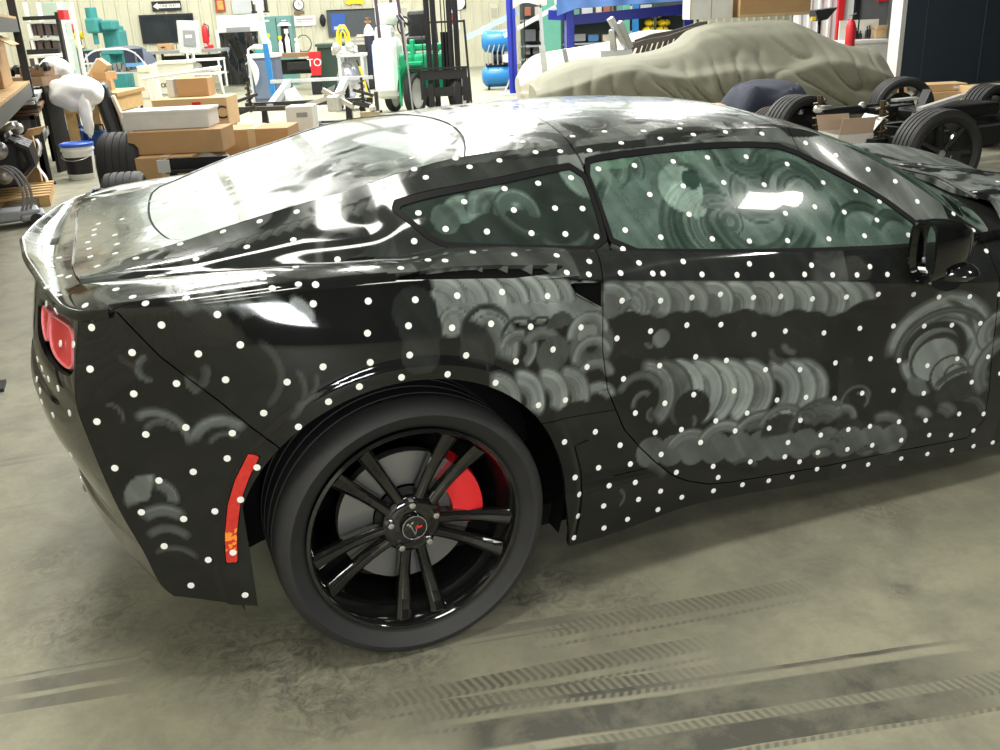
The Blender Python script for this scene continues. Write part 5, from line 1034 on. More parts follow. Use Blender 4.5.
# tyre pair
def tire(name, label, c, r, wd, axis, group=None, m=None, parent=None):
    o = empty(name, tuple(c), 0, label, 'tire', group) if parent is None else parent
    mb = MB(); R0 = r*.74; hw = wd/2; pr = [(R0, -hw*.8), (R0+.03, -hw), (r-.03, -hw), (r-.006, -hw*.84)]
    for g in (-.5, -.17, .17, .5): pr += [(r, hw*g-.007), (r-.009, hw*g-.006), (r-.009, hw*g+.006), (r, hw*g+.007)]
    pr += [(r-.006, hw*.84), (r-.03, hw), (R0+.03, hw), (R0, hw*.8), (R0-.012, 0), (R0, -hw*.8)]
    mb.lathe(pr, 56, axis='Y'); t_ = mb.build('rubber', m or M['tire'], o, sharp=35)
    if axis is not None: o.rotation_euler = axis
    return o
for i, (u, d, lab) in enumerate(((134, 8.6, 'farther black tire standing tread-on beside the brown cartons'), (137, 6.7, 'nearer black tire standing tread-on just behind the car spoiler'))):
    p = flo(u, d); tire('spare_tire', lab, (p[0], p[1], (.325, .29)[i]), (.325, .29)[i], (.36, .27)[i], (0, 0, -YAW-R(90)+(.10, .22)[i]), 'black tires beside the cartons')
# ---- carton pile in front of the rack ---------------------------------------------------------
carton('tall brown carton with a pale tape stripe, bottom left of the carton pile', 172, 8.25, .49, .42, .46, 0, .03)
s = carton('long flat brown carton lying across the tall taped one', 177, 8.25, .82, .43, .195, .463, .0, tape=False)
s = Fr('white_carton', 'long glossy white carton on top of the flat brown one', 'box', 167, 8.3, base=.66, turn=.02); s.mb('carton', WH, lambda b: b.box((0, .2, .07), (.74, .38, .14), bev=.006)); s.mb('lid', mat('white_lid', (.86, .86, .84), .3), lambda b: b.box((0, .2, .150), (.76, .40, .025), bev=.004))
carton('brown carton with wide pale tape, second layer beside the white carton', 254, 9.0, .70, .5, .24, .327, -.02)
carton('plain brown carton at the right end of the pile, nearest the hatch glass', 285, 8.75, .74, .45, .325, 0.0, -.06, tape=False, m=CB2)
carton('dark shaded brown carton squeezed behind the silver gearbox', 238, 9.15, .16, .35, .32, 0, 0, tape=False, m=CB)
s = Fr('white_carton', 'small white carton with printed label, right of the wide taped box', 'box', 301, 10.3, base=.38, turn=-.02); s.mb('carton', WH, lambda b: b.box((0, .15, .13), (.29, .3, .26), bev=.005)); s.mb('label', GRY, lambda b: b.box((.03, -.002, .17), (.12, .003, .05)))
carton('low brown carton supporting the small white labelled carton', 303, 10.3, .40, .4, .375, 0, 0, tape=False, m=CB)
s = carton('brown carton printed with black letters and a red sticker behind the white one', 193, 10.7, .84, .5, .32, .422, .0, tape=False, m=CB2)
text('lettering', 'TREMEC', s.root, (.03, -.003, .15), .20, BLK, .002, sx=1.05); s.mb('red_sticker', RED, lambda b: b.box((.08, -.004, .25), (.10, .004, .06)))
carton('plain brown carton underneath the printed letter carton', 193, 10.7, .86, .55, .42, 0, .0, tape=False, m=CB)
s = carton('small brown carton with a white end on top of the printed letter carton', 192, 10.85, .40, .3, .20, .744, .0, tape=False); s.mb('white_end', WH, lambda b: b.box((-.215, .15, .10), (.11, .3, .20)))
s = Fr('white_trestle', 'thin white tubular trestle cart behind the small carton', 'cart', 172, 14.0)
s.mb('top_rail', WH, lambda b: (b.tube([(-.30, 0, .82), (.75, 0, .92)], .02, 8), b.tube([(-.3, .45, .82), (.75, .45, .92)], .02, 8), b.tube([(-.3, 0, .82), (-.3, .45, .82)], .02, 8)))
for x in (-.25, .7): s.mb('leg', WH, lambda b: (b.tube([(x, 0, .83), (x+.1, 0, .0)], .018, 8), b.tube([(x, .45, .83), (x+.1, .45, .0)], .018, 8)))
# gearbox and black channel among the cartons
s = Fr('gearbox', 'silver ribbed gearbox casing between the brown cartons', 'gearbox', 214, 8.5)
def gb(b):
    prof = [(.05, -.05), (.16, -.04), (.17, 0), (.155, .06), (.15, .18), (.165, .2), (.165, .23), (.12, .3), (.09, .42)]
    b.lathe([(r, h) for r, h in prof], 28, trs((0, 0, .30)), axis='Y')
    for k in range(9): a = k*2*PI/9; b.bar((.155*math.cos(a), .0, .30+.155*math.sin(a)), (.155*math.cos(a), .2, .30+.155*math.sin(a)), .014, .03)
s.mb('casing', ALU, gb); s.mb('linkage', BLK, lambda b: (b.box((0, -.07, .28), (.26, .03, .03)), b.box((0, -.07, .20), (.03, .03, .2)), b.cyl((.02, -.09, .36), (.02, -.05, .36), .03))); s.mb('stand', BLK, lambda b: (b.box((0, .1, .065), (.4, .3, .13), bev=.01)))
s = Fr('steel_channel', 'black steel channel lying in front of the tall carton', 'channel', 205, 7.9, base=0); s.mb('channel', BLK, lambda b: (b.box((0, 0, .39), (.5, .10, .02)), b.box((0, .05, .44), (.5, .012, .10)), b.box((-.25, 0, .44), (.02, .1, .1)))); s.mb('end_plate', LGRY, lambda b: b.box((-.255, -.052, .44), (.10, .01, .10))); s.mb('leg', BLK, lambda b: (b.box((-.2, 0, .19), (.05, .05, .38)), b.box((.2, 0, .19), (.05, .05, .38))))
# ---- machines and carts along the back wall, left half --------------------------------------
s = Fr('milling_machine', 'teal milling machine with a tilted head in the left corner', 'machine', 114, 23.0)
s.mb('column', TEAL, lambda b: (b.box((.1, .5, .75), (.42, .5, 1.5), bev=.04), b.box((.12, .45, 1.35), (.34, .44, .5), bev=.04)))
s.mb('head', TEAL, lambda b: (b.box((-.16, .0, 1.62), (.30, .4, .34), bev=.05), b.cyl((-.18, 0, 1.5), (-.18, 0, 2.02), .13), b.cyl((-.18, 0, 1.45), (-.18, 0, 1.2), .06), b.box((.18, .1, 1.62), (.28, .5, .22), bev=.04))); s.mb('table', TEAL, lambda b: (b.box((-.1, .05, 1.02), (1.1, .32, .12), bev=.02), b.box((-.1, .15, .8), (.4, .5, .35), bev=.03)))
s.mb('hand_wheel', STEEL, lambda b: b.tube([(.48+.0*t, -.05+.10*math.cos(t), 1.02+.10*math.sin(t)) for t in [i*PI/8 for i in range(16)]], .012, 6, closed=True)); s.mb('base', TEAL, lambda b: b.box((.05, .3, .08), (.7, .9, .16), bev=.02))
s = Fr('shop_lamp', 'round dark shop lamp on an arm high beside the steel column', 'lamp', 86, 25.5); s.mb('arm', GRY, lambda b: b.tube([(.0, .1, 2.45), (.3, .0, 2.0), (.15, -.1, 1.5)], .018, 6)); s.mb('shade', BLK, lambda b: b.lathe([(.02, .12), (.16, .08), (.27, -.06), (.26, -.07), (.14, .05)], 24, trs((.1, 0, 2.5), 0, .5))); s.mb('stem', GRY, lambda b: b.box((.15, -.1, .75), (.05, .05, 1.5)))
s = Fr('grinder', 'red and yellow bench grinder with a grey pedestal left of the mill', 'grinder', 85, 23.5); s.mb('body', RED, lambda b: b.cyl((-.12, 0, 1.55), (.06, 0, 1.58), .11)); s.mb('guard', YEL, lambda b: (b.cyl((.05, -.02, 1.42), (.24, -.02, 1.42), .08), b.box((.02, 0, 1.35), (.34, .16, .06)))); s.mb('chute', mat('yellowed_plastic', (.7, .6, .35), .5), lambda b: b.cyl((-.05, -.1, 1.32), (.22, -.15, 1.08), .08)); s.mb('pedestal', GRY, lambda b: (b.box((.05, 0, .66), (.18, .18, 1.3)), b.box((.05, 0, .02), (.42, .42, .04))))
s = Fr('electric_cabinet', 'tall pale green cabinet with a round emblem left of the steel column', 'cabinet', 71, 20.5); s.mb('body', LGN, lambda b: b.box((0, .2, 1.05), (.38, .4, 2.1), bev=.015)); s.mb('emblem', DGR, lambda b: b.lathe([(.001, -.012), (.10, -.012), (.10, 0), (.001, 0)], 24, trs((.0, 0, 1.55)), axis='Y')); s.mb('door_handle', STEEL, lambda b: b.box((-.13, -.02, 1.1), (.03, .03, .16)))
s = Fr('control_post', 'beige control post with a red button beside the pale green cabinet', 'post', 80, 17.5); s.mb('box', SKIN_, lambda b: b.box((0, .05, 1.08), (.12, .1, .46), bev=.01)); s.mb('button', RED, lambda b: b.cyl((0, 0, 1.16), (0, -.03, 1.16), .03)); s.mb('post', GRY, lambda b: (b.box((0, .08, .42), (.07, .07, .84)), b.box((0, .08, .01), (.26, .26, .02))))
# glass-fronted rack at far left
s = Fr('parts_shelf', 'tall pale shelf unit with dark bins between the storage rack and green cabinet', 'shelf', 42, 14.5)
for u in (22, 56): s.box('upright', WH, u, 2, u+3, 122, .05, 0); s.box('upright', WH, u, 2, u+3, 122, .05, .45)
for v in (21, 38, 54, 72, 90): s.box('shelf_board', LGRY, 22, v, 60, v+2, .5, 0)
k = 0
for v0, v1 in ((24, 36), (41, 52), (58, 70), (76, 88)):
    for u0 in (27, 34, 42, 50):
        k += 1; s2 = Fr('storage_bin', 'dark plastic storage bin on the tall pale shelf unit by the storage rack', 'bin', (u0+3), 14.45, 'dark bins on the pale shelf unit'); s2.o = s.o.copy(); s2.root.location = tuple(s.o); m_ = mat('bin_dark', (.09, .06, .07), .5); s2.box('bin', m_, u0, v0, u0+6, v1, .28, .06, .01)
        # put the bin's own origin under it
        ch = s2.root.children[0]; c0 = sum((Vector(c) for c in ch.bound_box), Vector())/8; zmin = min(c[2] for c in ch.bound_box); sh = Vector((c0.x, c0.y, zmin)); ch.data.transform(Matrix.Translation(-sh)); s2.root.location = s2.root.matrix_basis @ sh
s = Fr('roll_rack', 'horizontal black pipe rack with red and white parts above the bags', 'rack', 46, 12.2); s.box('pipe', BLK, 26, 49, 58, 54, .06, .0); s.box('upper_pipe', BLK, 22, 16, 54, 20, .06, 0); s.box('tray', WH, 28, 55, 56, 58, .3, .0); s.box('red_block', RED, 57, 10, 63, 20, .15, 0); s.box('post', BLK, 54, 12, 57, 140, .06, 0)
s = Fr('tool_pegboard', 'round black cable reels hanging in front of the green cabinet', 'reel', 65, 15.5); s.mb('post', GRY, lambda b: b.box((.0, .06, .8), (.05, .05, 1.6))); s.mb('reel', BLK, lambda b: [b.tube([(.10*math.cos(t*PI/8), -.03*k, 1.25+.02*k+.18*math.sin(t*PI/8)) for t in range(16)], .018, 6, closed=True) for k in range(3)]); s.mb('arm', GRY, lambda b: b.tube([(0, 0, 1.15), (.18, 0, 1.05), (.24, 0, .78)], .02, 6))
s.root['category'] = 'reel'; s.root.name = 'cable_reel'
# canopy cart
s = Fr('canopy_cart', 'work cart with dark blue rounded canopy and white rim left of the bench', 'cart', 122, 18.5)
s.mb('canopy', mat('canopy_navy', (.02, .03, .07), .4), lambda b: b.grid(lambda u, v: (-.62+1.24*u, .7*v, 1.20-.32*abs(2*u-1)**4-.05*(1-v)), 20, 4)); s.mb('front_panel', mat('canopy_navy', (.02, .03, .07), .4), lambda b: b.box((-.42, 0, 1.02), (.36, .04, .26))); s.mb('front_panel', mat('canopy_navy', (.02, .03, .07), .4), lambda b: b.box((.42, 0, 1.02), (.36, .04, .26))); s.mb('rim', WH, lambda b: b.tube([(-.62+1.24*i/20, -.01, 1.21-.32*abs(2*i/20-1)**4-.05) for i in range(21)], .02, 6))
s.mb('blue_strip', mat('strip_blue', (.15, .35, .7), .4), lambda b: b.box((.42, -.03, .86), (.34, .02, .07)))
for x in (-.48, .46):
    for y in (0, .65): s.mb('post', WH, lambda b: b.box((x, y, .55), (.04, .04, 1.1)))
s.mb('shelf', LGRY, lambda b: (b.box((0, .33, .72), (1.0, .66, .03)), b.box((0, .33, .25), (1.0, .66, .03)))); s.mb('white_stand', WH, lambda b: (b.box((-.38, -.1, .92), (.22, .1, .03)), b.box((-.38, -.1, .80), (.03, .03, .22)), b.box((-.3, -.05, .74), (.5, .12, .04)), b.box((-.5, -.05, .4), (.04, .04, .65)), b.box((-.08, -.05, .4), (.04, .04, .65))))
s.mb('clutter', GRY, lambda b: [b.box((-.15+.09*k, .3, .78+.03*(k % 3)), (.07, .2, .12+.05*(k % 2))) for k in range(6)])
for x in (-.45, .42):
    for y in (.0, .62): s.mb('caster', BLK, lambda b: b.lathe([(.001, -.015), (.05, -.015), (.05, .015), (.001, .015)], 14, trs((x, y, .05)), axis='Y'))
s = Fr('file_cabinet', 'narrow cream cabinet standing right of the canopy cart', 'cabinet', 143, 17.6); s.box('body', CRM, 136, 66, 150, 116, .4, 0, .01); s.box('top_drawer', CRM, 137, 67, 149, 72, .02, -.02); s.box('drawer', CRM, 137, 74, 149, 98, .02, -.02)
# bench with parts
s = Fr('parts_bench', 'long low workbench under the dark window with grey top', 'bench', 187, 22.5); s.box('top', GRY, 150, 50, 222, 53, .7, 0)
for u in (152, 184, 218):
    for off in (.02, .62): s.box('leg', BLK, u, 53, u+2.5, 86, .05, off)
s.box('shelf', GRY, 150, 74, 222, 76, .7, 0); s.box('back_panel', BLK, 152, 56, 220, 72, .02, .66)
bz = s.L(187, 50)[1]
for i, (nm, lab, cat_, u0, v0, u1, v1, m_) in enumerate([('wooden_box', 'brown wooden box on the left end of the low workbench', 'box', 156, 44, 170, 50, CB), ('parts_tray', 'row of small cream trays on the workbench', 'tray', 174, 45, 186, 50, CRM), ('bench_vise', 'red vise on the right end of the low workbench', 'vise', 203, 45, 210, 50, RED)]):
    t = Fr(nm, lab, cat_, (u0+u1)/2, 22.6, base=bz+.001); t.box('body', m_, u0, v0, u1, v1, .25, .05, .01)
    if nm == 'bench_vise': t.mb('screw', STEEL, lambda b: (b.cyl((0, -.12, .06), (0, .1, .06), .015), b.cyl((-.07, -.12, .06), (.07, -.12, .06), .008)))
    if nm == 'parts_tray': t.mb('divider', BLK, lambda b: [b.box((-.08+.08*k, .03, .07), (.01, .02, .1)) for k in range(3)])
    if nm == 'wooden_box': t.mb('handle', BLK, lambda b: b.box((0, .04, .07), (.1, .02, .02)))
s = Fr('cream_chest', 'cream metal chest with a round double emblem in front of the low bench', 'chest', 168, 20.0); s.box('body', CRM, 155, 63, 186, 94, .5, 0, .015); s.box('lid', mat('cream_lid', (.7, .68, .58), .4), 154, 61, 187, 64, .54, -.02); s.mb('emblem', BLK, lambda b: [b.lathe([(.028, -.004), (.045, -.004), (.045, 0), (.028, 0)], 18, trs((.0+x, -.0, .37)), axis='Y') for x in (-.04, .04)])
s = Fr('white_cart', 'white utility trolley with a tilted top, between cream chest and curtained booth', 'trolley', 202, 20.5)
for v in (59, 73): s.box('shelf', WH, 185, v, 219, v+2, .5, 0)
for u in (185.5, 217):
    for off in (0, .46): s.box('leg', WH, u, 50 if u < 200 else 58, u+1.5, 88, .035, off)
s.mb('wheel', BLK, lambda b: [b.lathe([(.001, -.015), (.05, -.015), (.05, .015), (.001, .015)], 12, trs((x, y, .05)), axis='Y') for x in (-.33, .35) for y in (.02, .48)])
t = Fr('white_part', 'rounded white plastic part on the lower shelf of the white trolley', 'part', 195, 20.4, base=s.L(200, 73)[1]+.02); t.mb('shell', WH, lambda b: (b.blob((0, .2, .10), .1, 8, sc=(1.1, 1, .9)), b.box((.28, .2, .03), (.28, .2, .05), bev=.01)))
s = Fr('breaker_panel', 'slanted grey breaker panel on a post in front of the dark window', 'panel', 197, 21.5); s.mb('box', LGRY, lambda b: b.box((0, .08, 1.28), (.46, .14, .70), rot=(0, .06, 0), bev=.015)); s.mb('cover', GRY, lambda b: b.box((.03, .0, 1.26), (.27, .02, .34), rot=(0, .06, 0), bev=.01)); s.mb('warning_label', WH, lambda b: b.box((.02, -.012, 1.30), (.15, .005, .06))); s.mb('post', GRY, lambda b: (b.box((0, .15, .62), (.06, .06, 1.24)), b.box((0, .15, .01), (.4, .4, .02))))
s = Fr('red_extinguisher', 'red fire extinguisher hanging left of the white curtained booth', 'extinguisher', 213.5, 23.5); s.mb('cylinder', RED, lambda b: b.lathe([(.001, 1.1), (.07, 1.11), (.08, 1.15), (.08, 1.42), (.05, 1.5), (.02, 1.53), (.02, 1.56), (.001, 1.56)], 18)); s.mb('hose', BLK, lambda b: b.tube([(.02, -.02, 1.55), (.11, -.05, 1.5), (.10, -.05, 1.25)], .012, 6)); s.mb('stand', GRY, lambda b: (b.box((0, .1, .55), (.05, .03, 1.12)), b.box((0, .05, .01), (.25, .25, .02)))); s.root.name = 'fire_extinguisher'
s = Fr('curtained_booth', 'white rounded booth with shiny black plastic curtain', 'booth', 239, 24.6)
s.box('housing', WH, 215, 15, 262, 34, 1.0, 0, .06); s.box('side_post', WH, 215, 30, 219, 88, .9, 0); s.box('side_post', WH, 258, 30, 262, 88, .9, 0); s.box('hatch_panel', GRY, 226, 27, 250, 34, .02, -.02, .01)
x0, z1 = s.L(219, 33); x1, _ = s.L(258, 33); z0 = .04
s.mb('curtain', mat('black_film', (.012, .012, .014), .16, coat=.4), lambda b: b.grid(lambda u, v: (x0+(x1-x0)*(u*(1-.05*(1-v))+.02*(1-v)), -.10+.03*math.sin(u*17+3*v)+.035*math.sin(u*7-5*v)+.03*math.sin(v*9+6*u), z0+(z1-z0)*v), 60, 30))
s = Fr('sign_box', 'small pale sign box with a reddish mark above the booth corner', 'sign', 259, 24.3, base=1.9); s.mb('box', WH, lambda b: b.box((0, .05, .16), (.30, .08, .18), bev=.01)); s.mb('red_mark', mat('faded_red', (.75, .30, .28), .5), lambda b: b.box((0, .007, .165), (.16, .006, .09))); s.mb('bracket', BLK, lambda b: (b.box((.16, .1, .05), (.06, .2, .3)), b.box((-.17, .1, .0), (.04, .2, .3)), b.box((0, .1, -.12), (.4, .3, .04))))
s = Fr('green_locker', 'teal green metal cabinet behind the sky blue pole', 'cabinet', 275, 24.0); s.box('body', mat('locker_green', (.12, .27, .25), .45), 261, 16, 290, 90, .5, 0, .01); s.box('door_seam', DGR, 275, 18, 275.7, 88, .01, -.008); s.box('label', WH, 265, 20, 269, 21.5, .01, -.01)
s = Fr('blue_tool_cabinet', 'slate blue tall tool cabinet on a steel frame, bag hanging from it', 'cabinet', 262, 18.8); s.box('body', SLATE, 249, 58, 275, 104, .55, 0, .015); s.box('door', mat('slate_door', (.13, .17, .25), .4), 252, 61, 272, 99, .02, -.02, .01); s.box('frame', LGRY, 247, 56, 249.5, 106, .04, -.02); s.box('top_tray', LGRY, 247, 54, 276, 58, .6, -.03)
tzz = s.L(262, 54)[1]
t = Fr('plastic_tub', 'teal tub with a crumpled pink cloth on the slate blue cabinet', 'tub', 257, 18.8, base=tzz+.005); t.mb('tub', TEAL, lambda b: b.lathe([(.001, 0), (.10, 0), (.13, .07), (.12, .07), (.001, .02)], 20, trs((0, .2, 0)))); t.mb('cloth', mat('pink_cloth', (.7, .5, .42), .8), lambda b: b.blob((-.03, .2, .10), .12, 8, noise=.15, sc=(1.1, .9, .6)))
t = Fr('white_hand_bag', 'white ribbon-like plastic bag hanging off the slate cabinet', 'bag', 254, 18.6, base=.35); t.mb('film', PLS, lambda b: b.grid(lambda u, v: (-.05+.14*u*(1-abs(2*v-1)**2)+.10*(1-v), .03*math.sin(5*u+4*v)-.06, .60*v), 8, 16)); t.mb('knot', PLS, lambda b: b.tube([(-.02, -.04, .6), (-.02, -.02, .68), (0, .2, .72)], .02, 6)); t.root.name = 'plastic_bag'
s = Fr('blue_pole', 'sky blue steel pole in front of the teal green cabinet, white at top', 'pole', 276, 17.6); s.mb('lower_pole', SKY, lambda b: b.bar((-.01, 0, 0), (-.05, 0, 1.15), .085)); s.mb('upper_pole', mat('pale_blue', (.5, .75, .85), .4), lambda b: b.bar((-.05, 0, 1.15), (-.12, 0, 3.4), .085)); s.mb('base_plate', SKY, lambda b: b.box((0, 0, .01), (.3, .3, .02))); s.mb('sticker', SKIN_, lambda b: b.box((-.075, -.05, 1.62), (.07, .006, .12)))
s = Fr('wooden_bench', 'brown topped bench with bottles right of the sky blue pole', 'bench', 297, 22.0); s.box('top', WOOD2, 270, 53, 324, 57, .6, 0); s.box('back_shelf', BLK, 272, 60, 320, 75, .02, .5); s.box('drawer', BLK, 286, 62, 312, 70, .4, .05, .01)
for u in (271, 321): s.box('leg', BLK, u, 57, u+2, 90, .05, 0); s.box('leg', BLK, u, 57, u+2, 90, .05, .52)
bz = s.L(297, 53)[1]
for i, (u, h, r_, m_, lab, nm) in enumerate([(287, .50, .055, WH, 'tall white spray bottle on the brown bench', 'bottle'), (296, .30, .05, WH, 'short white bottle on the brown bench beside the wire ring', 'bottle'), (267.5, .34, .05, YEL, 'yellow capped bottle left of the sky blue pole', 'bottle'), (280, .36, .05, YEL, 'yellow capped bottle right of the sky blue pole', 'bottle')]):
    t = Fr(nm, lab, 'bottle', u, 22.1 if i != 2 else 18.85, base=bz if i != 2 else tzz+.005); t.mb('body', WH, lambda b: b.lathe([(.001, 0), (r_, 0), (r_, h*.6), (r_*.4, h*.75), (r_*.4, h*.9), (.001, h*.9)], 16, trs((0, .2, 0)))); t.mb('cap', m_, lambda b: b.cyl((0, .2, h*.85), (0, .2, h*1.05), r_*.9))
t = Fr('desk_lamp', 'white shaded lamp on a dark stand on the brown bench', 'lamp', 286, 22.15, base=bz); t.mb('shade', WH, lambda b: b.lathe([(.04, .72), (.17, .60), (.165, .595), (.035, .71)], 22, trs((-.03, .32, 0)))); t.mb('stand', BLK, lambda b: (b.cyl((-.03, .32, .01), (-.03, .32, .70), .12, r2=.09), b.cyl((-.03, .32, 0), (-.03, .32, .02), .14)))
t = Fr('wire_ring', 'black wire hoop standing on the right of the brown bench', 'hoop', 303, 22.1, base=bz+.012); t.mb('wire', BLK, lambda b: (b.tube([(.17*math.cos(i*PI/14), .25, .17+.19*math.sin(i*PI/14)) for i in range(28)], .010, 6, closed=True), b.box((0, .25, -.004), (.2, .1, .012))))
s = Fr('red_banner_can', 'red canister with large white letters at the end of the brown bench', 'canister', 318, 20.5, base=0); s.mb('stand', BLK, lambda b: (b.box((-.02, .12, .20), (.20, .20, .40)))); s.mb('body', RED, lambda b: b.lathe([(.001, .40), (.13, .40), (.17, .88), (.16, .88), (.001, .5)], 4, trs((0, .12, 0), PI/4))); text('lettering', 'TO', s.root, (0, -.02, .66), .22, WH, .003)
s = Fr('waste_bin', 'large dark green wheeled waste bin under the notice board', 'bin', 334, 21.0); s.mb('bin', DGR, lambda b: b.box((0, .3, .50), (.48, .55, .92), taper=1.15)); s.mb('lid', mat('bin_lid', (.03, .06, .045), .45), lambda b: (b.box((0, .28, 1.0), (.62, .66, .06), bev=.02), b.box((0, -.04, .97), (.5, .04, .05)))); s.mb('wheel', BLK, lambda b: [b.lathe([(.001, -.03), (.09, -.03), (.09, .03), (.001, .03)], 16, trs((x, .58, .09), PI/2), axis='Y') for x in (-.28, .28)])
# ---- engine on its stand, gas bottle, welder, forklift ----------------------------------------
s = Fr('engine_stand', 'engine wrapped in silver film on a grey wheeled stand, yellow hose on top', 'engine', 349, 16.5)
for u in (337, 360):
    for off in (0, .45): s.box('leg', LGRY, u, 56, u+3, 103, .04, off)
s.box('top_rail', LGRY, 336, 54, 364, 57, .5, 0); s.mb('lower_tray', GRY, lambda b: b.box((0, .25, .12), (.42, .5, .03)))
s.mb('wrapped_block', mat('crinkled_foil', (.62, .64, .72), .25, .7, bump=.6, noise=.3, scale=14), lambda b: (b.blob((0, .25, .50), .24, 12, sc=(.78, .8, 1.3), noise=.14, seed=5)))
s.mb('manifold', ALU, lambda b: (b.box((0, .22, .95), (.30, .3, .12), bev=.04), b.cyl((-.22, .2, 1.0), (.22, .2, 1.0), .07), b.blob((-.12, .1, 1.06), .08, 8), b.blob((.10, .1, 1.06), .08, 8)))
s.mb('yellow_hose', YEL, lambda b: (b.tube([(-.09, .1, 1.08), (-.08, .1, 1.30), (-.03, .1, 1.40), (.04, .1, 1.40), (.10, .1, 1.28), (.11, .1, 1.08)], .024, 8), b.tube([(-.05, .12, 1.08), (-.03, .12, 1.28), (.0, .12, 1.33), (.04, .12, 1.27), (.05, .12, 1.08)], .018, 8)))
s.mb('caster', BLK, lambda b: [b.lathe([(.001, -.015), (.04, -.015), (.04, .015), (.001, .015)], 12, trs((x, y, .04)), axis='Y') for x in (-.19, .22) for y in (.02, .47)])
s = Fr('air_hose', 'yellow and black hose draped to the floor right of the engine stand', 'hose', 367, 16.3); s.mb('hose', YEL, lambda b: b.tube([(-.06, .0, .75), (.0, 0, .5), (.05, .0, .2), (.08, -.1, .03), (.2, -.3, .02)], .018, 8)); s.mb('black_hose', BLK, lambda b: b.tube([(-.10, .02, .85), (-.02, .02, .6), (.08, .02, .3), (.10, 0, .06)], .014, 8)); s.mb('nozzle', BLK, lambda b: b.box((.22, -.32, .02), (.16, .05, .04), bev=.01))
s = Fr('gas_bottle', 'black gas bottle with white shoulder and brass valve on the blue welding cart', 'bottle', 373, 21.6, base=.16); s.mb('body', mat('bottle_black', (.03, .03, .05), .35), lambda b: b.lathe([(.001, 0), (.11, 0), (.115, .03), (.115, .98)], 22)); s.mb('shoulder', WH, lambda b: b.lathe([(.116, .98), (.116, 1.04), (.10, 1.12), (.05, 1.19), (.035, 1.22), (.001, 1.22)], 22)); s.mb('valve', mat('brass', (.45, .25, .12), .35, .8), lambda b: (b.cyl((0, 0, 1.2), (0, 0, 1.33), .03), b.cyl((-.07, 0, 1.27), (.07, 0, 1.27), .02), b.cyl((0, 0, 1.34), (0, 0, 1.37), .06)))
s = Fr('welder_cart', 'blue welding machine on wheels left of the forklift', 'welder', 384, 21.4); s.mb('body', SKY, lambda b: b.box((.0, .3, .55), (.42, .7, .68), bev=.03)); s.mb('top', mat('welder_top', (.05, .42, .45), .4), lambda b: b.box((0, .3, .92), (.40, .66, .08), bev=.02)); s.mb('tray', BLK, lambda b: b.box((-.06, .25, .14), (.62, .8, .04)))
s.mb('wheel', BLK, lambda b: [b.lathe([(.001, -.025), (.10, -.03), (.13, -.02), (.13, .02), (.10, .03), (.001, .025)], 22, trs((-.27, y, .13)), axis='Y') for y in (-.12, .6)]); s.mb('front_wheel', BLK, lambda b: [b.lathe([(.001, -.02), (.06, -.02), (.06, .02), (.001, .02)], 14, trs((.2, y, .06)), axis='Y') for y in (-.05, .5)])
s = Fr('side_counter', 'dim steel counter with assorted parts behind the gas bottle', 'counter', 362, 23.8); s.box('top', GRY, 340, 40, 390, 42, .6, 0); s.box('leg', GRY, 341, 42, 343, 85, .05, .0); s.box('leg', GRY, 386, 42, 388, 85, .05, .0); s.box('leg', GRY, 341, 42, 343, 85, .05, .5); s.box('leg', GRY, 386, 42, 388, 85, .05, .5); s.box('back', mat('dim_steel', (.2, .21, .2), .5), 342, 45, 388, 80, .02, .55)
bz = s.L(362, 40)[1]; t = Fr('hose_pile', 'pale tangled hoses piled on the steel counter', 'hose', 366, 23.8, base=bz); t.mb('hose', SKIN_, lambda b: [b.tube([(-.25+.5*i/12, .25+.05*math.sin(i+k), .05+.05*abs(math.sin(i*1.3+k*2))) for i in range(13)], .028, 7) for k in range(3)]); t.mb('pipe', STEEL, lambda b: b.cyl((0, .3, .02), (0, .3, .32), .02))

# forklift: faces the camera-right; built in its own frame
s = Fr('forklift', 'green and white forklift with tall black double mast and load backrest', 'forklift', 407, 15.4); s.root.scale = (.70, .85, 1)
WHT = mat('forklift_white', (.80, .82, .80), .35)
s.mb('counterweight', WHT, lambda b: (b.box((-.42, .75, .72), (.62, 1.1, .95), bev=.14), b.box((-.45, .7, 1.22), (.42, .8, .34), bev=.12)))
s.mb('body', GRN, lambda b: (b.box((.35, .8, .62), (1.1, 1.0, .62), bev=.05), b.box((.45, .65, 1.02), (.95, .5, .10), bev=.03), b.box((.2, .55, .95), (.10, .5, .4), bev=.02)))
s.mb('front_fender', GRN, lambda b: b.grid(lambda u, v: (.13+.30*math.cos(PI*(1-.52*u))*1.0+.0, -.05+.32*v, .36+.42*math.sin(PI*(1-.52*u)) if u < 1 else .78), 14, 3)); s.mb('fender_top', GRN, lambda b: b.box((.25, .1, .79), (.36, .34, .05), bev=.01)); s.mb('step_panel', GRN, lambda b: b.box((-.10, -.02, .45), (.05, .10, .62), bev=.01))
def wheel_fl(part, x, y, r, w, tn=-.55):
    t = empty(part, (x, y, r), tn+PI/2, None, None); t.parent = s.root; tt = tire('x', '', (0, 0, 0), r, w, None, parent=t)
    mb = MB(); mb.lathe([(r*.76, -w*.3), (r*.6, -w*.35), (r*.3, -w*.15), (.001, -w*.2), ], 24, axis='Y'); mb.lathe([(.001, w*.35), (r*.3, w*.15), (r*.6, w*.35), (r*.76, w*.3)], 24, axis='Y'); mb.build('wheel_disc', WHT, t)
wheel_fl('front_wheel', .22, .05, .33, .24); wheel_fl('front_wheel', 1.25, -.05, .33, .24); wheel_fl('rear_wheel', -.38, .9, .27, .2); wheel_fl('rear_wheel', .5, 1.4, .27, .2)
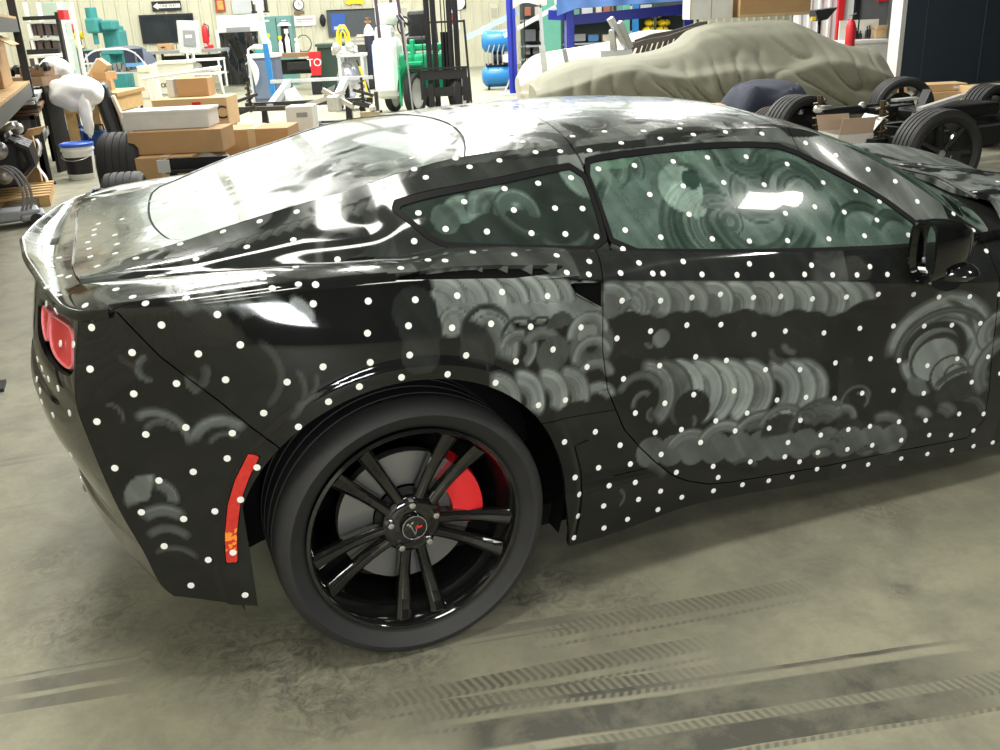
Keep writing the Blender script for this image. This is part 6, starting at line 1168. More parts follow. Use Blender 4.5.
s.mb('seat', mat('seat_vinyl', (.015, .015, .016), .45), lambda b: (b.box((.30, .85, 1.12), (.5, .45, .14), bev=.05), b.box((.30, 1.1, 1.36), (.46, .14, .46), bev=.06))); s.mb('gas_tank', WHT, lambda b: b.cyl((-.62, .7, 1.55), (-.05, .7, 1.55), .17)); s.mb('hand_wheel', BLK, lambda b: b.tube([(.05+.16*math.cos(i*PI/10), .45, 1.36+.14*math.sin(i*PI/10)) for i in range(20)], .016, 6, closed=True))
for a, b_ in (((-.50, .1, 1.2), (-.56, .1, 3.2)), ((.08, .0, .85), (-.16, .0, 3.2)), ((-.3, 1.2, 1.2), (-.32, 1.2, 3.2)), ((.75, 1.2, .9), (.6, 1.2, 3.2))): s.mb('guard_post', PUR, lambda b: b.bar(a, b_, .07))
s.mb('overhead_guard', PUR, lambda b: [b.box((.02, .1+.18*k, 3.2), (1.2, .05, .05)) for k in range(7)])
for x in (.62, .76, 1.12, 1.26): s.mb('mast_channel', BLK, lambda b: (b.box((x, -.15, 1.6), (.12, .12, 3.0)), b.box((x, -.22, 1.6), (.02, .04, 3.0))))
for x in (.94, 1.02): s.mb('lift_cylinder', BLK, lambda b: b.cyl((x, -.1, .3), (x, -.1, 1.25), .045)); s.mb('lift_chain', BLK, lambda b: b.box((x, -.16, 1.2), (.025, .02, 1.6)))
for z in (.36, .62): s.mb('carriage_bar', BLK, lambda b: b.box((.93, -.32, z), (1.05, .06, .14)))
s.mb('carriage_plate', BLK, lambda b: (b.box((.44, -.32, .46), (.10, .08, .42)), b.box((1.40, -.32, .46), (.12, .08, .5))))
for x in (.12, 1.47): s.mb('backrest_post', GRY if x < 1 else BLK, lambda b: b.bar((x+.06, -.36, .10), (x-.02, -.36, 1.42), .035 if x < 1 else .05))
for z in (.72, 1.40): s.mb('backrest_rail', BLK, lambda b: b.bar((.12, -.36, z), (1.47, -.36, z), .03))
for x in (.5, .8, 1.1, 1.3): s.mb('backrest_bar', BLK, lambda b: b.bar((x, -.36, .72), (x, -.36, 1.40), .022))
for x in (.62, 1.24): s.mb('fork', BLK, lambda b: (b.box((x, -.38, .25), (.12, .05, .48)), b.box((x, -.95, .05), (.12, 1.15, .045))))
s.mb('mirror', BLK, lambda b: (b.bar((-.05, -.1, 1.52), (.14, -.36, 1.36), .03), b.bar((.02, -.1, 1.54), (.2, -.36, 1.38), .03)))
# ---- bare chassis on the floor ----------------------------------------------------------------
s = Fr('bare_chassis', 'bare black car chassis with suspension arms on the floor left of the forklift', 'chassis', 312, 13.2)
DK = mat('chassis_dark', (.06, .055, .05), .45, .4)
s.mb('cross_member', DK, lambda b: (b.bar((-.95, .35, .42), (.85, .35, .42), .10, .07), b.bar((-1.0, 0, .40), (-.25, .1, .38), .08, .06)))
for a, b_ in (((-.60, .3, .38), (-.62, 1.9, .62)), ((.30, .3, .38), (.28, 1.9, .62))): s.mb('side_rail', LGRY, lambda b: b.bar(a, b_, .09, .10))
s.mb('rear_cross_member', LGRY, lambda b: b.bar((-.9, 1.9, .64), (.7, 1.9, .64), .06, .05)); s.mb('tub', mat('tub_grey', (.45, .46, .45), .5), lambda b: (b.grid(lambda u, v: (-.45+.62*u, .6+.9*v, .30+.28*abs(2*u-1)**3), 16, 6)))
for i, (x, y, sg) in enumerate(((-.72, .15, -1), (.62, .15, 1))):
    s.mb('suspension_arm', DK, lambda b: (b.bar((x, y+.2, .42), (x+sg*.32, y-.1, .33), .05), b.bar((x, y-.2, .42), (x+sg*.32, y-.1, .33), .05), b.bar((x, y, .58), (x+sg*.28, y-.1, .50), .04), b.box((x+sg*.32, y-.1, .42), (.05, .08, .26), bev=.01)))
    s.mb('spring', DK, lambda b: (b.tube([(x+sg*.12+.045*math.cos(t*.8), y+.045*math.sin(t*.8), .36+.011*t) for t in range(32)], .009, 6), b.cyl((x+sg*.12, y, .34), (x+sg*.12, y, .74), .02)))
s.mb('brace', ALU, lambda b: (b.bar((-.2, .1, .36), (.5, .1, .56), .06), b.bar((.2, .1, .60), (.62, .0, .36), .06), b.box((.35, .05, .42), (.18, .2, .22), bev=.03))); s.mb('stand', BLK, lambda b: [b.box((x, .35, .19), (.10, .12, .38), taper=.6) for x in (-.7, .7)]+[b.box((x, 1.9, .30), (.10, .12, .62), taper=.6) for x in (-.6, .28)])
s = Fr('engine_dolly', 'low black dolly with one caster wheel in front of the bare chassis', 'dolly', 342, 11.2); s.mb('frame', BLK, lambda b: (b.box((-.0, 0, .34), (.62, .12, .06)), b.box((-.02, .3, .34), (.6, .08, .06)), b.box((-.28, .15, .34), (.06, .3, .06)), b.box((-.25, .15, .16), (.06, .06, .3)))); s.mb('wheel', BLK, lambda b: b.lathe([(.001, -.04), (.12, -.05), (.17, -.04), (.17, .04), (.12, .05), (.001, .04)], 24, trs((.25, -.02, .17), PI/2-.3), axis='Y')); s.mb('bracket', GRY, lambda b: b.box((.25, -.02, .33), (.14, .14, .03)))
s = Fr('small_fixture', 'small tan clamp fixture with a black lever beside the forklift wheel', 'fixture', 372, 13.0); s.mb('body', mat('tan_metal', (.45, .38, .25), .5, .4), lambda b: (b.box((0, 0, .28), (.26, .1, .06)), b.box((-.08, 0, .14), (.04, .06, .28)), b.box((.08, 0, .14), (.04, .06, .28)), b.box((0, 0, .01), (.3, .2, .02)))); s.mb('lever', BLK, lambda b: b.cyl((.05, -.05, .20), (.28, -.05, .19), .015)); s.mb('knob', ALU, lambda b: b.blob((.04, 0, .35), .05, 8))
# ---- car lift and compressor ------------------------------------------------------------------
s = Fr('air_compressor', 'blue air compressor tank between the forklift and the lift post', 'compressor', 499, 19.5)
s.mb('upper_tank', SKY, lambda b: b.lathe([(.001, -.32), (.12, -.31), (.2, -.26), (.22, -.2), (.22, .2), (.2, .26), (.12, .31), (.001, .32)], 26, trs((0, .3, .95), 0, 0), axis='X')); s.mb('lower_tank', SKY, lambda b: b.lathe([(.001, -.34), (.12, -.33), (.2, -.27), (.22, -.2), (.22, .2), (.2, .27), (.12, .33), (.001, .34)], 26, trs((0, .3, .27)), axis='X'))
s.mb('motor', BLK, lambda b: (b.cyl((-.12, .3, .62), (.14, .3, .62), .13), b.box((0, .3, .50), (.5, .3, .04)))); s.mb('pipes', STEEL, lambda b: [b.tube([(-.2+.1*k, .1, .5), (-.2+.1*k, .08, .75), (-.15+.1*k, .1, .9)], .014, 6) for k in range(4)]); s.mb('feet', BLK, lambda b: [b.box((x, .3, .03), (.05, .36, .06)) for x in (-.2, .2)]); s.mb('gauge_panel', WH, lambda b: b.box((.16, .06, .62), (.10, .02, .14)))
LB = mat('lift_blue', (.015, .03, .40), .35); LBW = mat('lift_pale_blue', (.45, .62, .85), .4)
s = Fr('car_lift', 'blue two-post car lift with long pale arms and a cross beam', 'lift', 514, 18.2)
s.mb('left_post', LB, lambda b: (b.bar((0, 0, 0), (-.02, 0, 3.6), .26, .16), b.box((-.0, -.10, 1.8), (.04, .06, 3.5)))); s.mb('post_foot', LGRY, lambda b: (b.box((0, 0, .02), (.55, .45, .04)), b.bar((-.2, -.1, .02), (-.07, -.1, .3), .03), b.bar((.2, -.1, .02), (.1, -.1, .3), .03)))
k = s.L(570, 60); s.mb('right_post', LB, lambda b: b.box((k[0], .1, 1.75), (.18, .20, 3.5))); s.mb('post_face', LBW, lambda b: b.box((k[0]-.02, -.02, 1.75), (.12, .02, 3.5)))
a0, a1 = s.P(584, 14), s.P(688, 2); b0, b1 = s.P(572, 20), s.P(700, 7)
s.mb('runway_beam', LB, lambda b: b.bar(b0, (b1[0]+.6, b1[1], b1[2]+.02), .14, .18)); s.mb('front_stub', LB, lambda b: b.bar(s.P(548, 15), s.P(572, 16), .14, .17))
s.mb('swing_arm', LBW, lambda b: b.bar(s.P(466, 38), s.P(518, 12), .09, .09)); s.mb('swing_arm', WH, lambda b: b.bar(s.P(504, 36), s.P(556, 7), .10, .08))
s.mb('cross_tie', LB, lambda b: b.box((k[0]/2, .1, 3.5), (k[0]+.4, .2, .2)))
s = Fr('blue_tarp', 'blue tarp draped over the load on the lift runway', 'tarp', 632, 17.4, base=0)
x0, z0 = s.L(556, 16); x1, z1 = s.L(706, 4)
s.mb('cloth', mat('tarp_blue', (.10, .22, .55), .5, bump=.4), lambda b: b.grid(lambda u, v: (x0+(x1-x0)*u, -.25+.04*math.sin(30*u)+.05*math.sin(13*u+4*v), z0+(z1-z0)*u*.8+.0+.10+.75*v-.10*max(0, 1-u*8)), 60, 16)); s.mb('load', LGRY, lambda b: b.box(((x0+x1)/2, .6, z0+.55), ((x1-x0)*.95, 1.4, .7)))
s.mb('load_support', LB, lambda b: [b.box((x, .6, z0/2+.1), (.14, .14, z0+.2)) for x in (x0+.3, x1-.2)])
s = Fr('white_drape', 'white sheet hanging beside the blue tarp above the lift post', 'sheet', 532, 17.6); s.mb('cloth', WH, lambda b: b.grid(lambda u, v: (-.30+.62*u, .05*math.sin(8*u), 1.55+.06*math.sin(5*u)-.0+1.6*v+.10*u), 12, 8)); s.mb('rope', BLK, lambda b: (b.bar((-.1, 0, .0), (-.1, 0, 1.6), .02), b.bar((.2, .0, .0), (.2, 0, 1.6), .02)))
s = Fr('green_column', 'pale green steel column behind the rear covered car', 'column', 550, 23.0); s.box('shaft', mat('column_green', (.10, .32, .24), .5), 541, -10, 560, 92, .3, 0)
s = Fr('green_post', 'thin green post behind the bare frame rails', 'post', 627, 24.0); s.box('shaft', mat('column_green', (.10, .32, .24), .5), 624, -10, 630, 88, .12, 0)
s = Fr('blue_post', 'thin blue post beside the yellow bags shelf', 'post', 636, 24.2); s.box('shaft', SKY, 633, -10, 639, 88, .12, 0)
# dim storage bay at the back behind the lift
s = Fr('back_shelving', 'dark shelving unit full of parts behind the blue lift', 'shelf', 620, 26.5); 
for v in (16, 42, 55, 72): s.box('board', GRY, 520, v, 700, v+1.5, .7, 0)
for u in (520, 560, 610, 655, 698): s.box('upright', DGR, u, -12, u+2, 90, .06, 0)
s.box('back_panel', mat('shelf_back', (.03, .04, .04), .7), 520, -12, 700, 90, .03, .72)
rr = random.Random(3); pal = [(.4, .42, .45), (.12, .12, .14), (.3, .1, .05), (.05, .15, .3), (.5, .45, .35), (.1, .25, .2), (.2, .2, .2)]
for row, (v1, hmax) in enumerate(((16, 12), (42, 15), (55, 10))):
    u = 524
    while u < 692:
        wpx = rr.uniform(6, 13); hpx = rr.uniform(.4, .9)*hmax; c = pal[rr.randrange(7)]
        if not (640 < u < 680 and row == 1):
            t = Fr('parts_bin', 'small parts bin on the dark shelving, on the '+('top', 'middle', 'lower')[row]+' shelf behind the lift', 'bin', u+wpx/2, 26.55, 'bins on the dark shelving, '+('top', 'middle', 'lower')[row]+' shelf', base=s.L(u, v1)[1]+.002)
            hh = hpx*t.s; ww = wpx*t.s*.86; t.mb('tub', mat('bin_%d' % pal.index(c), c, .5), lambda b: b.box((0, .28, hh/2), (ww, .5, hh), bev=.01)); t.mb('front_lip', mat('bin_%d' % pal.index(c), c, .5), lambda b: b.box((0, .02, hh*.2), (ww*.9, .02, hh*.4)))
        u += wpx+rr.uniform(.5, 3)
for i, (u, v) in enumerate([(652, 42), (664, 42), (650, 34), (663, 34), (652, 26), (665, 26), (657, 19)]):
    lv = ('bottom', 'bottom', 'second', 'second', 'third', 'third', 'top')[i]; sd = ('left', 'right', 'left', 'right', 'left', 'right', '')[i]
    t = Fr('yellow_sack', 'yellow sack in the stack on the back shelving, %s layer%s' % (lv, ', %s one' % sd if sd else ''), 'sack', u, 26.45, 'yellow sacks', base=s.L(u, 42)[1]+.0+(0, 0, .2, .2, .4, .4, .6)[i]); t.mb('sack', YEL, lambda b: b.blob((0, .2, .10), 1, 8, sc=(.19, .24, .105), noise=.05, seed=i)); t.mb('tie', BLK, lambda b: b.box((.0, .2, .1), (.02, .46, .215)))
# ================================================================ right-hand side
def relp(rx, ry, z=0): return (CAM[0]+rx, CAM[1]+ry, z)
# navy partition and the white office front beside it
nv = corrugated('navy_panel', (.040, .062, .085), rough=.55)
q0 = flo(896, 15.6); q1 = (q0[0]+9.5, q0[1]+.6)
mb = MB(); mb.box((4.75, .08, 2.2), (9.5, .14, 4.4)); o = mb.build('wall_navy', nv, loc=(q0[0], q0[1], 0)); o.rotation_euler.z = math.atan2(.6, 9.5); o['kind'] = 'structure'
mb = MB(); [mb.box((x, -.002, 2.2), (.012, .02, 4.4)) for x in (.52, 1.9, 3.3)]; o2 = mb.build('trim_1', mat('navy_seam', (.06, .08, .10), .5), loc=(q0[0], q0[1], 0)); o2.rotation_euler.z = o.rotation_euler.z; o2['kind'] = 'structure'
mb = MB(); mb.box((-.06, .05, 2.2), (.10, .22, 4.4)); o3 = mb.build('trim_2', WH, loc=(q0[0], q0[1], 0)); o3.rotation_euler.z = o.rotation_euler.z; o3['kind'] = 'structure'
a_ = flo(900, 21.5); b_ = flo(790, 21.5); L_ = math.hypot(a_[0]-b_[0], a_[1]-b_[1])
ribbed('wall_office', (a_[0], a_[1]), (b_[0], b_[1]), 3.4, None, period=.22, m=corrugated('white_sheet_metal', (.75, .76, .76)))
s = Fr('office_door', None, None, 866, 21.3); s.root['kind'] = 'structure'; s.root.name = 'door_3'; s.box('door_leaf', mat('door_grey', (.14, .14, .15), .4), 862, -30, 892, 60, .06); s.box('red_jamb', RED, 841, -30, 847, 62, .12, -.05); s.box('dark_jamb', BLK, 858, -30, 863, 62, .10, -.03); s.box('frame', WH, 848, -30, 857, 60, .05, 0); s.box('red_notice', RED, 878, -4, 888, 1.5, .02, -.03)
s = Fr('white_counter', 'white front counter with black bottles on it beside the navy wall', 'counter', 867, 18.8); s.box('top', WH, 845, 40, 890, 43, .6, 0); s.box('front', WH, 846, 43, 889, 100, .04, .05); s.box('backsplash', mat('cream_board', (.78, .76, .66), .5), 850, 20, 890, 40, .03, .55)
bz = s.L(867, 40)[1]
for i, u in enumerate((858, 862.5, 869, 871.5)):
    t = Fr('black_bottle', 'slim black bottle on the white counter by the navy wall', 'bottle', u, 18.9, 'black bottles on the white counter', base=bz+.002); h = (.22, .16, .24, .26)[i]; t.mb('body', BLK, lambda b: b.lathe([(.001, 0), (.035, 0), (.035, h*.6), (.012, h*.75), (.012, h), (.001, h)], 14, trs((0, .15, 0)))); t.mb('foot', mat('brown_glass', (.1, .04, .02), .3), lambda b: b.cyl((0, .15, 0), (0, .15, .03), .038))
t = Fr('cardboard_box', 'small orange-brown open carton at the right end of the white counter', 'box', 882, 18.9, base=bz+.002); t.mb('carton', CB2, lambda b: b.box((0, .2, .09), (.22, .25, .17))); t.mb('flap', CB2, lambda b: (b.bar((-.11, .2, .17), (-.20, .2, .23), .24, .006), b.bar((.0, .07, .17), (.0, .0, .25), .2, .006)))
s = Fr('fire_extinguisher', 'red fire extinguisher on a red bracket left of the white counter', 'extinguisher', 846.5, 18.2); s.mb('cylinder', RED, lambda b: b.lathe([(.001, .55), (.08, .56), (.09, .6), (.09, .98), (.06, 1.06), (.02, 1.1), (.001, 1.1)], 20)); s.mb('valve', STEEL, lambda b: (b.cyl((0, 0, 1.1), (0, 0, 1.17), .02), b.bar((-.05, 0, 1.16), (.08, 0, 1.2), .02))); s.mb('hose', BLK, lambda b: b.tube([(.02, -.02, 1.13), (.13, -.04, 1.08), (.12, -.04, .75)], .014, 6)); s.mb('stand', RED, lambda b: (b.box((0, .10, .55), (.05, .03, 1.1)), b.box((0, .06, .01), (.3, .3, .02))))
s = Fr('black_tray', 'black wedge-shaped tray on a thin stand behind the covered car roof', 'tray', 819, 14.2); s.mb('tray', BLK, lambda b: (b.add([(-.16, 0, 1.33), (.17, 0, 1.36), (.03, 0, 1.20), (-.10, 0, 1.18), (-.16, .35, 1.33), (.17, .35, 1.36), (.03, .35, 1.20), (-.10, .35, 1.18)], [(0, 3, 2, 1), (4, 5, 6, 7), (0, 1, 5, 4), (1, 2, 6, 5), (2, 3, 7, 6), (3, 0, 4, 7)]))); s.mb('clip', YEL, lambda b: b.box((-.18, .0, 1.22), (.06, .06, .05))); s.mb('stand', BLK, lambda b: (b.cyl((-.03, .17, 0), (-.03, .17, 1.2), .025), b.box((-.03, .17, .01), (.4, .4, .02))))
# ---- covered cars
def cover(b, L, topk, shk, wd, seed, amp=.02, nu=220, nv=130):
    tx = [k[0] for k in topk]; top = pchip(tx, [k[1] for k in topk]); sh = pchip([k[0] for k in shk], [k[1] for k in shk]); r = np.random.RandomState(seed)
    W = [(r.uniform(1.5, 9), r.uniform(2, 10), r.uniform(0, 6), r.uniform(.3, 1)) for _ in range(14)]
    xs = np.linspace(0, 1, nu+1); vs = np.linspace(0, 1, nv+1); V = []
    for u in xs:
        x = (u-.5)*L; zt = float(top(u)); zs = min(float(sh(u)), zt-.015); e = max(0., 1-abs(2*u-1)**7); hw = wd*(.80+.20*e**.5)
        P = np.array([(-hw*1.03, .03), (-hw*1.03, .25), (-hw*1.0, zs*.62), (-hw*.95, zs*.93), (-hw*.80, zs+.04*(zt-zs)+.01), (-hw*.60, zs+(zt-zs)*.72), (-hw*.40, zt-.02*(zt-zs)), (0, zt+.015), (hw*.40, zt-.02*(zt-zs)), (hw*.60, zs+(zt-zs)*.72), (hw*.80, zs+.04*(zt-zs)+.01), (hw*.95, zs*.93), (hw*1.0, zs*.62), (hw*1.03, .25), (hw*1.03, .03)])
        t = np.linspace(0, len(P)-1, nv+1); px = np.interp(t, range(len(P)), P[:, 0]); pz = np.interp(t, range(len(P)), P[:, 1])
        for _ in range(3): px[1:-1] = .25*px[:-2]+.5*px[1:-1]+.25*px[2:]; pz[1:-1] = .25*pz[:-2]+.5*pz[1:-1]+.25*pz[2:]
        for y, z in zip(px, pz):
            low = max(0, 1-z/max(zt, .1)); f = 0
            for a, c, p, w in W: f += w*math.sin(a*x*1.7+c*z+p+1.2*math.sin(a*z+y*2))
            ff = amp*(1.6*(math.sqrt(math.sin(f*.9)**2+.02)**.6-.6))*(.25+1.2*low)
            V.append((x+(.03*math.sin(7*z+seed)*low), y+(ff if y > 0 else -ff), z+.25*ff if z > .1 else z))
    F = [(i*(nv+1)+j, (i+1)*(nv+1)+j, (i+1)*(nv+1)+j+1, i*(nv+1)+j+1) for i in range(nu) for j in range(nv)]
    F.append(tuple(range(nv, -1, -1))); F.append(tuple(nu*(nv+1)+j for j in range(nv+1))); b.add(V, F, None, 0, True)
def cloth_mat(name, col):
    m = mat(name, col, .9, bump=.35, noise=.12, scale=6); return m
s = Fr('covered_car', 'low sports car under an olive grey cloth cover with cartons on its roof', 'car', 717, 12.1, turn=.02)
def lx(u, v): x, z = s.L(u, v); return x
L0, L1 = lx(535, 78), lx(897, 64); LL = L1-L0; s_mid = (L0+L1)/2
tk = [((lx(u, v)-L0)/LL, s.L(u, v)[1]) for u, v in ((536, 90), (545, 79), (562, 70), (584, 63), (636, 58), (662, 54), (688, 44), (706, 30), (730, 24), (795, 21), (814, 27), (832, 36), (848, 43), (866, 48), (884, 51), (893, 58), (897, 70))]
cv = MB(); cover(cv, LL, tk, [(0, .55), (.1, .66), (.25, .82), (.4, .70), (.55, .76), (.66, .70), (.80, .82), (.93, .66), (1, .5)], .92, 3, .045)
co = cv.build('cloth_cover', cloth_mat('olive_cloth', (.25, .25, .19)), s.root, loc=(s_mid, .6, 0))
CVR = s
s = Fr('covered_car', 'second car under a pale beige cover, tail visible behind the lift post', 'car', 640, 16.0, turn=.03)
cv = MB(); cover(cv, 4.4, [(0, .45), (.03, .66), (.08, .80), (.2, .87), (.35, .95), (.5, 1.1), (.7, 1.05), (.85, .8), (1, .5)], [(0, .4), (.1, .6), (.25, .75), (.5, .75), (.8, .75), (1, .45)], .85, 8, .016); cv.build('cloth_cover', cloth_mat('beige_cloth', (.50, .47, .38)), s.root, loc=(.15, .3, 0))
# boxes on the covered roof
rz_ = CVR.L(760, 21)[1]+.02
t = Fr('white_carton', 'large white carton on the left side of the covered car roof', 'box', 712, 12.3, base=rz_+.02); t.mb('carton', WH, lambda b: b.box((0, .3, .22), (.56, .5, .44), bev=.006)); t.mb('seam', mat('carton_seam', (.45, .3, .15), .6), lambda b: (b.box((.0, .048, .22), (.010, .004, .43)), b.box((-.275, .048, .22), (.012, .004, .43))))
t = Fr('cardboard_box', 'wide brown carton on the covered car roof beside the white one', 'box', 776, 12.2, base=rz_+.02); t.mb('carton', CB, lambda b: b.box((0, .3, .20), (.92, .5, .40), bev=.006)); t.mb('edge_tape', TAPE, lambda b: b.box((0, .047, .02), (.9, .004, .03)))
# frame rails and tubes leaning behind the covered car
s = Fr('frame_rails', 'pair of dark ladder frame rails with oval slots leaning behind the covered car', 'frame', 655, 13.9)
RB = mat('rail_brown', (.10, .085, .075), .45, .5)
def rail(b, pts, w):
    for a, c in zip(pts[:-1], pts[1:]): b.bar(a, c, .06, w)
for k, (off, dy) in enumerate(((0, 0), (7, .35))):
    A = [s.P(u+off, v-off*.8, dy) for u, v in ((622, 60), (628, 48), (645, 42), (668, 38), (692, 30), (700, 29))]; B = [s.P(u+off, v-off*.8, dy) for u, v in ((632, 64), (640, 58), (660, 55), (676, 50), (694, 42), (700, 38))]
    s.mb('rail', RB, lambda b: (rail(b, A, .07), rail(b, B, .04), [b.bar(s.P(u+off, v0-off*.8, dy), s.P(u+off-5, v1-off*.8, dy), .03, .05) for u, v0, v1 in ((640, 45, 60), (650, 43, 58), (661, 41, 56), (672, 37, 52), (683, 34, 48), (694, 30, 43))]))
s.mb('foot', RB, lambda b: [b.bar((s.L(u, 60)[0], .1, 0), (s.L(u, 60)[0], .1, s.L(u, v)[1]), .05) for u, v in ((628, 58), (694, 40))])
s = Fr('steel_tubes', 'two bright steel box tubes leaning together left of the frame rails', 'tubes', 618, 13.7)
for (u0, v0, u1, v1) in ((610, 18, 628, 50), (619, 22, 630, 48), (612, 30, 614, 52)): s.mb('tube', STEEL, lambda b: b.bar(s.P(u0, v0), s.P(u1, v1, .1), .08))
s.mb('bracket', LGRY, lambda b: (b.box((s.L(617, 54)[0], .1, s.L(617, 54)[1]), (.45, .1, .10)), b.box((s.L(617, 54)[0], .1, s.L(617, 54)[1]/2), (.06, .06, s.L(617, 54)[1]))))
s = Fr('jack_stand_post', 'bright steel post leaning over the beige covered car, nearer the lift', 'post', 544, 14.8); s.mb('upper', STEEL, lambda b: b.bar(s.P(540, 8), s.P(543, 48), .05)); s.mb('lower', ALU, lambda b: b.bar(s.P(542, 46), s.P(548, 100), .09)); s.mb('foot', GRY, lambda b: b.box((s.L(548, 100)[0], 0, .01), (.3, .3, .02))); s.root.name = 'steel_post'
s = Fr('steel_post', 'short grey steel post in front of the beige covered car', 'post', 568, 14.2); s.mb('shaft', GRY, lambda b: b.bar(s.P(564, 49), s.P(575, 100), .10, .06)); s.mb('foot', GRY, lambda b: b.box((s.L(575, 100)[0], 0, .01), (.3, .3, .02)))
# ---- rolling chassis: near axle wheels at relp(6.11,5.55) and relp(6.16,7.03)
def rwheel(root, x, y, r, w, sg, tn, spokes=True, part='wheel'):
    t = empty(part, (x, y, r), tn); t.parent = root; tire('t', '', None or (0, 0, 0), r, w, None, parent=t)
    mb = MB(); f = sg*w*.38; mb.lathe([(r*.745, f), (r*.70, f+sg*.005), (r*.68, f-sg*.03), (r*.66, f-sg*.18)], 48, axis='Y')
    mb.lathe([(.001, f-sg*.03), (r*.16, f-sg*.03), (r*.2, f-sg*.05), (.001, f-sg*.09)], 24, axis='Y')
    for i in range(7):
        a = i*2*PI/7; c, q = math.cos(a), math.sin(a); mb.bar((r*.12*c, f-sg*.045, r*.12*q), (r*.70*c, f-sg*.02, r*.70*q), r*.13, .03)
    mb.lathe([(r*.5, f-sg*.12), (.001, f-sg*.12)], 24, axis='Y'); mb.build('rim', mat('satin_black_rim', (.02, .02, .02), .3, coat=.2), t)
    mb = MB(); mb.lathe([(.001, f-sg*.02), (.028, f-sg*.022), (.03, f-sg*.03)], 14, axis='Y'); mb.build('center_cap', STEEL, t); return t
RC = relp(5.90, 5.66); ch = empty('rolling_chassis', RC, R(4), 'bare black rolling chassis with four street tires behind the car hood', 'chassis')
rwheel(ch, 0, 0, .335, .27, -1, -.20); rwheel(ch, .02, 1.55, .345, .27, 1, .05); rwheel(ch, 2.62, .0, .305, .26, -1, 0); rwheel(ch, 2.52, 1.55, .305, .26, 1, .02)
ch.name = 'rolling_chassis'
for y in (.42, 1.12): mb = MB(); mb.bar((-.25, y, .34), (3.0, y, .32), .09, .16); mb.build('frame_rail', BLK, ch)
for x in (-.05, .55, 1.3, 2.05, 2.6): mb = MB(); mb.bar((x, .38, .35), (x, 1.16, .35), .07, .12); mb.build('cross_member', BLK, ch)
for x in (0, 2.6): mb = MB(); mb.cyl((x, .1, .31), (x, 1.45, .31), .03); mb.build('axle', BLK, ch)
for x, y in ((-.1, 1.12), (-.1, .42), (2.55, 1.12), (2.55, .42)):
    mb = MB(); mb.bar((x, y, .42), (x+.1, y+(.3 if y > 1 else -.2), .30), .05); mb.bar((x+.2, y, .42), (x+.1, y+(.3 if y > 1 else -.2), .50), .05); mb.build('suspension_arm', BLK, ch)
    mb = MB(); mb.tube([(x+.05+.05*math.cos(t*.9), y+.05*math.sin(t*.9)+.1, .42+.009*t) for t in range(30)], .009, 6); mb.cyl((x+.05, y+.1, .4), (x+.05, y+.1, .70), .022); mb.build('coil_spring', mat('spring_gold', (.12, .09, .05), .4, .6), ch)
mb = MB(); mb.cyl((-.25, 1.0, .58), (.75, 1.12, .56), .04); mb.box((.55, 1.0, .56), (.5, .12, .05)); mb.build('damper', mat('damper_dark', (.04, .04, .045), .3, .5), ch)
mb = MB(); mb.cyl((-.30, 1.0, .62), (-.12, 1.02, .61), .03); mb.blob((.28, 1.05, .60), .035, 8); mb.box((.62, .9, .64), (.25, .08, .02)); mb.build('bright_fitting', ALU, ch)
mb = MB(); mb.box((1.0, .75, .52), (.9, .35, .12), bev=.03); mb.bar((.4, .6, .45), (1.0, 1.0, .66), .07); mb.build('differential', BLK, ch)
mb = MB(); mb.bar((.35, .5, .60), (1.15, .75, .64), .05, .03); mb.build('brace', WH, ch)
# second axle set further back
q = flo(897, 10.5); ch2 = empty('spare_wheel', (q[0], q[1], 0), -.35, 'dark-rimmed wheel standing behind the chassis, in front of the covered car nose', 'wheel'); t_ = rwheel(ch2, 0, 0, .33, .28, -1, 0)
# open carton leaning on the chassis, and paper
s = Fr('cardboard_box', 'open white-sided carton with raised flaps in front of the rolling chassis', 'box', 851, 7.75, turn=.16)
s.mb('carton', mat('white_board', (.66, .63, .58), .6), lambda b: (b.box((-.0, 0, .23), (.30, .006, .46)), b.box((-.15, .17, .23), (.006, .34, .46)), b.box((.15, .17, .23), (.006, .34, .46)), b.box((0, .34, .23), (.30, .006, .46)), b.box((0, .17, .005), (.30, .34, .01))))
FL = mat('flap_pinkish', (.52, .38, .28), .7)
s.mb('flap', FL, lambda b: b.bar((0, .003, .462), (0, -.03, .59), .29, .006)); s.mb('side_flap', WH, lambda b: b.bar((.15, .17, .462), (.25, .17, .58), .30, .006)); s.mb('back_flap', FL, lambda b: b.bar((0, .34, .462), (0, .40, .58), .29, .006)); s.mb('inner_flap', CB2, lambda b: b.bar((.14, .17, .45), (.03, .17, .47), .2, .006))
s = Fr('wrapping_paper', 'crumpled pale paper sheet lying beside the open white carton', 'paper', 879, 7.45, turn=.2); s.mb('sheet', mat('pale_paper', (.62, .60, .58), .6), lambda b: b.grid(lambda u, v: (-.18+.38*u, -.12+.2*v, .14+.22*v*(.4+u*(1-u)*3)+.04*math.sin(9*u)+.02*math.sin(7*v+4*u)), 14, 10)); s.mb('carton_base', mat('white_board', (.66, .63, .58), .6), lambda b: b.box((0, .02, .07), (.34, .22, .14)))
s = Fr('navy_cover', 'heap under a wrinkled navy cloth left of the rolling chassis', 'cover', 762, 9.9)
def nav(u, v):
    x = (u-.5)*.92; y = (v-.5)*1.1; e = max(0, 1-abs(2*u-1)**3.5)*max(0, 1-abs(2*v-1)**4); return (x*(1.05-.1*e), y*(1.05-.1*e), .02+.70*e**.35+.02*math.sin(11*x+7*y)+.025*math.sin(17*x-9*y+2)*(e < .8))
s.mb('cloth', NAVY, lambda b: b.grid(nav, 50, 40))
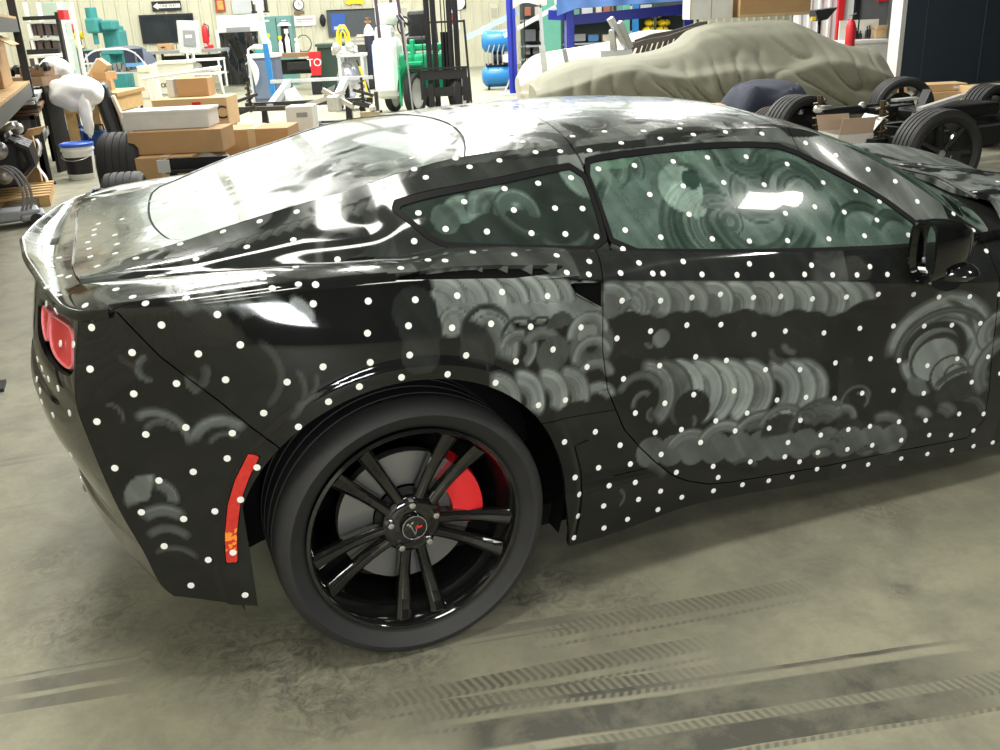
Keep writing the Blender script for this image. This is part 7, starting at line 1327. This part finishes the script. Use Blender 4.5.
q = flo(772, 8.9); tire('spare_tire', 'worn brown-black tire standing in front of the navy covered heap', (q[0], q[1], .29), .29, .24, (0, 0, -YAW+.5), None, mat('old_rubber', (.07, .055, .045), .8))
s = Fr('white_carton', 'low white carton with a brown end just above the car roof line', 'box', 705, 9.6, base=0); s.mb('carton', WH, lambda b: b.box((-.05, .15, .27), (.26, .3, .54), bev=.004)); s.mb('brown_end', CB2, lambda b: b.box((.14, .15, .27), (.12, .3, .53), bev=.004))
# cartons against the navy wall
for i, (u, d, w, h, z, lab) in enumerate([(949, 13.6, .62, .16, .0, 'bottom brown carton of the pair against the navy wall'), (946, 13.6, .60, .10, .165, 'flat carton on top of the pair against the navy wall'), (992, 13.3, .62, .24, 0, 'long brown carton against the navy wall at the right picture edge')]): c = carton(lab, u, d, w, .4, h, z, .0, m=CB2, tape=False); c.mb('label', WH, lambda b: b.box((w*.25, -.002, h*.5), (.10, .003, h*.4)))
carton('narrow orange-brown carton at the foot of the navy wall beside the cover', 901, 14.2, .16, .3, .30, 0, 0, m=CB2, tape=False)
# ---- car cabin seen through the glass
def cabin():
    c = car; DR = mat('seat_red', (.30, .035, .03), .6); DB = mat('seat_black', (.02, .02, .02), .6)
    for sg in (-1, 1):
        mb = MB(); mb.box((.98, sg*.38, .40), (.5, .46, .16), bev=.05); mb.build('seat_cushion', DR, c)
        mb = MB(); mb.box((.68, sg*.38, .70), (.16, .46, .62), rot=(0, -.22, 0), bev=.06); mb.build('seat_backrest', DR, c)
        mb = MB(); mb.box((.60, sg*.38, 1.03), (.10, .26, .14), rot=(0, -.2, 0), bev=.04); mb.build('headrest', DR, c)
    mb = MB(); mb.box((1.62, 0, .74), (.4, 1.44, .16), bev=.06); mb.box((1.3, 0, .52), (.8, .2, .2), bev=.04); mb.build('dashboard', DB, c)
    mb = MB(); mb.tube([(1.34+.05*math.sin(t), .38+.17*math.cos(t), .78+.17*math.sin(t)) for t in [i*PI/12 for i in range(24)]], .015, 8, closed=True); mb.bar((1.34, .22, .78), (1.34, .54, .78), .03); mb.bar((1.34, .38, .78), (1.5, .38, .72), .05); mb.build('steering_wheel', DB, c)
    mb = MB(); mb.box((.8, 0, .24), (2.2, 1.6, .06)); mb.box((.2, 0, .62), (.5, 1.3, .5), bev=.05); mb.build('cabin_floor', M['inner'], c)
cabin()
def split_loose(o):
    me = o.data; n = len(me.vertices); par = list(range(n))
    def fd(a):
        while par[a] != a: par[a] = par[par[a]]; a = par[a]
        return a
    for e in me.edges:
        a, b = fd(e.vertices[0]), fd(e.vertices[1])
        if a != b: par[a] = b
    gr = {}
    for p in me.polygons: gr.setdefault(fd(p.vertices[0]), []).append(p)
    if len(gr) < 2: return
    first = True
    for g, ps in gr.items():
        ids = sorted({v for p in ps for v in p.vertices}); mp = {v: i for i, v in enumerate(ids)}
        m2 = bpy.data.meshes.new(me.name); m2.from_pydata([tuple(me.vertices[v].co) for v in ids], [], [tuple(mp[v] for v in p.vertices) for p in ps])
        for mm in me.materials: m2.materials.append(mm)
        m2.polygons.foreach_set('use_smooth', [p.use_smooth for p in ps]); m2.polygons.foreach_set('material_index', [p.material_index for p in ps]); m2.update()
        if first: o.data = m2; first = False
        else: c = o.copy(); c.data = m2; COL.objects.link(c)
for o in list(SC.objects):
    if o.type == 'MESH' and o.name.split('.')[0] in ('carriage_plate', 'load_support', 'bright_fitting', 'stand', 'frame', 'casters', 'tail_light_housing', 'caster', 'wheel', 'pulley', 'feet') and not o.children: split_loose(o)
# ceiling fixture housings around the lamps
for o in list(SC.objects):
    if o.type == 'LIGHT' and o.name.startswith(('ceiling_lamp', 'high_bay_lamp')):
        x, y, z = o.location; sx, sy = o.data.size, o.data.size_y; near_ = o.name.startswith('ceiling')
        t = empty('ceiling_light', (x, y, z+.03), 0, 'rectangular ceiling light over the parked black car' if near_ else 'large high bay ceiling light over the work area', 'light', 'ceiling lights over the car' if near_ else 'high bay lights over the work area')
        mb = MB(); mb.box((0, 0, .05), (sx+.1, sy+.1, .08)); mb.build('housing', GRY, t); mb = MB(); mb.bar((-sx*.3, 0, .09), (-sx*.3, 0, WZ-z-.03), .012); mb.bar((sx*.3, 0, .09), (sx*.3, 0, WZ-z-.03), .012); mb.build('hanger', GRY, t)
